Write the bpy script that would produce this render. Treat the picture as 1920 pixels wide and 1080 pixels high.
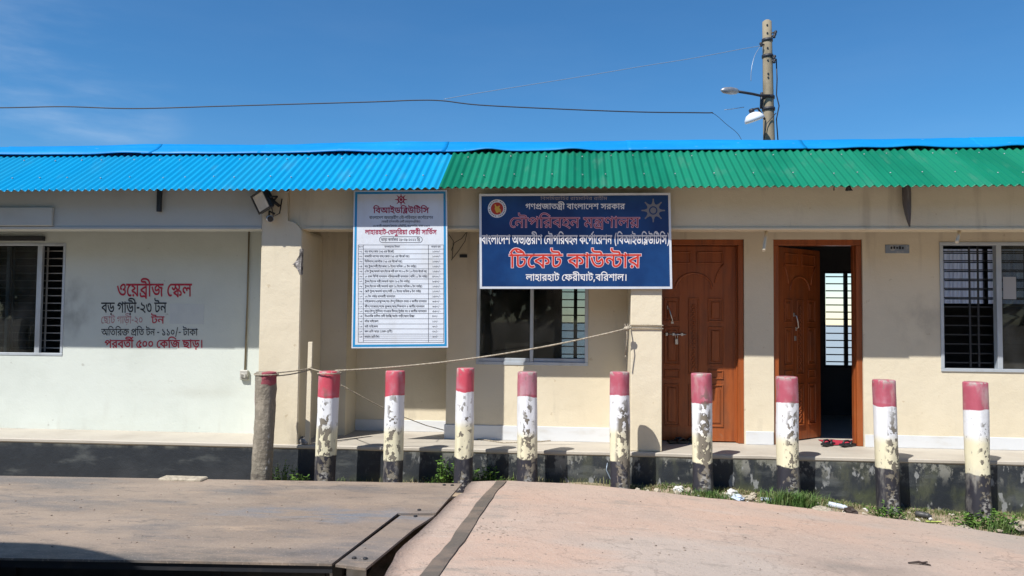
import bpy, bmesh, math, random
from mathutils import Vector, Matrix, noise
from mathutils.geometry import delaunay_2d_cdt

for o in list(bpy.data.objects): bpy.data.objects.remove(o)
S = bpy.context.scene
COL = S.collection
R = math.radians

# ------------------------------------------------------------------ camera
F_PX = 1450.0                                  # focal length in pixels of a 1920-wide frame
YAW, PITCH, ROLL = R(4.577), R(2.414), R(0.556)
CAM = Vector((0.0, -7.505, 1.244))             # world: Z = 0 is the porch floor, Y = 0 its front edge
FWD = Vector((-math.sin(YAW)*math.cos(PITCH), math.cos(YAW)*math.cos(PITCH), math.sin(PITCH)))
RT = Vector((math.cos(YAW), math.sin(YAW), 0)); UP = RT.cross(FWD)
RIGHT = RT*math.cos(ROLL) + UP*math.sin(ROLL)
UPV = -RT*math.sin(ROLL) + UP*math.cos(ROLL)
cam = bpy.data.cameras.new('camera'); cam.sensor_width = 36; cam.lens = F_PX/1920*36
cam.clip_start = 0.05; cam.clip_end = 5000
co = bpy.data.objects.new('camera', cam); COL.objects.link(co)
m = Matrix((RIGHT, UPV, -FWD)).transposed().to_4x4(); m.translation = CAM
co.matrix_world = m
S.camera = co

# ------------------------------------------------------------------ light
TO_SUN = Vector((-0.75, -1.0, 1.64)).normalized()
SUN_EL = math.asin(TO_SUN.z); SUN_ROT = math.atan2(TO_SUN.x, TO_SUN.y)
W = bpy.data.worlds.new('World'); S.world = W; W.use_nodes = True
wt = W.node_tree; wt.nodes.clear()
wo = wt.nodes.new('ShaderNodeOutputWorld'); bg = wt.nodes.new('ShaderNodeBackground')
sky = wt.nodes.new('ShaderNodeTexSky'); sky.sky_type = 'NISHITA'; sky.sun_disc = False
sky.sun_elevation = SUN_EL; sky.sun_rotation = SUN_ROT
sky.air_density = 1.0; sky.dust_density = 0.0; sky.ozone_density = 2.2; sky.altitude = 10
# a few thin wisps of cloud, as a noise over the sky's own directions
tc = wt.nodes.new('ShaderNodeTexCoord'); mp = wt.nodes.new('ShaderNodeMapping')
mp.inputs['Scale'].default_value = (1.6, 1.6, 7.0); mp.inputs['Location'].default_value = (3.1, 0.4, 0.0)
nz = wt.nodes.new('ShaderNodeTexNoise'); nz.inputs['Scale'].default_value = 2.2
nz.inputs['Detail'].default_value = 7; nz.inputs['Roughness'].default_value = 0.55
cr = wt.nodes.new('ShaderNodeMapRange'); cr.interpolation_type = 'SMOOTHSTEP'
for k, v in zip(('From Min', 'From Max', 'To Min', 'To Max'), (0.36, 0.80, 0.0, 0.38)): cr.inputs[k].default_value = v
mx = wt.nodes.new('ShaderNodeMix'); mx.data_type = 'RGBA'; mx.inputs['B'].default_value = (7.5, 8.2, 8.8, 1)
L_ = wt.links.new
vd = wt.nodes.new('ShaderNodeVectorMath'); vd.operation = 'DOT_PRODUCT'; vd.inputs[1].default_value = (-0.590, 0.782, 0.203)   # where the bank of thin cloud lies, low in the north-west
vr = wt.nodes.new('ShaderNodeMapRange'); vr.interpolation_type = 'SMOOTHSTEP'
for k, v in zip(('From Min', 'From Max', 'To Min', 'To Max'), (0.985, 0.9996, 0.05, 1.0)): vr.inputs[k].default_value = v
vm = wt.nodes.new('ShaderNodeMath'); vm.operation = 'MULTIPLY'
L_(tc.outputs['Generated'], vd.inputs[0]); L_(vd.outputs['Value'], vr.inputs['Value'])
L_(tc.outputs['Generated'], mp.inputs['Vector']); L_(mp.outputs[0], nz.inputs['Vector'])
L_(nz.outputs['Fac'], cr.inputs['Value']); L_(cr.outputs[0], vm.inputs[0]); L_(vr.outputs[0], vm.inputs[1]); L_(vm.outputs[0], mx.inputs['Factor'])
dp = wt.nodes.new('ShaderNodeMix'); dp.data_type = 'RGBA'; dp.blend_type = 'MULTIPLY'; dp.inputs['Factor'].default_value = 1
dp.inputs['B'].default_value = (0.37, 0.765, 1.04, 1)          # the deep blue of this clear day
sx = wt.nodes.new('ShaderNodeSeparateXYZ'); hz = wt.nodes.new('ShaderNodeMapRange')      # paler towards the horizon
for k, v in zip(('From Min', 'From Max', 'To Min', 'To Max'), (0.03, 0.19, 0.08, 1.0)): hz.inputs[k].default_value = v
L_(tc.outputs['Generated'], sx.inputs[0]); L_(sx.outputs['Z'], hz.inputs['Value']); L_(hz.outputs[0], dp.inputs['Factor'])
L_(sky.outputs[0], dp.inputs['A']); L_(dp.outputs['Result'], mx.inputs['A']); L_(mx.outputs['Result'], bg.inputs['Color'])
bg.inputs['Strength'].default_value = 0.095
L_(bg.outputs[0], wo.inputs['Surface'])
sl = bpy.data.lights.new('sun', 'SUN'); sl.energy = 5.0; sl.angle = R(0.5); sl.color = (1.0, 0.955, 0.89)
so = bpy.data.objects.new('sun', sl); COL.objects.link(so); so.location = (-8, -12, 16)
so.rotation_euler = (-TO_SUN).to_track_quat('-Z', 'Y').to_euler()
S.view_settings.view_transform = 'Standard'; S.view_settings.look = 'None'
S.view_settings.exposure = 0.38; S.view_settings.gamma = 1.0

# ------------------------------------------------------------------ measuring: a pixel of the 1920 x 1080 photograph to a point
def ray(px, py): return RIGHT*((px-960)/F_PX) - UPV*((py-540)/F_PX) + FWD
def at(px, py, Y=0.0):
    d = ray(px, py); return CAM + d*((Y-CAM.y)/d.y)
def atz(px, py, Z=0.0):
    d = ray(px, py); return CAM + d*((Z-CAM.z)/d.z)

# ------------------------------------------------------------------ materials
def nd(t, typ, **kw):
    n = t.nodes.new(typ)
    for k, v in kw.items():
        if hasattr(n, k): setattr(n, k, v)
    return n
def maprange(t, val, a, b, c=0.0, d=1.0, smooth=True):
    n = nd(t, 'ShaderNodeMapRange'); n.interpolation_type = 'SMOOTHSTEP' if smooth else 'LINEAR'; n.clamp = True
    n.inputs['From Min'].default_value = a; n.inputs['From Max'].default_value = b
    n.inputs['To Min'].default_value = c; n.inputs['To Max'].default_value = d
    if a > b:
        n.inputs['From Min'].default_value = b; n.inputs['From Max'].default_value = a
        n.inputs['To Min'].default_value = d; n.inputs['To Max'].default_value = c
    t.links.new(val, n.inputs['Value']); return n.outputs[0]
def math_(t, op, a, b):
    n = nd(t, 'ShaderNodeMath'); n.operation = op
    for i, v in enumerate((a, b)):
        if isinstance(v, (int, float)): n.inputs[i].default_value = v
        else: t.links.new(v, n.inputs[i])
    return n.outputs[0]
SEED = [0]
def noise_fac(t, coord, scale, det=5, rough=0.55, seed=None):
    mpn = nd(t, 'ShaderNodeMapping')
    if isinstance(scale, (int, float)): scale = (scale,)*3
    mpn.inputs['Scale'].default_value = scale
    SEED[0] += 1
    s = SEED[0] if seed is None else seed
    mpn.inputs['Location'].default_value = (s*3.17 % 41, s*5.71 % 37, s*1.93 % 29)
    n = nd(t, 'ShaderNodeTexNoise'); n.inputs['Scale'].default_value = 1.0
    n.inputs['Detail'].default_value = det; n.inputs['Roughness'].default_value = rough
    t.links.new(coord, mpn.inputs['Vector']); t.links.new(mpn.outputs[0], n.inputs['Vector'])
    return n.outputs['Fac']
def mat(name, base, rough=0.6, layers=(), bump=None, metal=0.0, spec=0.5, rough_var=0.0, alpha_bump=()):
    """layers: dicts {col, scale, lo, hi, det, amt, grad:[(axis,a,b)], blob:(c,r), wob, rough}; painted one over the other"""
    M = bpy.data.materials.new(name); M.use_nodes = True; t = M.node_tree
    b = t.nodes['Principled BSDF']
    b.inputs['Metallic'].default_value = metal; b.inputs['Specular IOR Level'].default_value = spec
    coord = nd(t, 'ShaderNodeTexCoord').outputs['Object']
    col = nd(t, 'ShaderNodeRGB'); col.outputs[0].default_value = (*base, 1); cur = col.outputs[0]
    rv = nd(t, 'ShaderNodeValue'); rv.outputs[0].default_value = rough; rcur = rv.outputs[0]
    for l in layers:
        mask = None
        def mul(x):
            nonlocal mask
            mask = x if mask is None else math_(t, 'MULTIPLY', mask, x)
        if 'scale' in l:
            f = noise_fac(t, coord, l['scale'], l.get('det', 5), l.get('nr', 0.55), l.get('seed'))
            if 'ridge' in l: mul(maprange(t, math_(t, 'ABSOLUTE', math_(t, 'SUBTRACT', f, .5), 0), l['ridge'], l['ridge']*.3))
            else: mul(maprange(t, f, l.get('lo', 0.4), l.get('hi', 0.6)))
        for g in l.get('grad', ()):
            sep = nd(t, 'ShaderNodeSeparateXYZ'); t.links.new(coord, sep.inputs[0])
            v = sep.outputs['XYZ'.index(g[0])]
            if l.get('wob'):
                wf = noise_fac(t, coord, l.get('wscale', 12), 3)
                v = math_(t, 'ADD', v, math_(t, 'MULTIPLY', math_(t, 'SUBTRACT', wf, 0.5), l['wob']))
            mul(maprange(t, v, g[1], g[2]))
        if 'blob' in l:
            c, r = l['blob']
            mpn = nd(t, 'ShaderNodeMapping'); mpn.vector_type = 'POINT'
            mpn.inputs['Scale'].default_value = tuple(1/x for x in r)
            mpn.inputs['Location'].default_value = tuple(-a/x for a, x in zip(c, r))
            t.links.new(coord, mpn.inputs['Vector'])
            ln = nd(t, 'ShaderNodeVectorMath'); ln.operation = 'LENGTH'; t.links.new(mpn.outputs[0], ln.inputs[0])
            v = ln.outputs['Value']
            wf = noise_fac(t, coord, l.get('wscale', 6), 4)
            v = math_(t, 'ADD', v, math_(t, 'MULTIPLY', math_(t, 'SUBTRACT', wf, 0.5), l.get('wob', 0.8)))
            mul(maprange(t, v, l.get('b1', 1.0), l.get('b0', 0.2)))
        if l.get('amt', 1) != 1: mul(l['amt']) if mask is not None else None
        if isinstance(mask, float): mask = None
        mixn = nd(t, 'ShaderNodeMix'); mixn.data_type = 'RGBA'
        t.links.new(cur, mixn.inputs['A']); mixn.inputs['B'].default_value = (*l['col'], 1)
        t.links.new(mask, mixn.inputs['Factor']); cur = mixn.outputs['Result']
        if 'rough' in l:
            mr = nd(t, 'ShaderNodeMix'); t.links.new(mask, mr.inputs['Factor']); t.links.new(rcur, mr.inputs['A'])
            mr.inputs['B'].default_value = l['rough']; rcur = mr.outputs['Result']
    t.links.new(cur, b.inputs['Base Color'])
    if rough_var:
        f = noise_fac(t, coord, 9, 4)
        rcur = math_(t, 'ADD', rcur, math_(t, 'MULTIPLY', math_(t, 'SUBTRACT', f, 0.5), rough_var))
    t.links.new(rcur, b.inputs['Roughness'])
    if bump:
        h = None
        for sc, amt in bump:
            f = math_(t, 'MULTIPLY', noise_fac(t, coord, sc, 6), amt)
            h = f if h is None else math_(t, 'ADD', h, f)
        bn = nd(t, 'ShaderNodeBump'); bn.inputs['Strength'].default_value = 1.0; bn.inputs['Distance'].default_value = 1.0
        t.links.new(h, bn.inputs['Height']); t.links.new(bn.outputs[0], b.inputs['Normal'])
    return M
def glass_mat(name, tint=(0.55, 0.6, 0.6), refl=1.35):
    M = bpy.data.materials.new(name); M.use_nodes = True; t = M.node_tree; t.nodes.clear()
    o = nd(t, 'ShaderNodeOutputMaterial'); a = nd(t, 'ShaderNodeBsdfTransparent'); g = nd(t, 'ShaderNodeBsdfGlossy')
    a.inputs['Color'].default_value = (*tint, 1); g.inputs['Roughness'].default_value = 0.02
    g.inputs['Color'].default_value = (0.95, 1, 1, 1)
    f = nd(t, 'ShaderNodeFresnel'); f.inputs['IOR'].default_value = refl
    coord = nd(t, 'ShaderNodeTexCoord').outputs['Object']
    bn = nd(t, 'ShaderNodeBump'); bn.inputs['Distance'].default_value = 1.0; bn.inputs['Strength'].default_value = 1.0
    t.links.new(math_(t, 'MULTIPLY', noise_fac(t, coord, 1.6, 1), 0.0025), bn.inputs['Height'])
    t.links.new(bn.outputs[0], g.inputs['Normal'])
    mxs = nd(t, 'ShaderNodeMixShader'); t.links.new(f.outputs[0], mxs.inputs[0])
    t.links.new(a.outputs[0], mxs.inputs[1]); t.links.new(g.outputs[0], mxs.inputs[2])
    df = nd(t, 'ShaderNodeBsdfDiffuse'); df.inputs['Color'].default_value = (.45, .44, .40, 1)          # a film of dust on the pane
    dm = nd(t, 'ShaderNodeMixShader'); t.links.new(maprange(t, noise_fac(t, coord, (3, 3, 2), 6), .35, .75, .015, .13), dm.inputs[0])
    t.links.new(mxs.outputs[0], dm.inputs[1]); t.links.new(df.outputs[0], dm.inputs[2]); t.links.new(dm.outputs[0], o.inputs['Surface'])
    return M

# ------------------------------------------------------------------ mesh building
class MB:
    def __init__(s): s.bm = bmesh.new(); s.mi = 0
    def face(s, pts):
        vs = [s.bm.verts.new(p) for p in pts]
        try:
            f = s.bm.faces.new(vs); f.material_index = s.mi; return f
        except ValueError: return None
    def hexa(s, p, bev=0.0, seg=1):
        """8 points: bottom ring 0-3, top ring 4-7"""
        vs = [s.bm.verts.new(q) for q in p]
        fs = [s.bm.faces.new([vs[i] for i in q]) for q in ((3, 2, 1, 0), (4, 5, 6, 7), (0, 1, 5, 4), (1, 2, 6, 5), (2, 3, 7, 6), (3, 0, 4, 7))]
        for f in fs: f.material_index = s.mi
        if bev > 0:
            es = {e for f in fs for e in f.edges}
            r = bmesh.ops.bevel(s.bm, geom=list(es), offset=bev, segments=seg, affect='EDGES', profile=0.5)
            for f in r['faces']: f.material_index = s.mi
    def box(s, x0, x1, y0, y1, z0, z1, bev=0.0, M=None, seg=1):
        p = [Vector(q) for q in ((x0, y0, z0), (x1, y0, z0), (x1, y1, z0), (x0, y1, z0), (x0, y0, z1), (x1, y0, z1), (x1, y1, z1), (x0, y1, z1))]
        if M is not None: p = [M @ q for q in p]
        s.hexa(p, bev, seg)
    def ring(s, c, ax, r, seg, ph=0.0, jit=0.0, rnd=None):
        ax = ax.normalized(); u = ax.orthogonal().normalized(); v = ax.cross(u)
        return [s.bm.verts.new(c + (u*math.cos(ph+2*math.pi*i/seg) + v*math.sin(ph+2*math.pi*i/seg))*(r*(1+(rnd.uniform(-jit, jit) if rnd else 0)))) for i in range(seg)]
    def loft(s, rings, caps=True):
        for a, b in zip(rings, rings[1:]):
            n = len(a)
            for i in range(n):
                f = s.bm.faces.new((a[i], a[(i+1) % n], b[(i+1) % n], b[i])); f.material_index = s.mi; f.smooth = True
        if caps:
            f = s.bm.faces.new(list(reversed(rings[0]))); f.material_index = s.mi
            f = s.bm.faces.new(rings[-1]); f.material_index = s.mi
    def cyl(s, p0, p1, r0, r1=None, seg=16, caps=True):
        p0, p1 = Vector(p0), Vector(p1); r1 = r0 if r1 is None else r1
        s.loft([s.ring(p0, p1-p0, r0, seg), s.ring(p1, p1-p0, r1, seg)], caps)
    def tube(s, pts, r, seg=8, caps=True):
        pts = [Vector(p) for p in pts]; rings = []; u = None
        for i, p in enumerate(pts):
            d = (pts[min(i+1, len(pts)-1)] - pts[max(i-1, 0)]).normalized()
            if u is None: u = d.orthogonal().normalized()
            else: u = (u - d*u.dot(d)).normalized()
            v = d.cross(u); rr = r[i] if isinstance(r, (list, tuple)) else r
            rings.append([s.bm.verts.new(p + (u*math.cos(2*math.pi*k/seg) + v*math.sin(2*math.pi*k/seg))*rr) for k in range(seg)])
        s.loft(rings, caps)
    def prism(s, poly, y0, y1):
        """polygon of (x, z) points, extruded in Y"""
        a = [s.bm.verts.new((x, y0, z)) for x, z in poly]; b = [s.bm.verts.new((x, y1, z)) for x, z in poly]
        n = len(poly); ar = sum(poly[i][0]*poly[(i+1) % n][1]-poly[(i+1) % n][0]*poly[i][1] for i in range(n))
        if ar < 0: a.reverse(); b.reverse()
        fs = [s.bm.faces.new(a), s.bm.faces.new(list(reversed(b)))]
        for i in range(n): fs.append(s.bm.faces.new((a[(i+1) % n], a[i], b[i], b[(i+1) % n])))
        for f in fs: f.material_index = s.mi
        return fs
    def slab(s, poly, z0, z1):
        """polygon of (x, y) points (or (x, y, z)), from z0 to z1 below"""
        n = len(poly); ar = sum(poly[i][0]*poly[(i+1) % n][1]-poly[(i+1) % n][0]*poly[i][1] for i in range(n))
        if ar < 0: poly = list(reversed(poly))
        a = [s.bm.verts.new((p[0], p[1], z1)) for p in poly]; b = [s.bm.verts.new((p[0], p[1], z0)) for p in poly]
        fs = [s.bm.faces.new(a), s.bm.faces.new(list(reversed(b)))]
        for i in range(n): fs.append(s.bm.faces.new((b[i], b[(i+1) % n], a[(i+1) % n], a[i])))
        for f in fs: f.material_index = s.mi
    def lathe(s, prof, c, ax=Vector((0, 0, 1)), seg=20, caps=True):
        """profile of (r, h) along the axis from c"""
        s.loft([s.ring(Vector(c)+ax.normalized()*h, ax, max(r, 1e-4), seg) for r, h in prof], caps)
    def wallsheet(s, x0, x1, z0, z1, y0, y1, holes):
        """wall slab with rectangular openings (x0,x1,z0,z1)"""
        xs = sorted({x0, x1, *[h[0] for h in holes], *[h[1] for h in holes]}); xs = [x for x in xs if x0 <= x <= x1]
        zs = sorted({z0, z1, *[h[2] for h in holes], *[h[3] for h in holes]}); zs = [z for z in zs if z0 <= z <= z1]
        nx, nz = len(xs)-1, len(zs)-1
        solid = [[not any(h[0] < (xs[i]+xs[i+1])/2 < h[1] and h[2] < (zs[k]+zs[k+1])/2 < h[3] for h in holes) for k in range(nz)] for i in range(nx)]
        ok = lambda i, k: 0 <= i < nx and 0 <= k < nz and solid[i][k]
        for i in range(nx):
            for k in range(nz):
                if not solid[i][k]: continue
                a, b, c, d = xs[i], xs[i+1], zs[k], zs[k+1]
                s.face(((a, y0, c), (b, y0, c), (b, y0, d), (a, y0, d)))
                s.face(((b, y1, c), (a, y1, c), (a, y1, d), (b, y1, d)))
                if not ok(i-1, k): s.face(((a, y1, c), (a, y0, c), (a, y0, d), (a, y1, d)))
                if not ok(i+1, k): s.face(((b, y0, c), (b, y1, c), (b, y1, d), (b, y0, d)))
                if not ok(i, k-1): s.face(((a, y1, c), (b, y1, c), (b, y0, c), (a, y0, c)))
                if not ok(i, k+1): s.face(((a, y0, d), (b, y0, d), (b, y1, d), (a, y1, d)))
        bmesh.ops.remove_doubles(s.bm, verts=s.bm.verts, dist=1e-5)
    def build(s, name, mats, parent=None, smooth=False, at_=None):
        me = bpy.data.meshes.new(name)
        if at_ is not None: bmesh.ops.translate(s.bm, verts=s.bm.verts, vec=-Vector(at_))
        if smooth:
            for f in s.bm.faces: f.smooth = True
        s.bm.to_mesh(me); s.bm.free()
        for mm in (mats if isinstance(mats, (list, tuple)) else [mats]): me.materials.append(mm)
        o = bpy.data.objects.new(name, me); COL.objects.link(o)
        if at_ is not None: o.location = at_
        if parent is not None:
            o.parent = parent
            # parts are modelled in world space: undo the offsets of the parents above
            off = Vector((0, 0, 0)); p = parent
            while p is not None: off += p.location; p = p.parent
            o.location = (Vector(at_) if at_ is not None else Vector((0, 0, 0))) - off
        return o
def tag(o, label=None, cat=None, group=None, kind=None):
    if label: o['label'] = label
    if cat: o['category'] = cat
    if group: o['group'] = group
    if kind: o['kind'] = kind
    return o
def thing(name, loc, label, cat, group=None):
    o = bpy.data.objects.new(name, None); COL.objects.link(o); o.location = loc; o.empty_display_size = 0.1
    return tag(o, label, cat, group)

# ------------------------------------------------------------------ Bengali lettering: glyph outlines and set lines, packed
# every set line is [advance, glyph, x, y, glyph, x, y, ...] in font units; every glyph is a list of closed outlines [x, y, x, y, ...]
TXT = {}
TXT['wall'] = [[5706,18,0,0,61,738,0,70,1084,0,226,1710,0,56,2373,0,27,2639,0,3,3556,0,450,3816,0,431,4162,0,47,4975,0],[6423,42,0,0,68,596,0,3,1308,0,22,1568,0,54,2224,0,68,2490,0,56,
3202,0,598,3468,0,77,3808,0,78,4400,0,3,4992,0,30,5252,0,39,5819,0],[5550,450,0,0,26,346,0,54,1033,0,30,1299,0,3,1866,0,22,2126,0,54,2782,0,68,3048,0,56,3760,0,598,4026,
0,77,4366,0,75,4958,0],[1171,30,0,0,39,567,0],[12668,8,0,0,55,893,0,35,1159,0,55,1866,0,46,2132,0,287,2728,0,3,3658,0,224,3918,0,55,4673,0,35,4939,0,3,5646,0,30,5906,0,
39,6473,0,3,7077,0,598,7337,0,3,7677,0,76,7937,0,76,8529,0,75,9121,0,600,9713,0,598,10162,0,3,10502,0,30,10762,0,54,11329,0,20,11595,0,54,12402,0],[9817,40,0,0,46,716,0,
42,1312,0,35,1908,0,502,2615,0,3,2881,0,80,3141,0,75,3733,0,75,4325,0,3,4917,0,450,5177,0,20,5523,0,492,6330,0,27,6596,0,3,7513,0,26,7773,0,54,8460,0,68,8726,0,641,9438,
0]]
TXT['counter'] = [[11367,55,0,0,42,266,0,50,862,0,55,1544,0,44,1810,0,413,2432,0,54,3163,0,55,3429,0,51,3695,0,46,4225,0,3,4821,0,46,5081,0,54,5677,0,51,5943,0,44,6473,0,54,7095,0,55,
7361,0,39,7627,0,46,8231,0,3,8827,0,46,9087,0,54,9683,0,51,9949,0,56,10479,0,44,10745,0],[12270,22,0,0,34,656,0,224,1276,0,27,2031,0,54,2948,0,35,3214,0,369,3921,0,56,
4614,0,3,4880,0,42,5140,0,54,5736,0,6,6002,0,47,6440,0,54,7171,0,61,7437,0,37,7783,0,48,8386,0,3,9063,0,50,9323,0,46,10005,0,20,10601,0,54,11408,0,46,11674,0],[8342,450,
0,0,39,346,0,67,950,0,40,1216,0,55,1932,0,46,2198,0,42,2794,0,51,3390,0,39,3920,0,3,4524,0,44,4784,0,369,5406,0,34,6099,0,54,6719,0,47,6985,0,70,7716,0],[25379,42,0,0,54,
596,0,6,862,0,47,1300,0,54,2031,0,61,2297,0,37,2643,0,48,3246,0,3,3923,0,8,4183,0,43,5076,0,202,5797,0,357,6052,0,46,6773,0,56,7369,0,34,7635,0,3,8255,0,450,8515,0,39,
8861,0,67,9465,0,40,9731,0,55,10447,0,46,10713,0,42,11309,0,51,11905,0,39,12435,0,3,13039,0,20,13299,0,61,14106,0,40,14452,0,131,15107,0,54,15168,0,61,15434,0,46,15780,0,
48,16376,0,39,17053,0,3,17657,0,593,17917,0,55,18336,0,42,18602,0,9,19198,0,10,20356,0,32,20886,0,55,21598,0,388,21864,0,12,22467,0,520,23179,0,55,24012,0,50,24278,0,594,
24960,0],[6308,520,0,0,61,833,0,20,1179,0,30,1986,0,3,2553,0,20,2813,0,54,3620,0,12,3886,0,370,4598,0,54,5446,0,46,5712,0],[11296,47,0,0,54,731,0,51,997,0,54,1527,0,46,
1793,0,51,2389,0,54,2919,0,30,3185,0,3,3752,0,450,4012,0,41,4358,0,46,5196,0,56,5792,0,23,6058,0,54,6689,0,30,6955,0,597,7522,0,42,7785,0,55,8381,0,46,8647,0,48,9243,0,
54,9920,0,47,10186,0,641,10917,0]]
TXT['fares'] = [[6624,55,0,0,42,266,0,9,862,0,10,2020,0,32,2550,0,55,3262,0,388,3528,0,12,4131,0,520,4843,0,55,5676,0,50,5942,0],[17997,42,0,0,54,596,0,6,862,0,47,1300,0,54,2031,0,61,
2297,0,37,2643,0,48,3246,0,3,3923,0,8,4183,0,43,5076,0,202,5797,0,357,6052,0,46,6773,0,56,7369,0,34,7635,0,3,8255,0,450,8515,0,39,8861,0,67,9465,0,598,9731,0,40,10071,0,
55,10787,0,46,11053,0,42,11649,0,51,12245,0,39,12775,0,3,13379,0,20,13639,0,61,14446,0,40,14792,0,131,15447,0,54,15508,0,61,15774,0,46,16120,0,48,16716,0,39,17393,0],
[20135,593,0,0,50,419,0,46,1101,0,20,1697,0,54,2504,0,46,2770,0,56,3366,0,3,3632,0,44,3892,0,54,4514,0,492,4780,0,47,5046,0,20,5777,0,54,6584,0,39,6850,0,54,7454,0,38,
7720,0,56,8316,0,39,8582,0,3,9186,0,16,9446,0,20,10204,0,520,11011,0,3,11844,0,450,12104,0,50,12450,0,42,13132,0,54,13728,0,44,13994,0,58,14616,0,47,14616,0,20,15347,0,3,
16154,0,224,16414,0,55,17169,0,35,17435,0,424,18142,0,54,18846,0,39,19112,0,594,19716,0],[23435,77,0,0,79,592,0,3,1184,0,20,1444,0,54,2251,0,27,2517,0,56,3434,0,3,3700,0,
39,3960,0,27,4564,0,454,5481,0,47,6284,0,3,7015,0,10,7275,0,50,7805,0,47,8487,0,54,9218,0,44,9484,0,3,10106,0,16,10366,0,55,11124,0,43,11390,0,55,12111,0,39,12377,0,12,
12981,0,597,13693,0,3,13956,0,42,14216,0,54,14812,0,6,15078,0,47,15516,0,54,16247,0,44,16513,0,30,17135,0,46,17702,0,597,18298,0,3,18561,0,33,18821,0,54,19388,0,20,19654,
0,54,20461,0,598,20727,0,76,21067,0,77,21659,0,76,22251,0,82,22843,0],[12699,47,0,0,54,731,0,51,997,0,54,1527,0,46,1793,0,51,2389,0,54,2919,0,30,3185,0,598,3752,0,450,
4092,0,43,4438,0,37,5159,0,57,5774,0,55,5762,0,46,6028,0,70,6624,0,54,7250,0,3,7516,0,450,7776,0,41,8122,0,46,8960,0,56,9556,0,3,9822,0,50,10082,0,54,10764,0,55,11030,0,
43,11296,0,131,11852,0,50,12017,0],[12225,43,0,0,54,721,0,68,987,0,54,1699,0,3,1965,0,20,2225,0,54,3032,0,45,3298,0,131,3924,0,20,3924,0,46,4731,0,3,5327,0,77,5587,0,83,
6179,0,598,6771,0,75,7111,0,84,7703,0,598,8295,0,77,8635,0,75,9227,0,77,9819,0,77,10411,0,3,11003,0,55,11263,0,204,11529,0]]
TXT['head'] = [[2670,203,0,0,7,930,0,3,1368,0,39,1628,0,6,2232,0],[7368,45,0,0,54,626,0,39,892,0,42,1496,0,54,2092,0,51,2358,0,61,2888,0,39,3234,0,46,3838,0,3,4434,0,55,4694,0,42,4960,
0,42,5556,0,46,6152,0,34,6748,0],[4213,43,0,0,54,721,0,68,987,0,54,1699,0,46,1965,0,3,2561,0,51,2821,0,54,3351,0,46,3617,0]]
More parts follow.
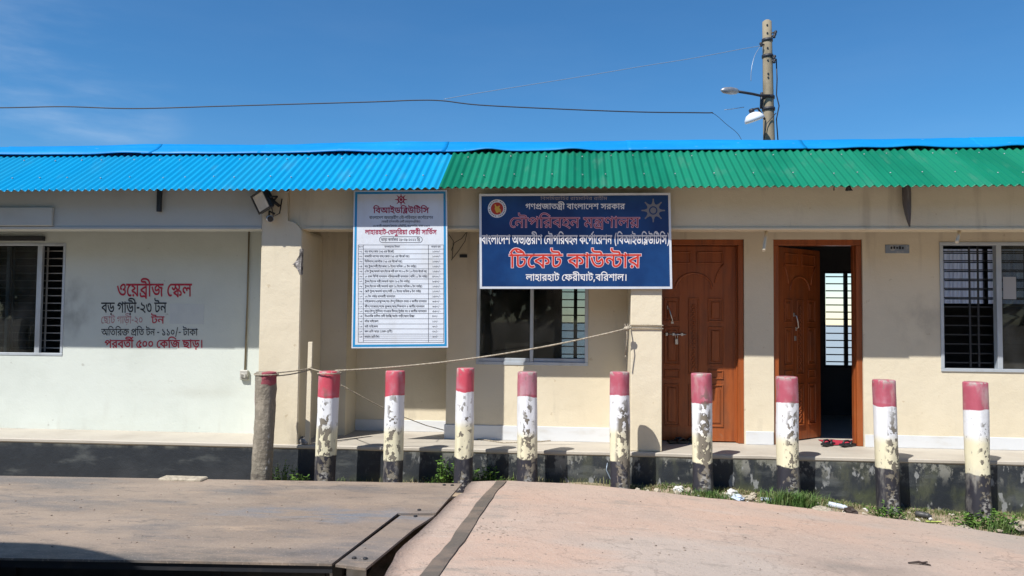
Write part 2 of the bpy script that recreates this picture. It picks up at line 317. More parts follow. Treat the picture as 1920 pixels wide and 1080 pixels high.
TXT['rows'] = [[11879,42,0,0,68,596,0,3,1308,0,42,1568,0,54,2164,0,50,2430,0,600,3112,0,450,3561,0,20,3907,0,54,4714,0,25,4980,0,3,5547,0,593,5807,0,78,6226,0,80,6818,0,3,7410,0,16,
7670,0,46,8428,0,3,9024,0,13,9284,0,61,10137,0,263,10483,0,131,11460,0,594,11460,0],[17677,44,0,0,54,622,0,28,888,0,54,1682,0,55,1948,0,46,2214,0,3,2810,0,44,3070,0,54,
3692,0,61,3958,0,40,4304,0,46,5020,0,3,5616,0,42,5876,0,54,6472,0,50,6738,0,600,7420,0,450,7869,0,20,8215,0,54,9022,0,25,9288,0,3,9855,0,593,10115,0,77,10534,0,80,11126,
0,3,11718,0,16,11978,0,46,12736,0,3,13332,0,13,13592,0,61,14445,0,263,14791,0,131,15768,0,3,15768,0,39,16028,0,70,16632,0,594,17258,0],[14837,55,0,0,44,266,0,55,888,0,39,
1154,0,42,1758,0,54,2354,0,50,2620,0,600,3302,0,450,3751,0,20,4097,0,54,4904,0,434,5170,0,54,6153,0,46,6419,0,3,7015,0,593,7275,0,77,7694,0,80,8286,0,3,8878,0,16,9138,0,
46,9896,0,3,10492,0,13,10752,0,61,11605,0,263,11951,0,131,12928,0,3,12928,0,39,13188,0,70,13792,0,594,14418,0],[21085,42,0,0,68,596,0,3,1308,0,214,1568,0,54,2243,0,20,
2509,0,600,3316,0,47,3765,0,46,4496,0,56,5092,0,600,5358,0,30,5807,0,202,6374,0,54,6629,0,6,6895,0,20,7333,0,54,8140,0,46,8406,0,3,9002,0,593,9262,0,83,9681,0,3,10273,0,
30,10533,0,61,11100,0,39,11446,0,46,12050,0,3,12646,0,8,12906,0,55,13799,0,38,14065,0,20,14661,0,3,15468,0,76,15728,0,76,16320,0,3,16912,0,30,17172,0,39,17739,0,3,18343,
0,40,18603,0,45,19319,0,131,19945,0,357,19945,0,594,20666,0],[28874,80,0,0,3,592,0,30,852,0,39,1419,0,3,2023,0,214,2283,0,54,2958,0,20,3224,0,600,4031,0,20,4480,0,43,
5287,0,54,6008,0,32,6274,0,131,6812,0,3,6986,0,43,7246,0,202,7967,0,54,8222,0,39,8488,0,600,9092,0,30,9541,0,202,10108,0,54,10363,0,6,10629,0,20,11067,0,3,11874,0,47,
12134,0,46,12865,0,56,13461,0,3,13727,0,44,13987,0,54,14609,0,47,14875,0,3,15606,0,50,15866,0,51,16548,0,3,17078,0,78,17338,0,598,17930,0,80,18270,0,3,18862,0,30,19122,0,
39,19689,0,3,20293,0,593,20553,0,76,20972,0,78,21564,0,3,22156,0,30,22416,0,61,22983,0,39,23329,0,46,23933,0,3,24529,0,13,24789,0,61,25642,0,263,25988,0,131,26965,0,3,
26965,0,39,27225,0,70,27829,0,594,28455,0],[27254,76,0,0,75,592,0,3,1184,0,25,1444,0,54,2011,0,20,2277,0,54,3084,0,3,3350,0,55,3610,0,42,3876,0,55,4472,0,48,4738,0,423,
5415,0,3,5980,0,44,6240,0,54,6862,0,47,7128,0,54,7859,0,44,8125,0,54,8747,0,47,9013,0,3,9744,0,40,10004,0,55,10720,0,46,10986,0,42,11582,0,51,12178,0,39,12708,0,20,13312,
0,54,14119,0,46,14385,0,56,14981,0,3,15247,0,45,15507,0,54,16133,0,39,16399,0,42,17003,0,54,17599,0,51,17865,0,39,18395,0,3,18999,0,593,19259,0,21,19678,0,54,20374,0,492,
20640,0,47,20906,0,3,21637,0,76,21897,0,76,22489,0,3,23081,0,30,23341,0,39,23908,0,3,24512,0,40,24772,0,45,25488,0,131,26114,0,357,26114,0,594,26835,0],[17820,214,0,0,54,
675,0,20,941,0,600,1748,0,30,2197,0,202,2764,0,54,3019,0,6,3285,0,20,3723,0,3,4530,0,47,4790,0,46,5521,0,56,6117,0,600,6383,0,20,6832,0,43,7639,0,54,8360,0,32,8626,0,131,
9164,0,3,9338,0,43,9598,0,202,10319,0,54,10574,0,39,10840,0,3,11444,0,593,11704,0,78,12123,0,598,12715,0,80,13055,0,3,13647,0,30,13907,0,39,14474,0,3,15078,0,40,15338,0,
45,16054,0,131,16680,0,357,16680,0,594,17401,0],[22935,214,0,0,54,675,0,20,941,0,600,1748,0,30,2197,0,202,2764,0,54,3019,0,6,3285,0,20,3723,0,3,4530,0,47,4790,0,46,5521,
0,56,6117,0,600,6383,0,20,6832,0,43,7639,0,54,8360,0,32,8626,0,131,9164,0,3,9338,0,43,9598,0,202,10319,0,54,10574,0,39,10840,0,3,11444,0,593,11704,0,80,12123,0,3,12715,0,
30,12975,0,61,13542,0,39,13888,0,46,14492,0,3,15088,0,8,15348,0,55,16241,0,38,16507,0,20,17103,0,3,17910,0,83,18170,0,3,18762,0,30,19022,0,39,19589,0,3,20193,0,40,20453,
0,45,21169,0,131,21795,0,357,21795,0,594,22516,0],[22222,450,0,0,26,346,0,54,1033,0,30,1299,0,3,1866,0,214,2126,0,54,2801,0,20,3067,0,600,3874,0,20,4323,0,43,5130,0,54,
5851,0,32,6117,0,131,6655,0,3,6829,0,43,7089,0,202,7810,0,54,8065,0,39,8331,0,600,8935,0,47,9384,0,46,10115,0,56,10711,0,3,10977,0,76,11237,0,76,11829,0,3,12421,0,30,
12681,0,61,13248,0,39,13594,0,46,14198,0,3,14794,0,8,15054,0,55,15947,0,38,16213,0,20,16809,0,3,17616,0,83,17876,0,3,18468,0,30,18728,0,39,19295,0,3,19899,0,40,20159,0,
45,20875,0,131,21501,0,357,21501,0],[12227,76,0,0,80,592,0,3,1184,0,30,1444,0,39,2011,0,3,2615,0,40,2875,0,45,3591,0,131,4217,0,357,4217,0,3,4938,0,44,5198,0,54,5820,0,
47,6086,0,42,6817,0,54,7413,0,51,7679,0,56,8209,0,3,8475,0,45,8735,0,54,9361,0,39,9627,0,42,10231,0,54,10827,0,51,11093,0,39,11623,0],[27136,44,0,0,54,622,0,10,888,0,61,
1418,0,203,1764,0,54,2694,0,42,2960,0,54,3556,0,50,3822,0,600,4504,0,16,4953,0,65,5711,0,45,5711,0,54,6337,0,269,6603,0,529,7212,0,61,7216,0,47,7562,0,367,8293,0,600,
9180,0,42,9629,0,68,10225,0,3,10937,0,450,11197,0,30,11543,0,394,12110,0,57,13257,0,600,13257,0,55,13706,0,51,13972,0,12,14502,0,44,15214,0,202,15836,0,54,16091,0,39,
16357,0,3,16961,0,51,17221,0,47,17751,0,54,18482,0,46,18748,0,3,19344,0,18,19604,0,3,20342,0,27,20602,0,54,21519,0,35,21785,0,56,22492,0,70,22758,0,3,23384,0,45,23644,0,
54,24270,0,39,24536,0,42,25140,0,54,25736,0,51,26002,0,39,26532,0],[25304,27,0,0,56,917,0,40,1183,0,600,1899,0,40,2348,0,54,3064,0,61,3330,0,27,3676,0,61,4593,0,46,4939,
0,54,5535,0,600,5801,0,47,6250,0,202,6981,0,54,7236,0,361,7502,0,3,8313,0,203,8573,0,57,9288,0,27,9503,0,54,10420,0,46,10686,0,600,11282,0,20,11731,0,54,12538,0,46,12804,
0,600,13400,0,55,13849,0,40,14115,0,20,14831,0,9,15638,0,40,16796,0,3,17512,0,18,17772,0,3,18510,0,27,18770,0,54,19687,0,35,19953,0,56,20660,0,70,20926,0,3,21552,0,45,
21812,0,54,22438,0,39,22704,0,42,23308,0,54,23904,0,51,24170,0,39,24700,0],[25637,20,0,0,54,807,0,46,1073,0,600,1669,0,450,2118,0,30,2464,0,394,3031,0,57,4178,0,600,4178,
0,214,4627,0,492,5302,0,47,5568,0,50,6299,0,51,6981,0,3,7511,0,40,7771,0,54,8487,0,18,8753,0,70,9491,0,54,10117,0,46,10383,0,3,10979,0,520,11239,0,47,12072,0,54,12803,0,
46,13069,0,600,13665,0,214,14114,0,54,14789,0,285,15055,0,46,15777,0,3,16373,0,50,16633,0,51,17315,0,3,17845,0,18,18105,0,3,18843,0,27,19103,0,54,20020,0,35,20286,0,56,
20993,0,70,21259,0,3,21885,0,45,22145,0,54,22771,0,39,23037,0,42,23641,0,54,24237,0,51,24503,0,39,25033,0],[20158,55,0,0,50,266,0,16,948,0,39,1706,0,492,2310,0,27,2576,0,
3,3493,0,25,3753,0,54,4320,0,492,4586,0,47,4852,0,35,5583,0,3,6290,0,450,6550,0,42,6896,0,42,7492,0,56,8088,0,3,8354,0,30,8614,0,202,9181,0,54,9436,0,493,9702,0,293,9968,
0,600,10881,0,8,11330,0,61,12223,0,30,12569,0,54,13136,0,3,13402,0,22,13662,0,54,14318,0,68,14584,0,56,15296,0,600,15562,0,43,16011,0,202,16732,0,54,16987,0,39,17253,0,3,
17857,0,55,18117,0,46,18383,0,293,18979,0,54,19892,0],[5407,44,0,0,30,622,0,46,1189,0,3,1785,0,50,2045,0,54,2727,0,10,2993,0,61,3523,0,20,3869,0,47,4676,0],[5014,42,0,0,
54,596,0,10,862,0,3,1392,0,50,1652,0,54,2334,0,10,2600,0,61,3130,0,20,3476,0,47,4283,0],[10881,27,0,0,39,917,0,3,1521,0,224,1781,0,55,2536,0,35,2802,0,3,3509,0,43,3769,0,
54,4490,0,68,4756,0,54,5468,0,3,5734,0,593,5994,0,450,6413,0,32,6759,0,20,7471,0,3,8278,0,450,8538,0,232,8884,0,34,9576,0,56,10196,0,594,10462,0],[7134,8,0,0,39,893,0,
202,1497,0,54,1752,0,39,2018,0,202,2622,0,3,2877,0,593,3137,0,224,3556,0,55,4311,0,35,4577,0,3,5284,0,30,5544,0,39,6111,0,594,6715,0]]
TXT['prices'] = [[3157,76,0,0,78,592,0,75,1184,0,75,1776,0,600,2368,0,598,2817,0],[3157,76,0,0,75,592,0,75,1184,0,75,1776,0,600,2368,0,598,2817,0],[3157,76,0,0,78,592,0,80,1184,0,75,
1776,0,600,2368,0,598,2817,0],[3157,76,0,0,77,592,0,80,1184,0,75,1776,0,600,2368,0,598,2817,0],[3157,76,0,0,77,592,0,80,1184,0,75,1776,0,600,2368,0,598,2817,0],[3157,79,
0,0,82,592,0,75,1184,0,75,1776,0,600,2368,0,598,2817,0],[2565,83,0,0,80,592,0,75,1184,0,600,1776,0,598,2225,0],[3157,76,0,0,75,592,0,80,1184,0,75,1776,0,600,2368,0,598,
2817,0],[3157,76,0,0,77,592,0,75,1184,0,75,1776,0,600,2368,0,598,2817,0],[3157,76,0,0,80,592,0,75,1184,0,75,1776,0,600,2368,0,598,2817,0],[2565,81,0,0,80,592,0,75,1184,0,
600,1776,0,598,2225,0],[2565,81,0,0,80,592,0,75,1184,0,600,1776,0,598,2225,0],[2565,80,0,0,80,592,0,75,1184,0,600,1776,0,598,2225,0],[2565,79,0,0,75,592,0,75,1184,0,600,
1776,0,598,2225,0],[2565,76,0,0,76,592,0,75,1184,0,600,1776,0,598,2225,0],[1973,81,0,0,75,592,0,600,1184,0,598,1633,0],[1973,78,0,0,75,592,0,600,1184,0,598,1633,0],[1973,
77,0,0,75,592,0,600,1184,0,598,1633,0]]
TXT['numbers'] = [[1184,75,0,0,76,592,0],[1184,75,0,0,77,592,0],[1184,75,0,0,78,592,0],[1184,75,0,0,79,592,0],[1184,75,0,0,80,592,0],[1184,75,0,0,81,592,0],[1184,75,0,0,82,592,0],[1184,
75,0,0,83,592,0],[1184,75,0,0,84,592,0],[1184,76,0,0,75,592,0],[1184,76,0,0,76,592,0],[1184,76,0,0,77,592,0],[1184,76,0,0,78,592,0],[1184,76,0,0,79,592,0],[1184,76,0,0,
80,592,0],[1184,76,0,0,81,592,0],[1184,76,0,0,82,592,0],[1184,76,0,0,83,592,0]]
OUTLINES = {
3:[],6:[[123,314,184,272,270,197,322,141,388,51,424,-8,359,-41,298,46,235,121,163,187,73,250],[78,486,88,542,118,585,164,612,219,622,274,612,320,585,350,542,360,486,350,
430,320,386,274,359,219,349,164,359,118,386,88,429],[147,486,152,456,168,433,191,419,219,414,248,419,271,434,286,456,291,486,286,516,271,538,248,552,219,557,191,552,168,
538,152,515]],7:[[78,486,88,542,118,585,164,612,219,622,274,612,320,585,350,542,360,486,350,430,320,386,274,359,219,349,164,359,118,386,88,429],[147,486,152,456,168,433,
191,419,219,414,248,419,271,434,286,456,291,486,286,515,271,538,248,552,219,557,191,552,168,538,152,515],[78,137,88,193,118,236,164,263,219,273,274,264,320,236,350,194,
360,137,350,81,320,38,274,10,219,0,164,10,118,38,88,81],[147,137,152,107,168,84,191,70,219,65,248,70,271,84,286,107,291,137,286,166,271,189,248,203,219,208,191,203,168,
188,152,166]],8:[[903,622,903,551,798,551,798,0,721,0,688,55,649,104,557,180,582,246,641,204,680,167,724,109,721,551,-10,551,-10,622],[376,91,342,93,277,109,215,142,186,
166,130,232,103,273,29,442,102,466,158,331,198,264,242,216,266,198,318,175,404,168,466,184,506,218,526,265,530,300,522,352,512,375,482,410,443,428,391,426,363,407,353,
372,361,331,285,316,273,363,272,406,283,437,302,462,329,480,378,497,413,500,468,493,515,474,569,423,592,377,604,324,604,267,592,217,550,152,505,119,478,107],[344,465,334,
495,314,522,284,542,243,556,267,601,312,589,361,566,405,524,423,468]],9:[[898,622,898,551,798,551,798,0,721,0,688,55,649,104,557,180,582,246,641,204,680,167,724,109,721,
551,-10,551,-10,622],[376,91,342,93,277,109,215,142,186,166,130,232,103,273,29,442,102,466,158,331,198,264,242,216,266,198,318,175,404,168,466,184,506,218,526,264,530,
300,522,352,512,375,482,410,443,428,391,426,363,407,353,372,361,331,285,316,273,363,272,406,283,437,302,462,329,480,378,497,413,500,468,493,515,474,569,423,592,377,604,
324,604,267,592,217,550,152,505,119,478,107],[344,465,334,495,314,522,284,542,243,556,267,601,312,589,361,566,405,524,423,468],[1168,622,1168,551,1063,551,1063,0,986,0,
986,479,968,512,948,534,924,547,887,551,887,622,924,618,961,598,990,559,986,688,1039,688,1062,622]],10:[[358,622,347,671,314,694,124,704,72,720,31,747,11,772,-7,821,-10,
866,-5,912,69,907,66,886,66,848,75,814,92,795,112,783,157,773,324,766,356,758,394,734,420,690,430,622],[242,500,313,493,343,485,392,459,441,406,458,366,464,325,450,252,
432,221,406,195,335,158,236,141,246,152,341,115,442,60,540,-10,494,-63,380,16,279,75,173,119,46,154,61,223,146,207,240,205,316,221,349,240,370,265,385,320,383,345,363,
386,346,402,302,423,247,430,201,426,170,414,153,395,148,370,154,338,81,323,70,384,82,433,118,470,173,492],[175,465,165,495,145,522,114,542,73,556,97,601,143,589,191,566,
236,524,254,468],[540,622,540,551,-10,551,-10,622]],12:[[508,622,497,671,464,694,207,704,170,713,127,736,103,759,81,804,73,859,78,912,152,907,149,886,155,822,167,802,195,
783,260,771,454,769,506,758,532,744,565,704,580,622],[722,622,722,551,356,551,357,358,370,324,393,316,432,328,477,366,529,433,589,442,629,370,646,320,655,270,654,214,628,
132,613,108,573,69,519,40,488,31,385,25,294,47,214,98,166,149,122,217,82,302,29,465,105,485,163,307,207,222,231,188,257,161,313,122,378,102,451,102,512,122,536,140,569,
186,580,243,577,285,561,335,535,373,581,392,520,308,456,258,394,242,341,252,309,276,285,322,280,365,279,551,-10,551,-10,622]],13:[[863,622,863,551,496,551,497,358,510,
324,533,316,572,328,617,366,669,433,729,442,778,345,792,295,796,245,781,160,755,110,737,89,689,54,660,41,589,26,494,26,392,45,297,83,210,146,131,237,94,295,29,435,104,
458,164,321,223,231,302,152,369,106,372,109,315,175,267,256,229,348,199,440,274,461,340,266,370,210,402,165,439,133,481,112,529,101,607,105,666,131,693,157,710,189,719,
225,717,286,707,320,680,368,707,370,658,306,599,260,551,243,491,248,449,276,425,322,420,365,419,551,-10,551,-10,622],[649,622,638,671,605,694,326,701,282,708,235,727,198,
759,182,788,171,821,168,872,173,912,247,907,244,886,244,848,253,814,270,795,302,778,355,771,596,769,647,758,673,744,706,704,721,622]],16:[[511,628,565,623,605,609,643,
576,661,542,667,490,667,0,592,0,582,27,561,58,532,78,509,85,446,86,332,73,255,70,199,78,143,96,93,132,58,191,46,278,58,377,135,366,125,307,127,240,137,209,162,176,195,
156,235,147,346,149,436,160,501,158,551,141,590,106,590,480,585,516,569,542,546,553,514,557,479,553,446,541,388,500,348,446,334,406,340,367,370,347,434,348,441,278,376,
270,352,272,310,287,275,317,256,363,255,412,266,453,299,513,331,550,370,582,414,606,461,623]],18:[[509,629,545,627,605,607,628,590,660,544,671,483,665,438,646,397,617,
362,557,317,480,282,449,354,533,391,570,421,589,460,586,515,558,547,528,557,474,555,411,532,362,496,332,448,332,431,341,412,386,395,365,321,315,336,267,375,251,431,263,
482,311,548,367,590,434,619],[681,225,677,186,666,150,646,119,620,92,586,70,547,54,503,45,418,44,352,56,289,81,231,121,177,177,128,249,84,338,28,507,103,529,168,344,218,
252,246,216,306,161,376,129,455,118,537,133,577,160,590,179,597,201,598,247,574,294,545,318,509,338,589,373,628,346,657,311,675,270]],20:[[817,622,817,551,492,551,492,0,
415,0,380,57,307,136,216,198,147,227,76,243,37,339,231,439,437,517,415,475,415,551,-10,551,-10,622],[415,467,436,438,303,389,130,304,187,288,246,262,302,228,354,186,398,
140,428,90,420,88,415,159],[761,288,754,240,740,211,719,187,689,169,625,158,566,163,572,235,606,233,646,238,659,243,675,261,683,296,670,345,632,386,603,404,568,418,479,
438,482,513,590,488,679,440,723,396,740,372,752,346]],21:[[706,622,706,551,601,551,601,0,524,0,442,98,357,164,256,215,166,238,142,331,190,296,235,287,313,263,407,213,476,
155,526,97,524,688,577,688,600,622],[450,470,442,416,418,372,381,335,332,308,274,288,209,276,162,285,142,331,247,346,299,364,337,387,369,431,374,481,361,522,316,571,371,
625,428,554,444,514],[182,430,153,432,105,448,69,479,58,499,49,559,71,628,147,607,135,582,130,552,134,529,144,514,182,501,235,514,281,554,316,612,371,625,373,575,338,515,
311,483,279,458,243,440]],22:[[484,0,484,425,505,362,410,482,367,520,324,544,263,556,195,541,106,457,135,474,180,485,238,486,275,477,304,459,332,424,345,383,344,340,336,
313,306,264,255,217,182,172,131,245,205,283,244,311,256,328,266,365,256,394,240,409,215,416,175,416,103,392,22,458,71,528,125,583,164,608,208,624,255,629,325,619,367,602,
408,575,447,540,507,472,489,483,488,491,484,688,537,688,560,622,666,622,666,551,561,551,561,0]],23:[[641,622,641,551,536,551,536,0,459,0,401,62,322,118,226,159,118,179,
83,266,219,358,276,350,207,344,137,358,88,388,61,433,58,491,72,530,101,564,171,616,240,581,193,558,150,517,137,472,152,429,191,408,235,404,286,416,331,441,374,381,157,
234,144,251,249,228,332,192,401,147,461,92,459,551,-10,551,-10,622]],25:[[577,622,577,551,172,551,168,458,177,143,189,117,212,101,264,97,301,107,365,149,414,209,434,260,
438,296,433,323,420,339,397,346,304,353,248,371,192,408,161,447,171,534,215,474,256,443,312,426,445,415,483,395,506,364,516,322,515,276,488,189,455,138,415,95,334,43,264,
25,204,27,151,48,117,84,101,124,96,165,95,551,-10,551,-10,622]],26:[[615,310,610,259,594,216,570,181,539,153,484,122,422,103,380,97,359,120,518,83,684,11,649,-49,530,6,
407,47,278,76,143,94,152,166,230,154,332,153,404,165,481,201,513,234,536,291,536,335,519,375,504,391,465,412,412,419,382,416,372,481,476,479,518,466,552,446,595,393,610,
349],[227,217,180,222,144,235,118,257,100,288,92,337,91,559,168,559,169,336,178,310,193,294,217,287,254,287,291,295,322,310,347,330,370,363,374,384,366,405,244,423,186,
452,155,480,168,544,214,504,251,488,381,480,429,444,442,425,449,402,448,364,433,320,386,266,314,230],[-10,551,-10,622,697,622,697,551]],27:[[401,63,343,68,288,84,236,111,
186,152,141,206,100,276,62,362,29,465,105,485,160,327,203,250,226,219,278,174,306,159,370,141,439,141,469,147,516,171,544,211,554,268,550,309,530,358,590,358,532,306,466,
270,391,257,338,265,308,280,284,302,262,347,260,406,289,474,331,516,394,553,-10,551,-10,622,927,622,927,551,535,554,432,501,372,455,350,428,336,392,339,356,351,340,377,
329,423,332,470,355,523,396,609,365,628,285,629,229,617,183,578,121,534,90,507,78],[801,205,809,111,836,10,761,-7,733,106,723,222,732,317,755,388,685,393,626,408,576,430,
536,460,503,498,475,543,551,559,592,508,655,472,724,460,806,462,845,392,811,304]],28:[[492,622,492,0,415,0,359,85,278,159,182,215,76,243,37,339,232,444,436,524,415,482,
415,551,-10,551,-10,622],[415,474,435,446,281,385,130,304,187,288,246,262,302,228,354,186,398,140,428,90,420,88,415,159],[804,622,804,551,699,551,699,73,622,73,589,129,
549,178,458,255,483,318,542,276,597,218,634,160,626,157,622,227,622,688,675,688,698,622]],30:[[577,622,577,551,172,551,172,185,182,128,212,101,244,96,300,107,351,136,393,
178,415,211,435,263,439,299,430,338,414,355,370,364,317,357,306,428,346,436,407,438,440,431,481,407,500,381,516,326,515,274,488,188,455,137,415,95,334,44,289,29,239,24,
205,27,163,41,124,73,106,109,98,143,95,551,-10,551,-10,622],[395,622,384,671,351,694,140,704,88,720,47,747,27,772,9,821,6,865,11,912,85,907,82,888,88,822,100,802,128,783,
173,773,361,766,393,758,431,734,457,690,467,622]],32:[[722,622,722,551,356,551,357,358,370,324,393,316,432,328,477,366,529,433,589,442,629,370,646,320,655,270,654,214,
628,132,613,108,573,69,519,40,488,31,385,25,294,47,214,98,166,149,122,217,82,302,29,465,105,485,163,307,207,222,231,188,257,161,313,122,378,102,451,102,512,122,536,140,
569,186,580,243,577,285,561,335,535,373,581,392,520,308,456,258,394,242,341,252,309,276,285,322,280,365,279,551,-10,551,-10,622]],33:[[577,622,577,551,172,551,172,185,
182,128,212,101,244,96,300,107,351,136,393,178,415,211,435,263,439,299,430,338,414,355,370,364,317,357,306,428,346,436,407,438,440,431,481,407,500,381,516,326,515,274,
488,188,455,137,415,95,334,44,289,29,239,24,205,27,163,41,124,73,106,109,98,143,95,551,-10,551,-10,622]],34:[[630,622,630,551,525,551,525,0,448,0,448,425,468,363,381,472,
321,524,281,544,242,555,207,555,168,544,141,521,125,489,123,448,131,421,146,399,171,381,205,368,275,355,269,272,178,290,127,313,86,344,57,385,48,408,40,462,46,512,64,554,
108,599,147,618,189,628,236,628,284,619,327,601,368,575,470,473,454,477,451,497,448,688,501,688,524,622]],35:[[407,50,367,53,290,73,219,114,187,144,126,222,99,271,74,328,
29,466,105,486,161,325,226,212,278,164,306,147,370,128,448,129,513,151,552,193,564,218,572,262,564,337,548,371,526,398,497,418,463,428,410,425,386,412,370,380,378,321,
301,306,288,380,293,416,308,446,331,469,362,486,440,500,498,493,571,456,623,392,648,306,648,243,635,187,609,137,590,115,543,80,514,67,482,58],[717,622,717,551,-10,551,
-10,622]],37:[[613,622,613,551,159,551,159,253,145,273,211,337,318,412,409,459,475,486,540,422,500,320,487,226,495,111,522,10,447,-7,415,135,409,242,415,299,432,364,453,
410,465,405,381,365,300,314,222,251,141,175,82,215,82,551,-10,551,-10,622]],38:[[606,622,606,551,501,551,501,0,424,0,388,58,314,135,221,196,151,225,76,243,37,339,185,420,
340,488,447,524,424,482,424,622],[424,474,445,446,285,384,130,304,215,276,304,230,382,167,438,88,429,88,425,146],[240,629,293,624,287,552,224,551,197,535,189,519,189,496,
211,464,293,423,233,378,182,408,142,441,124,466,113,494,110,537,123,575,152,606,199,625]],39:[[614,622,614,551,509,551,509,0,432,0,432,243,448,187,356,288,276,339,236,
350,198,350,154,332,134,307,128,274,140,234,161,212,214,184,176,113,99,160,65,202,55,226,46,277,59,341,96,387,130,407,166,419,204,423,254,418,320,395,380,356,451,284,437,
280,434,314,432,551,-10,551,-10,622]],40:[[726,622,726,551,621,551,621,0,544,0,544,396,566,332,491,434,426,504,365,544,298,556,260,552,210,533,166,501,116,447,108,445,
140,460,174,465,201,463,244,447,259,434,279,398,286,356,282,320,265,326,324,387,461,516,510,463,226,195,167,250,249,328,213,285,183,262,216,319,218,355,204,383,186,394,
160,398,129,394,98,380,22,452,104,544,169,594,215,616,265,628,318,628,369,617,414,596,458,565,500,523,567,441,549,446,548,458,544,688,597,688,620,622]],41:[[848,622,848,
551,130,551,114,560,198,528,310,456,336,432,341,376,208,312,125,265,114,282,152,273,280,228,357,181,447,99,445,510,539,505,614,489,660,471,721,431,761,387,788,324,791,
272,778,226,749,187,719,169,679,159,597,163,602,234,658,233,690,243,710,272,711,321,685,366,634,404,602,418,522,434,522,0,445,0,379,76,301,137,205,182,84,212,48,303,130,
352,252,414,164,466,48,502,79,570,81,551,-10,551,-10,622]],42:[[606,622,606,551,501,551,501,0,424,0,366,85,285,157,186,212,114,236,76,243,37,339,236,444,447,524,424,482,
424,551,-10,551,-10,622],[424,474,445,446,285,384,130,304,215,276,304,230,382,167,438,88,429,88,425,146]],43:[[422,43,359,48,300,64,245,92,194,134,146,191,103,264,64,355,
29,465,105,485,143,366,186,272,235,203,262,176,319,140,384,121,469,124,528,148,568,190,587,246,586,296,570,354,542,398,590,476,636,395,660,317,662,235,648,179,620,129,
602,107,554,72,495,50],[384,284,354,286,305,302,269,333,258,353,249,413,271,486,351,462,335,429,332,406,336,383,347,367,386,355,428,363,474,394,527,466,590,476,582,422,
540,363,510,332,444,293],[731,622,731,551,-10,551,-10,622]],44:[[632,622,632,551,527,551,527,0,450,0,450,135,468,82,398,180,361,221,322,253,281,274,236,281,202,276,162,
251,150,223,150,189,162,161,185,139,243,111,218,34,149,67,115,94,90,124,75,156,67,190,67,231,79,271,116,316,150,336,186,349,223,353,279,348,351,319,408,272,471,189,454,
186,452,221,450,551,-10,551,-10,622],[299,323,297,299,221,322,209,396,191,431,162,458,98,484,38,494,51,566,163,541,201,525,232,503,269,459,286,420]],45:[[636,622,636,551,
531,551,531,0,454,0,386,76,306,138,208,184,84,212,48,303,113,343,252,414,164,466,48,502,79,570,81,551,-10,551,-10,622],[454,551,135,551,114,560,219,517,295,468,336,432,
341,376,155,284,125,265,113,280,194,264,295,225,378,172,470,83,457,79,455,137]],46:[[606,622,606,551,501,551,501,0,424,0,366,85,285,157,186,212,114,236,76,243,37,339,236,
444,447,524,424,482,424,551,-10,551,-10,622],[424,474,445,446,285,384,130,304,215,276,304,230,382,167,438,88,429,88,425,146],[185,-6,162,-2,142,10,129,28,125,52,129,76,
142,95,162,108,185,112,208,108,228,95,241,76,245,52,241,28,228,10,208,-2]],47:[[741,622,741,551,636,551,636,0,559,0,559,335,565,309,531,350,506,368,465,379,427,370,408,
353,401,334,400,271,335,266,321,320,282,371,228,393,200,393,167,384,150,371,134,346,130,297,145,263,193,222,241,201,214,127,148,156,110,182,80,214,58,252,47,296,47,342,
58,380,94,426,127,448,166,462,208,466,257,461,299,446,336,421,369,384,354,383,369,412,392,434,437,450,469,450,500,443,541,420,571,397,562,382,559,551,-10,551,-10,622]],
48:[[687,622,687,551,582,551,582,0,505,0,507,558,505,688,558,688,582,622],[361,629,433,614,464,596,504,558,534,509,530,404,496,468,457,516,435,534,388,554,344,555,300,
534,278,491,278,452,284,435,308,406,327,394,413,377,406,300,346,309,278,339,235,388,216,450,220,522,247,578,290,612,325,625],[77,629,118,625,156,612,205,575,236,515,241,
441,222,383,180,335,113,306,54,300,48,377,112,386,153,407,174,436,181,468,174,505,155,532,101,555,49,555,-1,545,-9,620]],50:[[692,622,692,551,587,551,587,0,510,0,510,353,
533,290,491,341,457,370,436,375,410,367,383,336,283,173,248,142,220,131,175,128,124,144,75,188,35,244,96,281,121,241,150,211,180,203,205,209,246,250,350,416,374,437,401,
448,431,448,461,439,536,374,516,373,514,384,510,551,-10,551,-10,622],[271,271,244,398,214,441,184,461,146,476,38,495,53,571,107,551,202,528,236,512,275,480,299,436,315,
356]],51:[[242,500,313,493,343,485,392,459,441,406,458,366,464,325,450,252,432,221,406,195,335,158,236,141,246,152,341,115,442,60,540,-10,494,-63,380,16,279,75,173,119,
46,154,61,223,146,207,240,205,316,221,349,240,370,265,385,320,383,345,363,386,346,402,302,423,247,430,201,426,170,414,153,395,148,370,154,338,81,323,70,384,82,433,118,
470,173,492],[175,465,165,495,145,522,114,542,73,556,97,601,143,589,191,566,236,524,254,468],[540,622,540,551,-10,551,-10,622]],54:[[276,622,276,551,171,551,171,0,94,0,
94,469,70,514,46,538,16,550,-10,551,-10,622,30,618,67,598,97,559,94,688,148,688,170,622]],55:[[276,622,276,551,171,551,171,0,94,0,94,551,-10,551,-10,622,82,622,20,704,74,
787,136,855,185,888,244,910,339,916,414,904,486,878,581,824,705,731,663,677,511,787,407,834,353,843,298,843,251,833,210,815,160,772,106,693,160,622]],56:[[276,551,171,
551,171,0,94,0,94,551,-10,551,-10,622,94,622,84,682,60,731,26,770,-41,812,-95,831,-187,845,-307,846,-391,834,-436,809,-440,783,-428,771,-393,764,-244,762,-185,754,-135,
725,-108,680,-100,615,-167,615,-176,662,-189,678,-207,687,-392,693,-465,708,-497,728,-518,768,-517,817,-505,841,-456,882,-419,897,-320,915,-162,913,-78,899,-6,877,54,846,
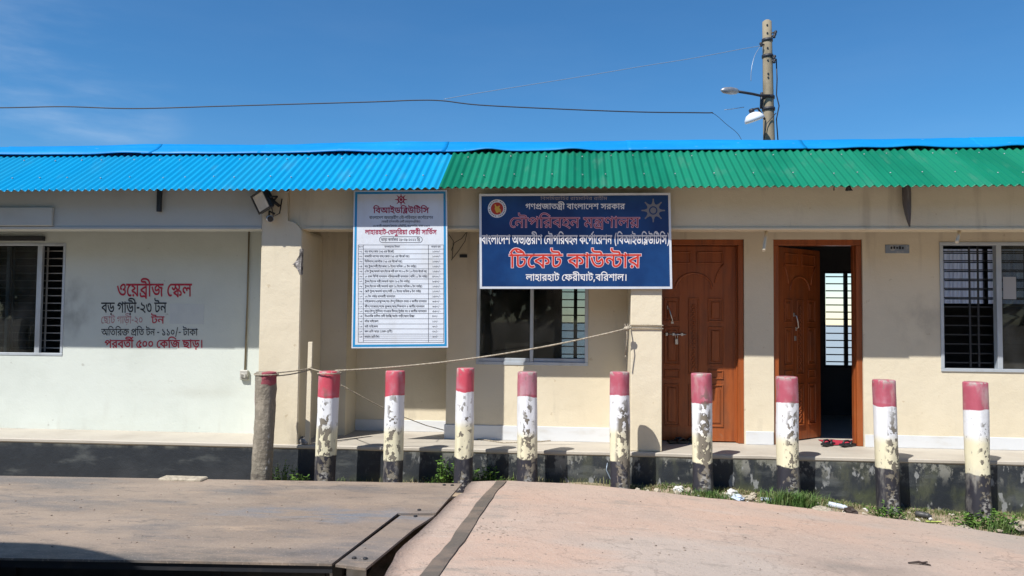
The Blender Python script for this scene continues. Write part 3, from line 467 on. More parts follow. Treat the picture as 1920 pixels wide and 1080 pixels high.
103,805,139,754,163,693,174,622,276,622]],57:[[-286,-266,-329,-260,-375,-240,-409,-204,-421,-171,-420,-127,-400,-86,-362,-56,-307,-41,-213,-45,-126,-74,-38,-124,89,-217,
44,-271,-78,-178,-157,-133,-206,-114,-255,-104,-296,-104,-323,-111,-341,-124,-350,-142,-350,-166,-340,-186,-299,-203,-239,-195,-207,-171,-182,-127,-173,-79,-172,8,-95,8,
-102,-110,-119,-166,-138,-200,-167,-230,-206,-253]],58:[[-177,-241,-238,-230,-277,-208,-303,-170,-306,-114,-298,-93,-268,-62,-224,-43,-172,-36,-172,8,-95,8,-95,-56,-128,
-102,-181,-101,-217,-110,-234,-131,-231,-157,-201,-176,-139,-174,-86,-148,-38,-102,62,-154,163,-218,121,-271,46,-220,-22,-183,-91,-226,-132,-237]],61:[[356,622,356,551,
336,551,304,540,251,508,201,460,172,419,140,346,128,262,140,171,174,111,203,87,251,70,300,72,348,92,383,31,356,14,295,-3,233,-3,205,3,152,28,109,68,76,120,51,221,57,338,
66,374,97,440,164,521,219,561,280,588,216,555,-10,551,-10,622]],65:[[-134,-17,112,-214,69,-268,-186,-81]],67:[[171,0,94,0,94,551,-10,551,-10,622,276,622,276,551,171,551],
[99,622,88,671,55,694,-207,701,-267,713,-310,736,-334,759,-356,804,-364,859,-359,912,-285,907,-288,886,-288,848,-279,814,-262,795,-230,778,-178,771,46,769,97,758,123,744,
156,704,171,622]],68:[[722,622,722,551,356,551,357,358,370,324,393,316,432,328,477,366,529,433,589,442,629,370,646,320,655,270,654,214,628,132,613,108,573,69,519,40,488,
31,385,25,294,47,214,98,166,149,122,217,82,302,29,465,105,485,163,307,207,222,231,188,257,161,313,122,378,102,451,102,512,122,536,140,569,186,580,243,577,285,561,335,535,
373,581,392,520,308,456,258,394,242,341,252,309,276,285,322,280,365,279,551,-10,551,-10,622],[363,-149,340,-145,320,-133,307,-114,303,-91,307,-67,320,-48,340,-35,363,-31,
386,-35,406,-48,419,-67,423,-91,419,-114,406,-133,386,-145]],70:[[636,622,636,551,531,551,531,0,454,0,386,76,306,138,208,184,84,212,48,303,113,343,252,414,164,466,48,502,
79,570,81,551,-10,551,-10,622],[454,551,135,551,114,560,219,517,295,468,336,432,341,376,155,284,125,265,113,280,194,264,295,225,378,172,470,83,457,79,455,137],[180,-6,
157,-2,138,10,124,28,120,52,124,76,138,95,157,108,180,112,203,108,222,95,236,76,240,52,236,28,222,10,203,-2]],75:[[290,91,203,104,133,145,100,188,88,215,72,313,86,398,
127,472,170,510,198,525,228,536,300,544,338,542,403,527,429,513,470,477,508,406,520,320,506,235,464,161,420,124,393,109,363,99],[301,473,243,462,196,431,164,379,153,311,
161,253,184,206,227,173,291,162,352,174,399,207,429,258,439,324,430,386,404,433,361,463]],76:[[287,0,213,9,185,21,145,56,133,76,123,122,137,177,163,210,182,223,234,244,
263,167,226,154,213,143,205,120,210,102,226,88,251,78,315,77,363,92,397,121,414,159,415,196,409,222,397,246,364,284,190,418,140,474,129,500,126,541,138,580,165,619,177,
631,243,596,220,566,212,544,221,498,259,461,430,331,470,281,485,245,492,205,491,155,478,106,452,66,416,34,369,12]],77:[[127,539,138,583,170,631,233,596,211,555,213,536,
224,522,404,471,436,455,478,415,490,391,500,335,497,303,469,247,414,201,378,185,289,168,249,175,289,184,311,176,378,146,467,92,553,28,507,-26,398,56,298,112,192,152,65,
185,80,256,192,235,327,240,382,260,399,275,419,311,418,355,394,391,354,411,238,440,179,462,144,490,131,513]],78:[[553,295,541,195,521,138,488,92,442,58,414,48,347,39,270,
49,201,84,160,124,122,183,87,262,56,363,29,490,105,510,152,321,185,234,203,200,244,152,266,136,315,117,366,116,406,128,435,152,456,184,468,224,475,295,471,353,458,404,
438,447,412,480,381,501,335,507,306,495,293,469,295,434,311,390,231,369,213,420,207,467,212,505,228,534,250,554,294,573,371,577,430,557,455,540,497,496,539,404]],
79:[[296,0,195,12,155,26,122,47,95,72,77,101,66,134,62,170,64,197,84,245,125,286,229,337,229,312,142,358,112,380,90,406,78,436,74,471,88,528,131,577,173,601,226,617,290,
622,366,617,425,600,468,576,507,529,519,476,514,437,499,406,461,368,409,338,368,321,365,341,434,311,486,276,519,231,530,171,526,131,515,96,496,67,470,43,396,11],[296,71,
333,73,392,87,429,114,448,151,449,188,428,228,386,260,333,282,296,292,229,270,165,227,145,190,145,149,153,131,182,100,229,78],[297,363,364,387,406,413,433,446,438,471,
429,504,401,529,355,546,291,551,240,546,196,531,165,506,154,471,162,437,188,408,232,384]],80:[[313,0,241,7,177,29,124,65,83,114,58,175,49,248,52,287,74,360,118,427,181,
489,263,547,414,629,453,575,435,534,440,493,470,465,521,455,533,456,566,400,471,341,423,298,397,254,393,207,404,181,426,158,465,146,528,146,561,61,508,35,448,16,382,4],
[320,71,385,75,460,91,424,95,370,118,335,153,318,197,320,260,334,294,356,328,405,376,475,426,473,401,441,408,403,429,386,448,370,482,368,518,375,547,384,533,282,473,201,
403,162,352,138,297,132,209,137,182,158,139,190,107,230,86]],81:[[347,39,272,50,225,70,181,103,140,150,102,213,67,294,21,452,96,475,130,344,182,219,212,177,245,146,281,
126,321,116,373,117,400,125,445,154,462,176,481,234,482,292,476,329,449,391,489,392,461,334,427,291,400,272,356,258,310,260,270,282,245,321,236,375,235,463,227,496,210,
510,166,517,175,593,256,580,277,568,298,543,310,499,314,357,331,331,356,329,387,342,419,383,443,438,499,452,524,411,543,364,557,299,558,236,546,178,524,126,489,85,442,56,
414,46]],82:[[382,301,432,286,350,258,268,248,182,259,148,272,98,315,82,343,70,411,75,454,99,512,125,546,175,587,234,613,276,621,332,620,378,608,404,593,433,563,447,538,
456,504,462,112,477,88,528,77,520,0,436,15,401,42,389,69,383,102],[266,322,339,330,404,357,382,338,381,472,372,515,350,540,308,551,258,545,209,519,171,476,154,436,153,
384,169,351,200,332]],83:[[237,0,186,6,150,23,116,58,97,98,91,164,90,503,83,526,73,536,22,547,31,624,81,619,118,607,144,587,156,568,167,516,167,355,239,372,301,373,366,
362,443,363,482,378,514,418,586,383,561,341,515,306,457,293,398,297,418,312,436,279,446,240,441,152,420,99,386,57,344,26,293,6],[238,71,283,78,318,98,344,127,364,174,369,
212,361,258,338,286,297,302,229,301,167,281,167,152,175,109,198,81]],84:[[174,315,218,311,256,298,288,278,321,235,332,200,330,145,312,101,278,62,275,72,319,79,393,101,
446,136,463,159,476,214,467,263,436,304,400,328,346,352,193,400,106,434,69,459,47,485,36,518,38,559,52,594,83,631,146,596,129,576,119,553,122,529,133,512,186,484,304,447,
376,424,457,387,495,360,534,317,556,252,556,187,542,135,513,94,474,61,396,26,301,6,183,0,161,68,218,96,243,121,257,169,245,213,225,233,194,244,158,244,133,237,117,224,
109,206,110,180,119,152,44,135,32,170,27,207,37,251,65,285,111,307]],131:[[-254,707,72,917,110,860,-209,644]],202:[[265,622,265,551,195,551,255,573,193,514,176,487,162,
446,160,361,190,187,189,131,178,80,154,34,128,8,71,-26,20,-44,-10,-52,-31,17,25,34,64,54,89,79,104,106,112,188,82,358,84,445,96,488,131,542,157,572,172,551,-10,551,-10,
622]],203:[[940,622,940,551,-10,551,-10,622],[471,528,521,524,568,507,596,482,614,446,620,389,620,0,543,0,522,54,499,75,468,86,252,70,185,77,134,95,89,128,57,182,46,262,
56,353,133,341,124,277,129,218,144,185,166,164,223,146,317,148,402,160,467,158,510,141,543,106,543,394,536,428,520,446,471,457,416,446,360,408,333,369,327,333,341,308,
377,301,422,305,429,234,374,226,320,232,282,251,267,266,249,306,248,350,257,383,299,449,330,477,385,510,426,524],[759,425,814,416,837,406,873,372,892,327,891,270,874,224,
851,195,816,168,768,145,738,135,714,207,776,231,812,264,819,293,808,334,789,348,753,356,717,348,682,326,650,290,620,242,577,279,617,344,660,390,707,416]],204:[[706,622,
706,551,601,551,601,0,524,13,437,107,332,182,255,216,166,238,142,331,190,296,235,287,314,264,405,217,473,164,526,108,524,688,577,688,600,622],[450,470,442,416,418,372,
381,335,332,308,274,288,209,276,162,285,142,331,247,346,299,364,337,387,369,431,374,481,361,522,316,571,371,625,428,554,444,514],[182,430,153,432,105,448,69,479,58,499,
49,559,71,628,147,607,135,582,130,552,134,529,144,514,182,501,235,514,281,554,316,612,371,625,373,575,338,515,311,483,279,458,243,440],[601,-117,526,-117,509,-79,484,-52,
431,-31,379,-31,232,-47,183,-43,135,-30,93,-6,62,32,47,86,48,137,55,174,132,165,124,126,126,88,141,54,169,35,232,25,364,41,428,38,483,19,524,-18,524,84,601,104]],
214:[[685,622,685,551,279,551,279,200,290,142,319,116,351,111,407,122,458,151,500,193,522,226,542,278,546,314,537,353,521,370,477,379,424,372,413,443,474,453,514,453,562,
440,588,422,608,396,620,362,623,298,616,259,595,203,536,123,482,81,441,58,371,40,328,40,282,50,248,70,231,88,212,124,205,158,202,551,-10,551,-10,622],[502,622,491,671,
458,694,247,704,195,720,154,747,134,772,116,821,113,865,118,912,192,907,189,888,195,822,207,802,235,783,280,773,468,766,500,758,538,734,564,690,574,622],[576,-190,501,
-190,473,-139,446,-117,415,-105,207,-120,142,-108,100,-84,66,-44,50,-8,42,38,43,106,53,158,130,148,126,128,119,75,122,26,132,-4,156,-32,179,-43,221,-49,360,-33,416,-35,
457,-50,499,-86,503,130,576,184]],224:[[765,622,765,551,660,551,660,0,583,0,583,396,605,332,530,434,466,504,404,544,337,556,299,552,249,533,205,501,155,447,147,445,178,
460,213,465,240,463,283,447,298,434,318,398,325,356,321,320,304,326,363,387,500,516,549,463,265,195,206,250,288,328,252,285,222,262,255,319,257,355,243,383,224,394,199,
398,168,394,137,380,61,452,143,544,208,594,254,616,304,628,357,628,408,617,453,596,496,565,539,523,606,441,588,446,587,458,583,688,636,688,659,622],[660,-43,585,-43,551,
15,533,29,500,41,449,42,324,28,251,26,194,33,138,50,90,82,57,135,46,183,48,258,54,287,131,277,123,211,133,158,162,124,191,109,227,101,292,99,409,113,477,114,543,95,583,
61,583,151,660,151]],226:[[673,622,673,551,568,551,568,0,491,14,433,93,352,161,254,213,181,236,143,243,104,339,302,444,514,524,491,482,491,551,-10,551,-10,622],[491,474,
512,446,352,384,197,304,282,278,371,234,450,174,505,98,496,98,492,156],[568,-117,493,-117,477,-79,454,-52,404,-31,356,-31,219,-47,158,-40,116,-24,80,5,55,48,46,108,50,
154,55,174,132,165,124,126,126,88,139,54,166,35,222,25,340,41,404,38,453,19,491,-18,491,73,568,104]],232:[[702,622,702,551,597,551,597,183,520,194,522,558,520,688,573,
688,597,622],[376,629,448,614,479,596,519,558,549,509,545,404,511,468,472,516,450,534,403,554,359,555,315,534,292,491,293,452,299,435,324,406,342,394,428,377,421,300,361,
309,293,339,250,388,231,450,235,522,262,578,306,612,340,625],[92,629,133,625,172,612,220,575,251,515,256,441,237,383,195,335,128,306,69,300,63,377,127,386,168,407,189,
436,196,468,190,505,170,532,116,555,68,555,6,545,-2,620],[597,-43,523,-43,505,-5,480,22,428,42,379,42,229,26,182,30,136,44,96,68,66,106,51,160,53,219,56,239,134,230,128,
191,131,155,149,124,178,106,251,99,368,114,427,112,479,96,520,61,520,222,597,221]],263:[[611,622,611,551,501,551,501,0,424,0,388,58,314,135,221,196,151,225,76,243,37,339,
185,420,340,488,447,524,424,482,424,622],[424,474,445,446,285,384,130,304,215,276,304,230,382,167,438,88,429,88,425,146],[240,629,293,624,287,552,224,551,197,535,189,519,
189,496,211,464,293,423,233,378,182,408,142,441,124,466,113,494,110,537,123,575,152,606,199,625],[987,622,987,551,882,551,882,0,805,0,747,85,666,157,567,212,495,236,457,
243,439,352,628,449,828,524,805,482,805,551,585,551,585,622],[805,474,826,446,666,384,511,304,596,276,685,230,764,167,819,88,810,88,806,146]],269:[[397,306,350,309,311,
320,195,392,155,398,130,385,124,363,134,334,160,308,105,253,70,290,52,319,43,351,46,401,58,426,89,453,129,467,180,468,232,448,347,378,389,371,433,381,458,410,463,442,458,
479,432,531,393,575,472,591,504,554,530,504,539,458,536,401,522,367,488,330,438,310],[87,601,163,576,222,530,244,468,241,405,165,407,166,464,154,499,130,528,112,540,65,
556],[-10,551,-10,622,623,622,623,551],[514,369,514,0,437,0,386,54,349,82,288,116,241,134,189,148,154,226,247,281,352,329,437,358],[437,303,346,259,230,193,236,202,298,
180,377,139,440,88]],285:[[438,-12,358,-2,298,28,262,73,250,129,254,165,265,196,342,321,358,358,362,555,439,555,439,389,433,340,417,300,341,178,329,149,331,104,343,86,
362,73,413,60,481,62,529,77,569,110,577,129,576,152,552,181,604,236,646,197,658,161,657,126,644,87,618,51,580,22,531,0],[382,446,248,400,118,342,111,356,175,342,232,320,
326,258,287,210,257,231,171,271,74,292,37,382,212,463,381,519],[543,246,489,250,494,320,555,321,577,340,575,375,541,412,494,434,426,449,426,521,463,514,527,494,578,469,
616,439,641,404,655,344,642,295,604,260],[-10,551,-10,622,732,622,732,551],[550,622,539,671,506,694,250,704,213,713,170,736,146,759,124,804,116,859,121,912,195,907,192,
888,198,822,210,802,238,783,303,771,496,769,548,758,574,744,607,704,622,622]],287:[[486,528,522,526,579,508,602,493,631,451,641,396,635,354,618,318,590,285,531,244,457,
212,427,282,508,315,544,340,562,373,559,420,533,448,502,456,450,454,390,436,344,406,315,365,315,352,324,336,364,322,344,248,296,262,250,297,235,350,247,399,294,459,349,
495,414,520],[654,170,650,133,639,99,620,70,561,26,524,11,480,3,399,1,336,12,277,35,221,70,169,119,123,183,81,263,28,417,104,440,163,274,209,194,235,162,292,114,357,85,
433,76,512,89,551,112,563,129,571,149,571,188,548,230,485,268,565,303,603,278,631,246,648,210],[759,473,814,464,857,438,885,399,893,334,882,287,851,243,794,204,738,183,
714,255,791,289,812,312,819,341,814,371,798,390,751,404,718,399,686,384,651,355,609,307,575,336,619,401,664,443,710,466],[940,622,940,551,-10,551,-10,622]],293:[[441,556,
441,505,440,515,471,510,556,481,623,434,654,393,664,370,672,319,664,275,651,250,618,221,588,210,551,206,500,211,504,281,567,282,586,293,598,316,596,345,576,381,536,412,
440,442,442,448,442,63,370,63,296,153,227,210,142,252,75,269,37,363,185,440,332,500,384,516,365,476,365,555],[365,471,385,438,270,395,111,317,101,336,147,325,189,311,261,
270,320,222,368,170],[661,622,661,551,-10,551,-10,622],[923,622,923,551,818,551,818,-33,741,-33,742,82,741,551,639,551,639,622],[305,-28,267,-22,231,-2,194,33,154,89,215,
126,260,62,280,51,313,47,360,58,518,147,578,157,636,147,688,116,749,61,743,-27,657,59,621,78,585,84,520,67,377,-13]],357:[[507,304,460,308,420,320,384,343,302,408,265,
416,238,401,230,375,236,349,272,308,217,253,178,295,159,326,149,361,149,398,158,428,184,462,222,482,261,489,299,485,331,474,462,379,504,371,533,375,555,388,569,410,573,
461,554,514,504,575,583,591,614,554,640,504,650,458,647,401,635,366,602,329,552,308],[731,622,731,551,-10,551,-10,622],[421,-55,378,-53,298,-37,225,-4,191,20,128,84,99,
125,72,172,24,284,99,307,157,180,201,117,226,91,281,52,344,28,417,20,494,28,544,54,572,93,581,143,578,174,562,213,543,232,504,250,450,252,420,237,405,210,404,185,412,149,
337,135,326,182,325,224,335,255,355,280,381,299,431,316,468,319,525,313,572,294,609,266,636,230,656,164,655,111,642,60,615,16,597,-2,523,-42]],361:[[821,622,821,551,455,
551,456,359,460,337,476,319,511,319,542,335,588,380,628,433,688,442,703,418,745,320,755,245,748,184,726,130,711,106,692,86,644,52,585,31,485,26,396,48,340,82,286,132,212,
245,189,294,259,325,324,203,383,141,455,107,513,100,582,110,635,140,668,186,679,243,666,320,634,373,680,392,634,326,571,268,509,243,450,248,408,276,384,322,379,365,378,
551,-10,551,-10,622],[181,500,222,497,281,479,318,460,371,419,405,386,415,286,331,370,244,419,189,428,155,421,130,400,125,375,134,345,165,318,113,258,97,270,71,296,48,
342,44,395,54,430,74,457,99,478,130,492]],367:[[897,622,897,551,792,551,792,0,715,0,715,353,738,290,673,363,640,375,614,367,588,336,488,173,452,142,425,131,380,128,329,
144,292,175,240,244,301,281,326,241,355,211,385,203,417,212,459,259,556,417,580,438,606,448,636,448,666,439,741,374,721,373,719,384,715,551,-10,551,-10,622],[509,302,478,
271,452,401,435,431,412,453,362,476,267,495,292,571,334,551,433,520,484,479,508,435,520,378,522,355],[207,445,280,435,354,405,431,356,513,290,476,246,344,336,282,363,240,
372,198,372,165,363,134,334,128,304,138,268,157,249,202,223,165,152,115,179,78,216,54,259,47,328,58,366,93,409,144,436]],369:[[468,308,422,311,384,322,334,353,266,408,
229,416,202,401,194,375,200,349,236,308,181,253,142,295,123,326,113,361,113,398,122,428,138,452,160,470,199,486,245,488,280,480,325,455,425,379,468,371,497,375,519,388,
533,410,537,461,518,514,467,575,547,591,586,543,609,489,615,442,605,384,593,361,555,327,530,316],[703,622,703,551,-10,551,-10,622],[456,370,502,366,547,349,574,326,592,
293,598,236,598,-117,521,-117,500,-63,477,-42,448,-31,230,-47,165,-36,117,-13,77,27,57,66,46,145,52,214,56,235,133,223,124,158,129,101,144,68,178,40,245,27,401,44,445,41,
474,32,500,15,521,-11,521,241,516,268,507,286,468,303,413,298,360,268,325,227,320,196,334,174,368,168,408,171,415,102,338,95,286,110,250,148,242,176,242,207,267,269,321,
324,394,361]],370:[[192,471,235,467,291,449,370,389,400,358,399,268,355,319,306,361,281,378,231,397,191,398,151,382,134,361,128,331,133,306,146,285,202,250,165,179,139,
192,95,224,64,264,54,286,46,334,52,377,80,425,124,456],[858,622,858,551,452,551,453,168,466,122,492,101,543,97,598,115,645,149,695,211,718,281,718,314,710,338,694,355,
667,363,597,357,586,428,636,437,687,438,720,431,749,417,771,395,788,365,796,326,795,274,768,188,716,115,636,54,592,35,544,25,469,30,412,63,381,124,375,191,379,363,375,
551,-10,551,-10,622],[675,622,664,671,631,694,420,704,368,720,327,747,307,772,289,821,286,865,291,912,365,907,362,888,368,822,380,802,408,783,453,773,641,766,673,758,711,
734,737,690,747,622]],388:[[508,556,508,125,437,121,382,180,312,228,227,265,129,286,92,375,242,447,395,504,449,519,431,479,431,555],[431,474,451,446,310,397,172,334,162,
350,251,328,343,288,435,217],[613,622,613,551,-10,551,-10,622],[176,183,219,178,254,162,306,109,319,129,343,147,370,153,397,148,420,134,469,83,434,114,434,147,508,147,
508,-43,431,-43,431,109,464,17,419,72,383,85,362,79,349,66,342,26,344,3,283,0,273,46,252,83,222,107,169,114,138,100,127,84,123,64,128,39,142,18,207,-16,178,-84,124,-59,
82,-26,66,-7,47,40,45,68,54,114,66,133,102,165,124,175]],394:[[396,300,351,304,312,317,195,392,155,398,130,385,124,363,134,334,160,308,105,253,70,290,52,319,43,351,46,
401,58,426,89,453,129,467,180,468,232,448,347,378,389,371,433,381,458,410,463,442,458,479,432,531,393,575,409,622,456,622,501,563,526,514,539,460,536,400,515,351,491,326,
440,304],[87,601,163,576,222,530,244,468,241,405,165,407,166,464,154,499,130,528,112,540,65,556],[432,622,433,551,-10,551,-10,622],[1157,622,1157,551,1052,551,1052,0,975,
0,975,396,997,332,922,434,858,504,796,544,729,556,691,552,641,533,597,501,547,447,539,445,570,460,605,465,632,463,675,447,690,434,710,398,717,356,713,320,696,326,755,387,
892,516,941,463,657,195,598,250,680,328,644,285,614,262,647,319,649,355,642,375,616,394,591,398,560,394,529,380,491,495,541,549,596,592,657,619,700,628,749,628,800,617,
845,596,888,565,931,523,998,441,980,446,979,458,975,688,1028,688,1051,622]],413:[[741,622,741,551,636,551,636,212,559,212,559,365,565,334,531,375,506,393,465,404,427,395,
408,378,401,359,400,296,335,292,321,345,292,386,254,411,210,419,161,409,140,391,129,366,130,334,143,304,169,283,225,256,198,182,177,190,104,230,77,259,57,293,47,334,47,
376,58,410,91,453,122,474,160,487,201,491,256,486,318,460,370,408,354,408,360,424,392,458,437,475,469,475,500,468,541,445,571,422,562,407,559,551,-10,551,-10,622],[286,
198,325,194,362,182,392,161,415,134,444,168,488,178,544,164,598,124,560,139,559,238,636,238,636,-43,559,-43,559,134,592,48,556,84,523,106,490,109,459,90,452,69,453,24,
392,21,380,67,344,114,293,130,256,122,241,107,234,89,238,54,264,25,317,-1,288,-69,234,-44,192,-12,164,30,157,54,157,106,176,147,212,179,234,190]],423:[[270,616,358,605,
394,592,446,550,473,490,476,453,471,409,456,371,434,339,368,293,286,270,191,272,122,296,72,342,48,409,51,478,75,531,101,559,133,581,189,604],[274,554,214,546,166,523,133,
486,123,454,130,395,155,362,195,342,248,335,306,343,355,368,388,407,399,439,392,498,368,529,328,548],[129,549,210,515,288,472,360,424,422,371,388,313,322,369,247,420,166,
464,82,499],[575,622,575,551,404,551,275,569,124,553,-10,551,-10,622],[393,622,382,671,349,694,145,704,93,720,52,747,32,772,14,821,11,865,16,912,90,907,87,888,93,822,105,
802,133,783,178,773,359,766,391,758,429,734,455,690,465,622],[301,-12,224,-2,166,28,146,51,122,106,119,139,124,175,140,208,166,238,202,266,269,303,295,315,387,303,258,
227,216,190,201,164,197,121,211,88,239,69,277,60,362,65,392,77,424,100,440,129,439,154,427,172,403,190,452,246,498,211,518,175,522,147,515,106,496,68,463,36,394,0]],
424:[[395,0,312,12,241,47,186,101,149,168,167,235,234,244,281,260,328,291,358,331,372,378,377,444,372,498,355,551,-10,551,-10,622,313,622,262,702,243,758,248,816,278,869,
331,917,382,861,344,825,329,803,322,778,322,748,344,700,404,622,714,622,714,551,478,553,572,443,616,368,639,285,640,206,635,173,613,115,597,89,555,47,500,17,468,8],[394,
74,447,80,506,111,543,161,560,222,553,312,527,379,480,452,406,536,423,532,444,442,445,388,435,332,420,297,397,264,365,234,322,207,267,185,199,168,213,229,238,160,280,112,
334,83],[209,560,159,523,127,476,121,440,133,390,153,366,181,350,252,336,342,343,403,371,366,305,289,274,215,270,142,290,102,314,72,348,52,388,46,436,52,477,68,516,94,
549,125,573],[136,549,256,494,332,445,398,393,426,365,396,316,328,372,252,422,172,465,88,499]],431:[[500,310,436,318,384,342,362,359,326,407,312,437,324,439,309,391,284,
346,260,322,232,305,197,300,155,306,117,325,92,346,37,417,98,453,124,413,155,384,186,376,219,385,245,414,258,446,271,551,340,551,368,466,404,412,453,379,517,372,544,381,
563,400,572,426,572,461,552,514,503,575,583,591,591,583,622,543,644,489,650,442,640,384,628,361,588,328,562,318],[823,622,823,551,-10,551,-10,622],[546,352,546,318,544,
323,605,310,686,279,729,248,761,209,772,187,780,136,772,92,749,54,732,39,685,22,604,25,608,95,671,97,690,108,702,133,701,162,681,197,641,227,545,256,546,263,546,-43,469,
-43,417,16,351,61,274,92,191,109,154,199,277,256,405,302,489,323,469,286,469,342],[469,285,493,256,394,226,233,159,227,172,337,142,398,108,473,50]],434:[[188,127,149,133,
112,153,75,188,35,244,96,281,121,241,150,211,180,203,205,209,246,250,351,417,375,438,415,449,446,444,474,430,536,374,539,343,532,292,468,363,447,374,416,370,383,336,305,
204,271,160,235,135],[271,271,244,398,214,441,184,461,146,476,38,495,53,571,107,551,202,528,236,512,275,480,299,436,315,356],[993,622,993,551,588,551,589,168,602,122,628,
101,679,97,734,115,781,149,831,211,854,281,854,314,846,338,830,355,803,363,733,357,722,428,772,437,823,438,856,431,885,417,907,395,924,365,932,326,931,274,904,188,852,
115,772,54,705,29,621,27,579,41,548,63,517,124,511,191,515,373,511,551,-10,551,-10,622],[811,622,800,671,767,694,556,704,504,720,463,747,443,772,425,821,422,865,427,912,
501,907,498,888,504,822,516,802,544,783,589,773,777,766,809,758,847,734,873,690,883,622]],450:[[356,622,356,551,336,551,304,540,251,508,201,460,172,419,140,346,128,262,
140,171,161,128,188,98,219,79,267,69,309,74,348,92,383,31,356,14,310,0,263,-5,232,-3,177,14,129,46,109,68,76,120,56,185,49,260,55,333,74,398,102,454,138,503,179,544,246,
591,312,622]],454:[[813,622,813,551,501,551,501,0,424,0,366,85,285,157,186,212,76,243,37,339,236,444,447,524,424,482,424,551,-10,551,-10,622],[424,474,445,446,285,384,
130,304,215,276,304,230,382,167,438,88,429,88,425,146],[638,164,585,172,536,199,495,246,461,317,498,385,532,298,553,269,588,242,628,233,661,241,686,267,691,298,686,328,
670,354,641,375,595,389,610,463,669,444,720,411,755,364,766,322,765,270,758,244,732,201,691,173],[185,-6,162,-2,142,10,129,28,125,52,129,76,142,95,162,108,185,112,208,
108,228,95,241,76,245,52,241,28,228,10,208,-2]],492:[[276,622,276,551,171,551,171,0,94,0,94,551,-10,551,-10,622,82,622,20,706,40,735,106,813,157,856,248,901,323,915,428,
914,516,898,628,855,739,794,828,736,788,680,622,781,503,828,430,842,376,844,312,839,258,824,212,800,173,770,107,693,160,622]],493:[[276,622,276,551,171,551,171,0,94,0,94,
551,-10,551,-10,622,82,622,19,707,67,763,147,836,210,874,283,901,324,910,417,917,516,912,648,884,774,834,904,767,950,740,913,684,748,770,608,822,524,839,461,843,388,843,
317,832,258,812,208,785,165,751,108,692,160,622]],502:[[276,551,171,551,171,0,94,0,94,551,-10,551,-10,622,94,622,84,682,60,731,26,770,-41,812,-95,831,-187,845,-307,846,
-391,834,-436,809,-440,783,-428,771,-393,764,-244,762,-185,754,-135,725,-108,680,-100,615,-167,615,-176,662,-189,678,-207,687,-392,693,-465,708,-497,728,-518,768,-517,
817,-505,841,-456,882,-419,897,-320,915,-162,913,-78,899,-6,877,54,846,103,805,139,754,163,693,174,622,276,622],[-111,707,215,917,253,860,-66,644]],520:[[843,622,843,551,
438,551,438,185,448,128,478,101,510,96,566,107,617,136,659,178,681,211,701,263,705,299,696,338,680,355,636,364,583,357,572,428,612,436,673,438,706,431,747,407,766,381,
782,326,781,274,754,188,721,137,681,95,600,44,555,29,505,24,471,27,429,41,390,73,372,109,364,143,361,551,256,551,256,622],[661,622,648,669,611,691,406,700,369,709,326,
732,302,755,280,800,272,855,277,909,351,904,347,874,357,810,374,789,394,777,439,766,576,759,695,734,722,690,733,622],[276,622,276,551,171,551,171,0,94,0,94,551,-10,551,
-10,622,82,622,20,704,37,733,93,812,159,873,213,901,244,910,313,917,381,912,475,883,566,832,661,762,695,734,655,688,538,773,440,824,345,845,298,845,251,835,211,816,176,
789,106,693,160,622]],529:[[-286,-266,-329,-260,-375,-240,-409,-204,-421,-171,-420,-127,-400,-86,-362,-56,-307,-41,-213,-45,-126,-74,-38,-124,89,-217,44,-271,-78,-178,
-157,-133,-206,-114,-255,-104,-296,-104,-323,-111,-341,-124,-350,-142,-350,-166,-340,-186,-299,-203,-239,-195,-207,-171,-182,-127,-173,-79,-172,8,-95,8,-102,-110,-119,
-166,-138,-200,-167,-230,-206,-253]],593:[[256,-135,192,-32,147,83,131,144,113,269,113,396,120,458,147,580,192,692,256,792,337,792,278,689,234,575,218,515,199,393,199,
268,206,206,232,85,277,-30,338,-135]],594:[[82,-135,142,-32,186,80,202,140,220,262,220,388,213,451,186,572,142,686,81,792,163,792,227,690,272,574,299,450,306,388,306,261,
299,198,272,78,227,-35,163,-135]],597:[[190,116,197,105,187,69,130,-82,113,-119,46,-119,93,116]],598:[[49,338,291,338,291,256,49,256]],600:[[315,792,397,792,135,-125,52,
-125]],641:[[194,0,194,622,275,622,275,0]]}
GLY = {k: [list(zip(c[0::2], c[1::2])) for c in v] for k, v in OUTLINES.items()}
_gc = {}
def winding(cs, x, y):
    w = 0
    for c in cs:
        n = len(c)
        for i in range(n):
            x0, y0 = c[i]; x1, y1 = c[(i+1) % n]
            if (y0 <= y) != (y1 <= y):
                t = (y-y0)/(y1-y0)
                if x0+t*(x1-x0) > x: w += 1 if y1 > y0 else -1
    return w
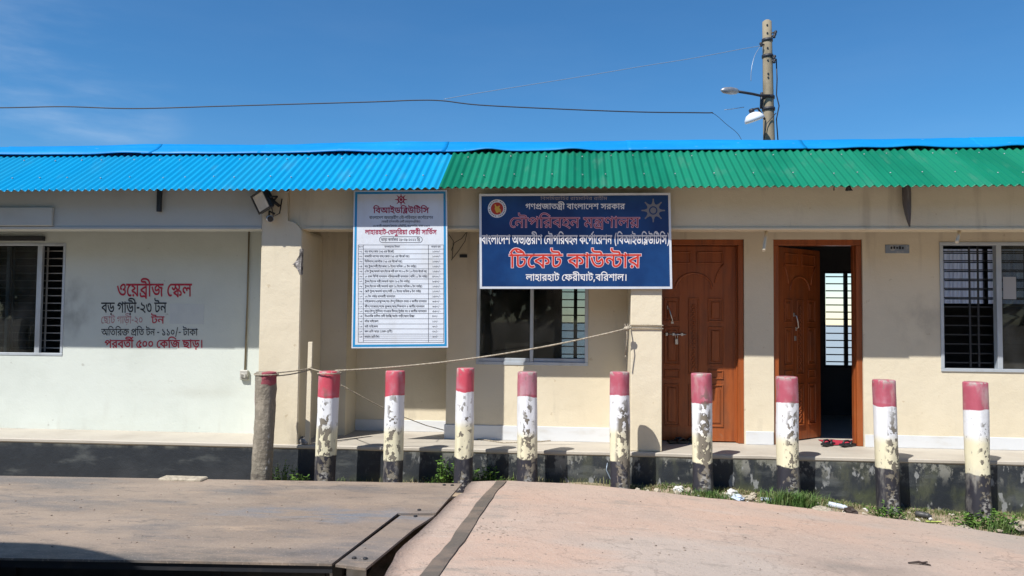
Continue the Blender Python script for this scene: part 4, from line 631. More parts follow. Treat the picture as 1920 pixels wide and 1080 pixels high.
def glyph_tris(g, off):
    key = (g, off)
    if key in _gc: return _gc[key]
    cs = []
    for c in GLY[g]:
        n = len(c); r = []
        for i in range(n):
            a, b, d = Vector(c[i-1]), Vector(c[i]), Vector(c[(i+1) % n])
            e1 = b-a; e2 = d-b
            if e1.length < 1e-6 or e2.length < 1e-6: r.append(tuple(b)); continue
            e1.normalize(); e2.normalize()
            n1 = Vector((-e1.y, e1.x)); n2 = Vector((-e2.y, e2.x)); q = n1+n2
            if q.length < 0.2: r.append(tuple(b+n1*off)); continue
            q.normalize(); r.append(tuple(b + q*(off/max(0.55, q.dot(n1)))))
        cs.append(r)
    vs = [Vector(p) for c in cs for p in c]; ed = []; k = 0
    for c in cs:
        n = len(c); ed += [(k+i, k+(i+1) % n) for i in range(n)]; k += n
    out = []
    if vs:
        v2, e2, f2, *_ = delaunay_2d_cdt(vs, ed, [], 0, 1e-3)
        for f in f2:
            p = [v2[i] for i in f]; cx = sum(q.x for q in p)/len(p); cy = sum(q.y for q in p)/len(p)
            if winding(cs, cx, cy) != 0:
                if sum(p[i].x*p[(i+1) % len(p)].y-p[(i+1) % len(p)].x*p[i].y for i in range(len(p))) < 0: p = p[::-1]
                out.append([(q.x, q.y) for q in p])
    _gc[key] = out
    return out
def put_line(mb, line, px0, px1, py_head, py_base, plane, lift=0.0, off=0.0):
    """sets a line so that its headline and baseline fall on the given rows; plane(px, py, lift) -> point on the sign"""
    adv = line[0]; ym = py_base
    o = plane(px0, ym, lift); ux = (plane(px1, ym, lift)-o)/adv; uz = (plane(px0, py_head, lift)-o)/622.0
    gs = line[1:]
    for i in range(0, len(gs), 3):
        g, gx, gy = gs[i:i+3]
        for tri in glyph_tris(g, off):
            mb.face([o + ux*(gx+x) + uz*(gy+y) for x, y in tri])

# ------------------------------------------------------------------ materials of the place
M_cream = mat('cream_wall_paint', (0.67, 0.60, 0.455), 0.75,
    [dict(col=(0.61, 0.54, 0.40), scale=1.3, lo=0.4, hi=0.7, amt=0.7),
     dict(col=(0.48, 0.43, 0.33), scale=(9, 9, 2.5), lo=0.62, hi=0.8, det=6, amt=0.4),
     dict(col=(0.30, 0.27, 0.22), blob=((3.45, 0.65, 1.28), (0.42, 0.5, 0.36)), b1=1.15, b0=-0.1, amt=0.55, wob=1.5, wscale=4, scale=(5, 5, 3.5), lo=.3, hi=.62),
     dict(col=(0.42, 0.33, 0.2), scale=(14, 14, 14), lo=0.70, hi=0.76, det=3, amt=0.5),
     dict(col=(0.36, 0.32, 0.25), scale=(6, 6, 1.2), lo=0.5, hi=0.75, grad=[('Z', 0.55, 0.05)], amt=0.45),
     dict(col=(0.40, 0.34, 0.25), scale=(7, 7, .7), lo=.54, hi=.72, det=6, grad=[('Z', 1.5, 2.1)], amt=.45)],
    bump=((6, 0.006), (2.2, .010), (60, 0.0015)), spec=0.3)
M_white = mat('white_wall_paint', (0.60, 0.645, 0.60), 0.75,
    [dict(col=(0.53, 0.575, 0.53), scale=1.1, lo=0.42, hi=0.7, amt=0.8),
     dict(col=(0.46, 0.47, 0.41), scale=(0.7, 1, 3.0), lo=0.5, hi=0.75, det=6, grad=[('Z', 0.75, 0.3)], amt=0.6),
     dict(col=(0.22, 0.23, 0.22), blob=((-5.52, 0.65, 1.33), (0.26, 0.5, 0.36)), b1=1.15, b0=0.0, amt=0.65, wob=1.5, wscale=5, scale=(6, 6, 4), lo=.3, hi=.6),
     dict(col=(0.45, 0.45, 0.40), scale=(5, 5, 1.0), lo=0.52, hi=0.76, grad=[('Z', 0.6, 0.0)], amt=0.5),
     dict(col=(0.33, 0.33, 0.29), scale=(11, 11, 16), lo=0.69, hi=0.76, det=4, amt=0.6)],
    bump=((5, 0.005), (50, 0.0012)), spec=0.3)
M_beamwhite = mat('greyish_beam_paint', (0.50, 0.51, 0.48), 0.78, [dict(col=(0.43, 0.435, 0.40), scale=1.6, lo=0.4, hi=0.7, amt=0.8)], bump=((6, 0.004),), spec=0.3)
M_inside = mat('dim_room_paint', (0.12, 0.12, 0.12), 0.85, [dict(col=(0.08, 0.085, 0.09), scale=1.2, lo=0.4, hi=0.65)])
M_skirt = mat('white_skirting_paint', (0.62, 0.64, 0.66), 0.5, [dict(col=(0.52, 0.51, 0.48), scale=(4, 4, 12), lo=0.5, hi=0.8, amt=0.7)])
M_floor = mat('pale_cement_floor', (0.44, 0.405, 0.345), 0.65, [dict(col=(0.36, 0.325, 0.275), scale=2.4, lo=0.42, hi=0.72, amt=0.8), dict(col=(0.36, 0.33, 0.28), scale=(3, 14, 3), lo=0.55, hi=0.75, amt=0.5)], bump=((20, 0.002),))
M_plinth = mat('peeling_black_plinth_paint', (0.016, 0.021, 0.028), 0.6,
    [dict(col=(0.030, 0.036, 0.043), scale=2.6, lo=0.4, hi=0.7, amt=0.9),
     dict(col=(0.27, 0.27, 0.24), scale=(7, 7, 4.5), lo=0.50, hi=0.57, det=8, nr=0.7, grad=[('Z', -0.27, -0.08), ('X', -1.9, -0.7)], amt=0.8),
     dict(col=(0.085, 0.092, 0.060), scale=(5, 5, 1.6), lo=0.46, hi=0.64, det=7, nr=.65, grad=[('X', -0.9, 0.6)], amt=0.7),
     dict(col=(0.085, 0.10, 0.045), scale=(3, 3, 3), lo=0.40, hi=0.6, grad=[('Z', -0.22, -0.36), ('X', -2.8, -1.5)], amt=0.75),
     dict(col=(0.28, 0.29, 0.29), scale=(13, 13, 7), lo=0.60, hi=0.66, det=6, grad=[('X', -2.6, -0.6)], amt=0.85),
     dict(col=(0.10, 0.11, 0.11), scale=(2.2, 3, 7), lo=0.55, hi=0.70, det=6, amt=0.6),
     dict(col=(0.17, 0.17, 0.14), scale=(7, 7, 1.0), lo=0.42, hi=0.66, grad=[('Z', -0.09, -0.03)], amt=0.8)],
    bump=((12, 0.006), (70, 0.002)))
M_blue = mat('blue_roof_paint', (0.003, 0.265, 0.52), 0.38, [dict(col=(0.006, 0.30, 0.55), scale=(2.5, 0.8, 0.8), lo=0.4, hi=0.7, amt=0.6), dict(col=(0.012, 0.27, 0.48), scale=(1.52, .01, .01), lo=.45, hi=.55, det=0, amt=.5), dict(col=(0.05, 0.29, 0.46), scale=(7, 2.2, 2.2), lo=.55, hi=.75, det=6, amt=.5), dict(col=(0.02, 0.26, 0.5), scale=(30, 3, 3), lo=0.6, hi=0.75, amt=0.4)], spec=0.2, rough_var=0.2)
M_cap = mat('deep_blue_ridge_paint', (0.004, 0.205, 0.53), 0.42, [dict(col=(0.008, 0.25, 0.58), scale=(1.5, 3, 3), lo=0.4, hi=0.7, amt=0.7), dict(col=(0.25, 0.42, 0.6), scale=(9, 30, 30), lo=0.69, hi=0.74, amt=0.7)], spec=0.2, rough_var=0.2, bump=((3, 0.01),))
M_green = mat('green_roof_paint', (0.003, 0.140, 0.078), 0.45, [dict(col=(0.005, 0.185, 0.105), scale=(2.5, 0.8, 0.8), lo=0.4, hi=0.7, amt=0.7), dict(col=(0.012, 0.21, 0.12), scale=(1.52, .01, .01), lo=.45, hi=.55, det=0, amt=.5), dict(col=(0.06, 0.19, 0.13), scale=(7, 2.2, 2.2), lo=.55, hi=.75, det=6, amt=.5), dict(col=(0.02, 0.17, 0.11), scale=(26, 3, 3), lo=0.6, hi=0.78, amt=0.5)], spec=0.2, rough_var=0.2)
M_galv = mat('galvanised_steel', (0.42, 0.43, 0.44), 0.45, [dict(col=(0.3, 0.3, 0.31), scale=8, lo=0.4, hi=0.6)], metal=0.6)
M_alu = mat('window_aluminium', (0.50, 0.55, 0.60), 0.38, [dict(col=(0.40, 0.43, 0.46), scale=(6, 6, 2), lo=0.45, hi=0.7)], metal=0.35)
M_bar = mat('dark_grille_iron', (0.018, 0.02, 0.024), 0.5)
M_barlight = mat('pale_grille_iron', (0.36, 0.35, 0.32), 0.5)
M_wood = mat('varnished_brown_wood', (0.30, 0.078, 0.020), 0.36,
    [dict(col=(0.18, 0.046, 0.014), scale=(30, 30, 1.6), lo=0.42, hi=0.66, det=6, amt=0.7), dict(col=(0.32, 0.10, 0.032), scale=3, lo=0.5, hi=0.75, amt=0.5), dict(col=(0.13, 0.055, 0.03), scale=(5, 5, 2), lo=.52, hi=.72, det=7, amt=.5), dict(col=(0.26, 0.15, 0.09), scale=(8, 8, 5), lo=.60, hi=.75, grad=[('Z', .5, .05)], amt=.6)], spec=0.4, rough_var=.35, bump=((40, 0.0008), (6, .003)))
M_steel = mat('bright_steel', (0.62, 0.60, 0.56), 0.3, metal=0.8)
M_glass = glass_mat('window_glass', (0.50, 0.55, 0.56))
M_black = mat('black_plastic', (0.012, 0.013, 0.015), 0.45)
M_lens = mat('floodlight_lens', (0.50, 0.48, 0.43), 0.25, [dict(col=(0.40, 0.39, 0.36), scale=14, lo=0.4, hi=0.6)])
M_red_t = mat('dark_red_lettering', (0.42, 0.012, 0.035), 0.6, [dict(col=(0.52, 0.07, 0.09), scale=18, lo=0.5, hi=0.7, amt=0.6)])
M_pale_t = mat('faded_red_lettering', (0.42, 0.17, 0.18), 0.7, [dict(col=(0.52, 0.38, 0.37), scale=24, lo=0.45, hi=0.65, amt=0.8)])
M_blk_t = mat('black_lettering', (0.012, 0.016, 0.022), 0.6, [dict(col=(0.06, 0.07, 0.08), scale=18, lo=0.5, hi=0.7, amt=0.6)])
M_signblue = mat('blue_sign_vinyl', (0.004, 0.037, 0.145), 0.45, [dict(col=(0.009, 0.062, 0.21), scale=2, lo=0.4, hi=0.7), dict(col=(.02, .06, .16), scale=(4, 4, 1.2), lo=.5, hi=.8, det=6, amt=.4)], spec=0.25, bump=((3.5, 0.008),))
M_signwhite = mat('white_sign_vinyl', (0.66, 0.72, 0.80), 0.4, [dict(col=(0.62, 0.66, 0.73), scale=2, lo=0.4, hi=0.7), dict(col=(.52, .52, .50), scale=(6, 6, 1.3), lo=.5, hi=.8, det=6, amt=.5)], bump=((3.5, 0.008),))
M_bluebord = mat('sky_blue_border_vinyl', (0.02, 0.25, 0.52), 0.4)
M_whitetxt = mat('white_lettering', (0.78, 0.78, 0.80), 0.5)
M_dimtxt = mat('grey_lettering', (0.30, 0.29, 0.33), 0.5)
M_pinktxt = mat('pink_lettering_outline', (0.74, 0.42, 0.52), 0.5)
M_mar = mat('maroon_lettering', (0.30, 0.012, 0.06), 0.5)
M_maroonfill = mat('wine_lettering', (0.22, 0.015, 0.05), 0.5)
M_orange = mat('orange_red_lettering', (0.56, 0.035, 0.02), 0.5)
M_ink = mat('dark_table_ink', (0.05, 0.055, 0.075), 0.5)
M_seal_red = mat('seal_red', (0.40, 0.03, 0.02), 0.5)
M_seal_gold = mat('seal_gold', (0.62, 0.40, 0.06), 0.5)
M_wheel = mat('grey_wheel_print', (0.17, 0.175, 0.20), 0.5)
M_conc = mat('pole_concrete', (0.27, 0.225, 0.15), 0.85, [dict(col=(0.18, 0.15, 0.10), scale=(6, 6, 1.5), lo=0.42, hi=0.65, det=6), dict(col=(0.33, 0.29, 0.22), scale=9, lo=0.55, hi=0.75, amt=0.6)], bump=((14, 0.004),))
M_cable = mat('black_cable', (0.02, 0.022, 0.03), 0.55)
M_palecable = mat('pale_aluminium_wire', (0.26, 0.32, 0.40), 0.4, metal=0.3)
M_rope = mat('dirty_cotton_rope', (0.42, 0.37, 0.29), 0.9, [dict(col=(0.26, 0.22, 0.16), scale=60, lo=0.4, hi=0.6)])
M_plast = mat('raw_broken_plaster', (0.20, 0.19, 0.18), 0.9, [dict(col=(0.42, 0.39, 0.37), scale=26, lo=0.48, hi=0.6, det=6), dict(col=(0.035, 0.03, 0.03), scale=17, lo=0.54, hi=0.64)], bump=((40, 0.012),))
M_deck = mat('dusty_steel_deck', (0.235, 0.186, 0.15), 0.52,
    [dict(col=(0.32, 0.25, 0.195), scale=(0.4, 1.3, 1), lo=0.45, hi=0.62, det=5, amt=0.9),
     dict(col=(0.135, 0.128, 0.128), scale=(0.7, 2.0, 1), lo=0.48, hi=0.66, det=7, nr=0.62, amt=0.85),
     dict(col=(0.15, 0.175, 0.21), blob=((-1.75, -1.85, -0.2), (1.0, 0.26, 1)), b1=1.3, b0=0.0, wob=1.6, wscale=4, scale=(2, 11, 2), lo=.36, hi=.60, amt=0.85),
     dict(col=(0.12, 0.105, 0.095), scale=(5, 13, 4), lo=0.54, hi=0.66, det=9, nr=0.75, amt=0.8),
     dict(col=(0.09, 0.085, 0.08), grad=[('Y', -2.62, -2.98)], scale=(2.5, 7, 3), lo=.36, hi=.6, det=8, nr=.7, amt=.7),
     dict(col=(0.38, 0.28, 0.20), scale=(1.2, 5, 2), lo=0.55, hi=0.72, det=8, nr=0.7, amt=0.7),
     dict(col=(0.42, 0.34, 0.28), scale=(70, 90, 40), lo=0.60, hi=0.66, det=3, amt=0.6),
     dict(col=(0.11, 0.10, 0.095), scale=(45, 60, 40), lo=0.63, hi=0.68, det=3, amt=0.7)],
    bump=((30, 0.002), (5, 0.004)), rough_var=0.25)
M_apron = mat('worn_concrete_ramp', (0.43, 0.325, 0.262), 0.85,
    [dict(col=(0.365, 0.285, 0.235), scale=0.9, lo=0.42, hi=0.62, det=8, nr=.62, amt=0.9),
     dict(col=(0.47, 0.31, 0.23), scale=(0.5, 0.9, 1), lo=0.48, hi=0.68, det=6, amt=0.55),
     dict(col=(0.40, 0.345, 0.30), scale=(0.35, 1.2, 1), lo=0.5, hi=0.62, det=6, amt=0.7),
     dict(col=(0.275, 0.235, 0.20), scale=(1.6, 4.6, 2), lo=0.53, hi=0.68, det=9, nr=0.70, amt=0.8),
     dict(col=(0.215, 0.18, 0.155), scale=(3.5, 12, 4), lo=0.60, hi=0.70, det=9, nr=0.72, amt=0.8),
     dict(col=(0.48, 0.39, 0.325), scale=(2.4, 7, 4), lo=0.58, hi=0.72, det=8, nr=0.7, amt=0.7),
     dict(col=(0.24, 0.195, 0.16), scale=(9, 13, 9), lo=0.63, hi=0.72, det=7, nr=0.65, amt=0.7),
     dict(col=(0.47, 0.38, 0.31), scale=(60, 75, 60), lo=0.56, hi=0.66, det=3, amt=0.6),
     dict(col=(0.19, 0.15, 0.125), scale=(42, 52, 42), lo=0.64, hi=0.68, det=3, amt=0.8),
     dict(col=(0.30, 0.28, 0.25), grad=[('X', 1.5, 4.2)], scale=(1.2, 2, 1), lo=0.35, hi=0.6, amt=0.6),
     dict(col=(0.15, 0.12, 0.10), scale=(0.8, 1.0, 1), ridge=.004, det=6, nr=.5, amt=.28), dict(col=(0.20, 0.165, 0.14), blob=((1.9, -2.3, -.3), (.5, .22, 1)), wob=1.6, wscale=5, amt=.45)],
    bump=((8, 0.010), (60, 0.004), (140, .002)))
M_ground = mat('dusty_earth', (0.30, 0.225, 0.15), 0.95,
    [dict(col=(0.37, 0.29, 0.21), scale=5, lo=0.42, hi=0.62, det=7), dict(col=(0.12, 0.12, 0.05), scale=3.2, lo=0.48, hi=0.64, det=6, amt=0.7), dict(col=(0.42, 0.37, 0.30), scale=38, lo=0.60, hi=0.66, det=4, amt=0.8)],
    bump=((14, 0.02), (60, 0.006)))
M_girder = mat('black_girder_paint', (0.012, 0.014, 0.019), 0.6, [dict(col=(0.035, 0.03, 0.03), scale=6, lo=0.5, hi=0.7)])
M_strip = mat('worn_steel_edge', (0.14, 0.12, 0.10), 0.55, [dict(col=(0.21, 0.165, 0.13), scale=(2, 5, 2), lo=0.42, hi=0.58, det=5), dict(col=(0.08, 0.072, 0.066), scale=(3, 3, 3), lo=0.55, hi=0.7)], metal=0.2, bump=((30, 0.004),))
M_leaf = mat('weed_leaf', (0.055, 0.125, 0.018), 0.55, [dict(col=(0.10, 0.19, 0.03), scale=7, lo=0.42, hi=0.6), dict(col=(0.03, 0.075, 0.014), scale=11, lo=0.55, hi=0.7)])
M_grass = mat('dry_green_grass', (0.085, 0.125, 0.030), 0.7, [dict(col=(0.20, 0.18, 0.085), scale=5, lo=0.45, hi=0.62), dict(col=(0.05, 0.10, 0.02), scale=9, lo=0.55, hi=0.7)])

# ------------------------------------------------------------------ ground
def lerp_tab(tab, x):
    if x <= tab[0][0]: return tab[0][1]
    for (a, b), (c, d) in zip(tab, tab[1:]):
        if x <= c: return b + (d-b)*(x-a)/(c-a)
    return tab[-1][1]
GX = [(-9, -.44), (-3, -.40), (-1.2, -.33), (-.5, -.30), (1.1, -.30), (1.9, -.355), (2.8, -.440), (3.5, -.463), (4.2, -.49), (9, -.62)]
AX = [(-1.3, -.205), (-.6, -.195), (.6, -.245), (2, -.335), (3.3, -.415), (4, -.455), (6, -.55), (9, -.64)]
def ground_z(x, y):
    z = lerp_tab(GX, x)
    if y < -0.75: z = min(z, lerp_tab(AX, x)-0.14) - 0.05*min(1, (-0.75-y)/0.3)
    if x < -0.75 and y < -0.75: z = min(z, -0.62)
    if abs(x) < 10 and -3.5 < y < 0.1:
        z += 0.018*(noise.noise(Vector((x*2.3, y*2.3, 0.3)))) + 0.010*noise.noise(Vector((x*7, y*7, 1.3)))
    if abs(x) > 12 or y < -14 or y > 8: z = -0.70
    return z
def frange(a, b, s): return [a+s*i for i in range(int(round((b-a)/s)))]
gxs = [-1500, -300, -60, -20, -12] + frange(-9, 9, 0.12) + [9, 12, 20, 60, 300, 1500]
gys = [-1500, -300, -60, -20, -12, -8, -5] + frange(-3.6, 0.6, 0.08) + [0.6, 2, 5, 9, 30, 80, 300, 1500]
g = MB(); grid = [[g.bm.verts.new((x, y, ground_z(x, y))) for y in gys] for x in gxs]
for i in range(len(gxs)-1):
    for j in range(len(gys)-1): g.bm.faces.new((grid[i][j], grid[i+1][j], grid[i+1][j+1], grid[i][j+1]))
tag(g.build('ground', M_ground, smooth=True), kind='structure')
# river bank behind the building
M_water = mat('river_water', (0.34, 0.38, 0.38), 0.45, bump=((0.6, 0.15),))
g = MB(); g.face([(-900, 14, -0.66), (900, 14, -0.66), (900, 900, -0.66), (-900, 900, -0.66)])
tag(g.build('river', M_water), kind='structure')

# concrete ramp beside the weighing deck: far edge and left edge follow the broken slab
def az(x): return lerp_tab(AX, x)
def apron_at(px, py):
    p = atz(px, py, -.3)
    for _ in range(12): p = atz(px, py, az(p.x))
    return p
far = [apron_at(*q) for q in ((884, 903), (950, 901), (1010, 904), (1060, 906), (1110, 910), (1150, 914), (1200, 919), (1260, 925), (1330, 934), (1400, 941), (1500, 951), (1600, 963), (1700, 976), (1800, 989), (1919, 1006))]
far += [Vector((4.6, -1.02, az(4.6))), Vector((6, -1.2, az(6))), Vector((9, -1.5, az(9)))]
left = [apron_at(*q) for q in ((884, 903), (872, 915), (869, 925), (858, 929), (838, 946), (818, 968), (800, 984), (780, 1003), (764, 1016), (744, 1034), (738, 1050), (727, 1066), (722, 1080))]
left += [Vector((-1.02, -3.6, az(-1.02))), Vector((-0.98, -5, az(-1))), Vector((-1, -12, az(-1)))]
rnd = random.Random(4)
def edge_y(x, tab):
    for a, b in zip(tab, tab[1:]):
        if a.x <= x <= b.x: return a.y + (b.y-a.y)*(x-a.x)/max(1e-6, b.x-a.x)
    return tab[-1].y if x > tab[-1].x else tab[0].y
g = MB()
ys = [-0.0] + frange(0, 1, 0.04)[1:] + [1.0]
# rows run from the far edge (t = 0) to Y = -12; the left border is bent on to the broken edge
def left_x(y):
    for a, b in zip(left, left[1:]):
        if b.y <= y <= a.y: return a.x + (b.x-a.x)*(y-a.y)/min(-1e-6, b.y-a.y)
    return left[0].x if y > left[0].y else left[-1].x
xs = sorted({p.x for p in far} | set(frange(-0.8, 9, 0.14)) | {9.0}); xs = [x for x in xs if x >= far[0].x]
NT = 60; top = []
for i, x in enumerate(xs):
    y0 = edge_y(x, far) + (0.014*noise.noise(Vector((x*9, 0, 2))) if i else 0); row = []
    for k in range(NT+1):
        t = (k/NT)**2.0; y = y0 + (-12-y0)*t
        shift = (left_x(y)-far[0].x)*max(0, 1-(x-far[0].x)/0.7)
        xx = x + shift
        row.append(g.bm.verts.new((xx, y, az(xx) + 0.004*noise.noise(Vector((xx*1.7, y*1.7, 5))))))
    top.append(row)
for i in range(len(xs)-1):
    for k in range(NT):
        f = g.bm.faces.new((top[i][k+1], top[i+1][k+1], top[i+1][k], top[i][k])); f.smooth = True
def skirt_down(vs, d, flip=False):
    low = [g.bm.verts.new(v.co - Vector((0, 0, d))) for v in vs]
    for i in range(len(vs)-1):
        q = (vs[i], vs[i+1], low[i+1], low[i])
        g.bm.faces.new(q if not flip else q[::-1])
skirt_down([r[0] for r in top], 0.14, True); skirt_down(top[0], 0.6)
tag(g.build('concrete_ramp', M_apron), kind='structure')
# worn steel edge let into the ramp
a = [apron_at(*q) for q in ((932, 903), (893, 945), (843, 1017), (790, 1078))]; b = [apron_at(*q) for q in ((948, 903), (915, 945), (870, 1017), (823, 1078))]
a.append(a[-1]+(a[-1]-a[-2])*1.2); b.append(b[-1]+(b[-1]-b[-2])*1.2)
g = MB()
def jagged(P, n, amp, sd):
    r_ = random.Random(sd); out = []
    for p, q in zip(P, P[1:]):
        for i in range(n): out.append(p.lerp(q, i/n) + Vector((r_.uniform(-amp, amp), 0, 0)))
    return out+[P[-1]]
A, B = jagged(a, 5, 0.006, 1), jagged(b, 5, 0.008, 2)
va = [g.bm.verts.new((p.x, p.y, az(p.x)+0.010)) for p in A]; vb = [g.bm.verts.new((p.x, p.y, az(p.x)+0.010)) for p in B]
for i in range(len(va)-1): g.bm.faces.new((va[i+1], vb[i+1], vb[i], va[i]))
for L, fl in ((va, 0), (vb, 1)):
    lo = [g.bm.verts.new(v.co-Vector((0, 0, .03))) for v in L]
    for i in range(len(L)-1):
        q = (L[i], L[i+1], lo[i+1], lo[i]); g.bm.faces.new(q if fl else q[::-1])
tag(g.build('steel_edge_strip', M_strip), 'dark worn steel strip let into the concrete ramp beside the weighing deck', 'steel strip')

# ------------------------------------------------------------------ weighing deck
DZ = -0.200
def dk(px, py): p = atz(px, py, DZ); return (p.x, p.y)
fr = [dk(480, 900), dk(866, 906.5)]; nr = [dk(0, 1046), dk(622, 1057)]
def ext(p, q, X): t = (X-p[0])/(q[0]-p[0]); return (X, p[1]+(q[1]-p[1])*t)
wb = thing('weighbridge', (-3.0, -1.9, -0.62), 'long dusty steel weighing deck on black girders in front of the white wall', 'weighbridge')
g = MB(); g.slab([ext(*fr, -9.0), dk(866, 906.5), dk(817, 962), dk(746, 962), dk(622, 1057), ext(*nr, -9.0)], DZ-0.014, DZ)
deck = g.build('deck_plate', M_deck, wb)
g = MB(); g.slab([dk(751, 966), dk(815, 966), dk(777, 990), dk(686, 1065), dk(629, 1058)], DZ-0.016, DZ-0.001); ep = g.build('end_plate', M_deck, wb)
for px, py in ((664, 1047), (685, 1048)):
    p = atz(px, py, DZ); g = MB(); g.lathe([(.016, 0), (.016, .006), (.012, .010)], (p.x, p.y, DZ-.001), seg=6); g.build('bolt', M_girder, ep)
for px, py in ((779, 968.5), (786, 957), (833, 910), (848, 910.5)):
    p = atz(px, py, DZ); g = MB(); g.lathe([(.016, 0), (.016, .006), (.012, .010)], (p.x, p.y, DZ), seg=6); g.build('bolt', M_girder, deck)
g = MB()
n0 = Vector((*ext(*nr, -9.0), 0)); n1 = Vector((*dk(622, 1057), 0)); f0 = Vector((*ext(*fr, -9.0), 0)); f1 = Vector((*dk(866, 906.5), 0))
dn = (n1-n0).normalized(); nn = Vector((-dn.y, dn.x, 0))
def beam(p, q, w, z0, z1):
    d = (q-p).normalized(); n = Vector((-d.y, d.x, 0))*w/2
    g.hexa([Vector((*(v.xy), z)) for z in (z0, z1) for v in (p-n, q-n, q+n, p+n)])
for off in (0.30, 1.1, 1.8):
    beam(n0+nn*off, n1+nn*off-dn*0.02*off, 0.05, -0.58, DZ-0.02)
    beam(n0+nn*off, n1+nn*off, 0.16, -0.235, DZ-0.014)
    beam(n0+nn*off, n1+nn*off, 0.16, -0.60, -0.58)
for x in (-8, -6.5, -5, -3.5, -2.2, -1.55):
    t = (x-n0.x)/(n1.x-n0.x); p = n0.lerp(n1, t); beam(p+nn*0.25, p+nn*2.0, 0.06, -0.5, DZ-0.02)
beam(n0-nn*-0.02, n1-nn*-0.02, 0.012, DZ-0.06, DZ-0.014)
g.build('girder', M_girder, wb)
g = MB(); p = Vector((*dk(650, 1058), 0))
g.box(p.x-.02, p.x+.10, p.y+.06, p.y+.075, DZ-.16, DZ-.02, .003); g.build('bearing_bracket', M_galv, wb); g = MB(); g.box(p.x-.115, p.x-.10, p.y+.04, p.y+.055, DZ-.18, DZ-.02, .002)
g.build('stiffener', M_galv, wb)

# ------------------------------------------------------------------ the building
FZ = 0.0
bld = thing('ticket_office', (0.0, 0.0, -0.62), 'long low ticket office with cream and white walls under a blue and green tin roof', 'building')
def part(mb, name, mats, parent=None, smooth=False, label=None, at_=None):
    o = mb.build(name, mats, parent or bld, smooth, at_)
    if label: o['label'] = label
    return o
XL, XR, YB = -9.0, 9.0, 4.3
YW, YC, YR = 0.65, 0.58, 1.05           # main wall, counter wall, recess back wall
g = MB(); g.box(XL, XR, 0.0, YB, -0.95, -0.035); part(g, 'plinth', M_plinth)
# floor slab with a slightly uneven lip
g = MB(); n = 150; fa = []
for i in range(n+1):
    x = XL+(XR-XL)*i/n; w = 0.010+0.008*noise.noise(Vector((x*3, 1, 1))); z = 0.003*noise.noise(Vector((x*5, 4, 1)))
    fa.append([g.bm.verts.new(p) for p in ((x, -w+.012, -.045), (x, -w, -.03), (x, -w, -.008+z), (x, -w+.008, z), (x, YB, 0))])
for p, q in zip(fa, fa[1:]):
    for k in range(4): g.bm.faces.new((p[k], q[k], q[k+1], p[k+1]))
part(g, 'porch_floor', M_floor)

lw_r = at(478, 640, YW).x; C1L, C1R = -3.128, -2.712
C3L, C3R, C3Y = 0.553, 0.852, 0.07
WL = (-7.6, -5.632, 0.805, 2.06)                       # left window
WC = (at(893, 640, YC).x, at(1103, 640, YC).x, at(1000, 685, YC).z, 2.05)
D1 = (0.74, 1.755, 0.0, 2.11); D2 = (2.052, 2.942, 0.0, 2.11)
WR = (at(1763, 600, YW).x, 5.0, at(1800, 697, YW).z, 2.085)
CEIL = 2.36
g = MB(); g.wallsheet(XL, C1L+.01, 0, CEIL, YW, YW+.14, [WL]); part(g, 'wall', M_white, label='white-painted wall with the left window')
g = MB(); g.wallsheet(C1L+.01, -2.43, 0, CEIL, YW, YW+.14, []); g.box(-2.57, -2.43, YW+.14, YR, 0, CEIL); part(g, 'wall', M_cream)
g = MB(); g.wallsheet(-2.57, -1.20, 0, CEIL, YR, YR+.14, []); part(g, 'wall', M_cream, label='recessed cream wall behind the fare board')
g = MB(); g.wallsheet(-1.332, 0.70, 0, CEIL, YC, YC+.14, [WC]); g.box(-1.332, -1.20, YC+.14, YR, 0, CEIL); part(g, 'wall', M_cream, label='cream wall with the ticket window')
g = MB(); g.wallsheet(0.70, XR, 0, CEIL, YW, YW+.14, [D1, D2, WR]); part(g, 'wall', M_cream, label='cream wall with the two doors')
# rooms behind
RW = []
for (x0, y0, x1, y1) in ((1050, 536, 1108, 676), (1544, 508, 1632, 690)):
    a, b = at(x0, y0, 3.4), at(x1, y1, 3.4); RW.append((a.x, b.x, b.z, a.z))
a, b = at(1766, 462, 3.4), at(1900, 574, 3.4); RW.append((a.x, b.x+.25, b.z, a.z))
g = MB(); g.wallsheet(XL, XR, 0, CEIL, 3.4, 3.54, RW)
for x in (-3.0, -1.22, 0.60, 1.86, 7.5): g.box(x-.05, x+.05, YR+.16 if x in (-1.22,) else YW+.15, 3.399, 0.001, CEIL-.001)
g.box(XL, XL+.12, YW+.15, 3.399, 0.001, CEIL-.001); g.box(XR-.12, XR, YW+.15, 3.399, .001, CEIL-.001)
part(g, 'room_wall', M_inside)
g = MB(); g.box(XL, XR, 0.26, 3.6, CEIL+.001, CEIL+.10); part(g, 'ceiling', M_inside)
# skirting
def skirt(x0, x1, y, h=.135, x0r=False): 
    g = MB(); g.box(x0, x1, y-.012, y-.0005, .0005, h, .003); part(g, 'skirting', M_skirt)
skirt(-2.43, -1.333, YR, .125); skirt(-1.345, C3L-.03, YC, .15); skirt(1.765, 2.045, YW, .135); skirt(2.95, XR, YW, .125)
g = MB(); g.box(-1.345, -1.333, YC, YR-.013, .0005, .15, .003); part(g, 'skirting', M_skirt)
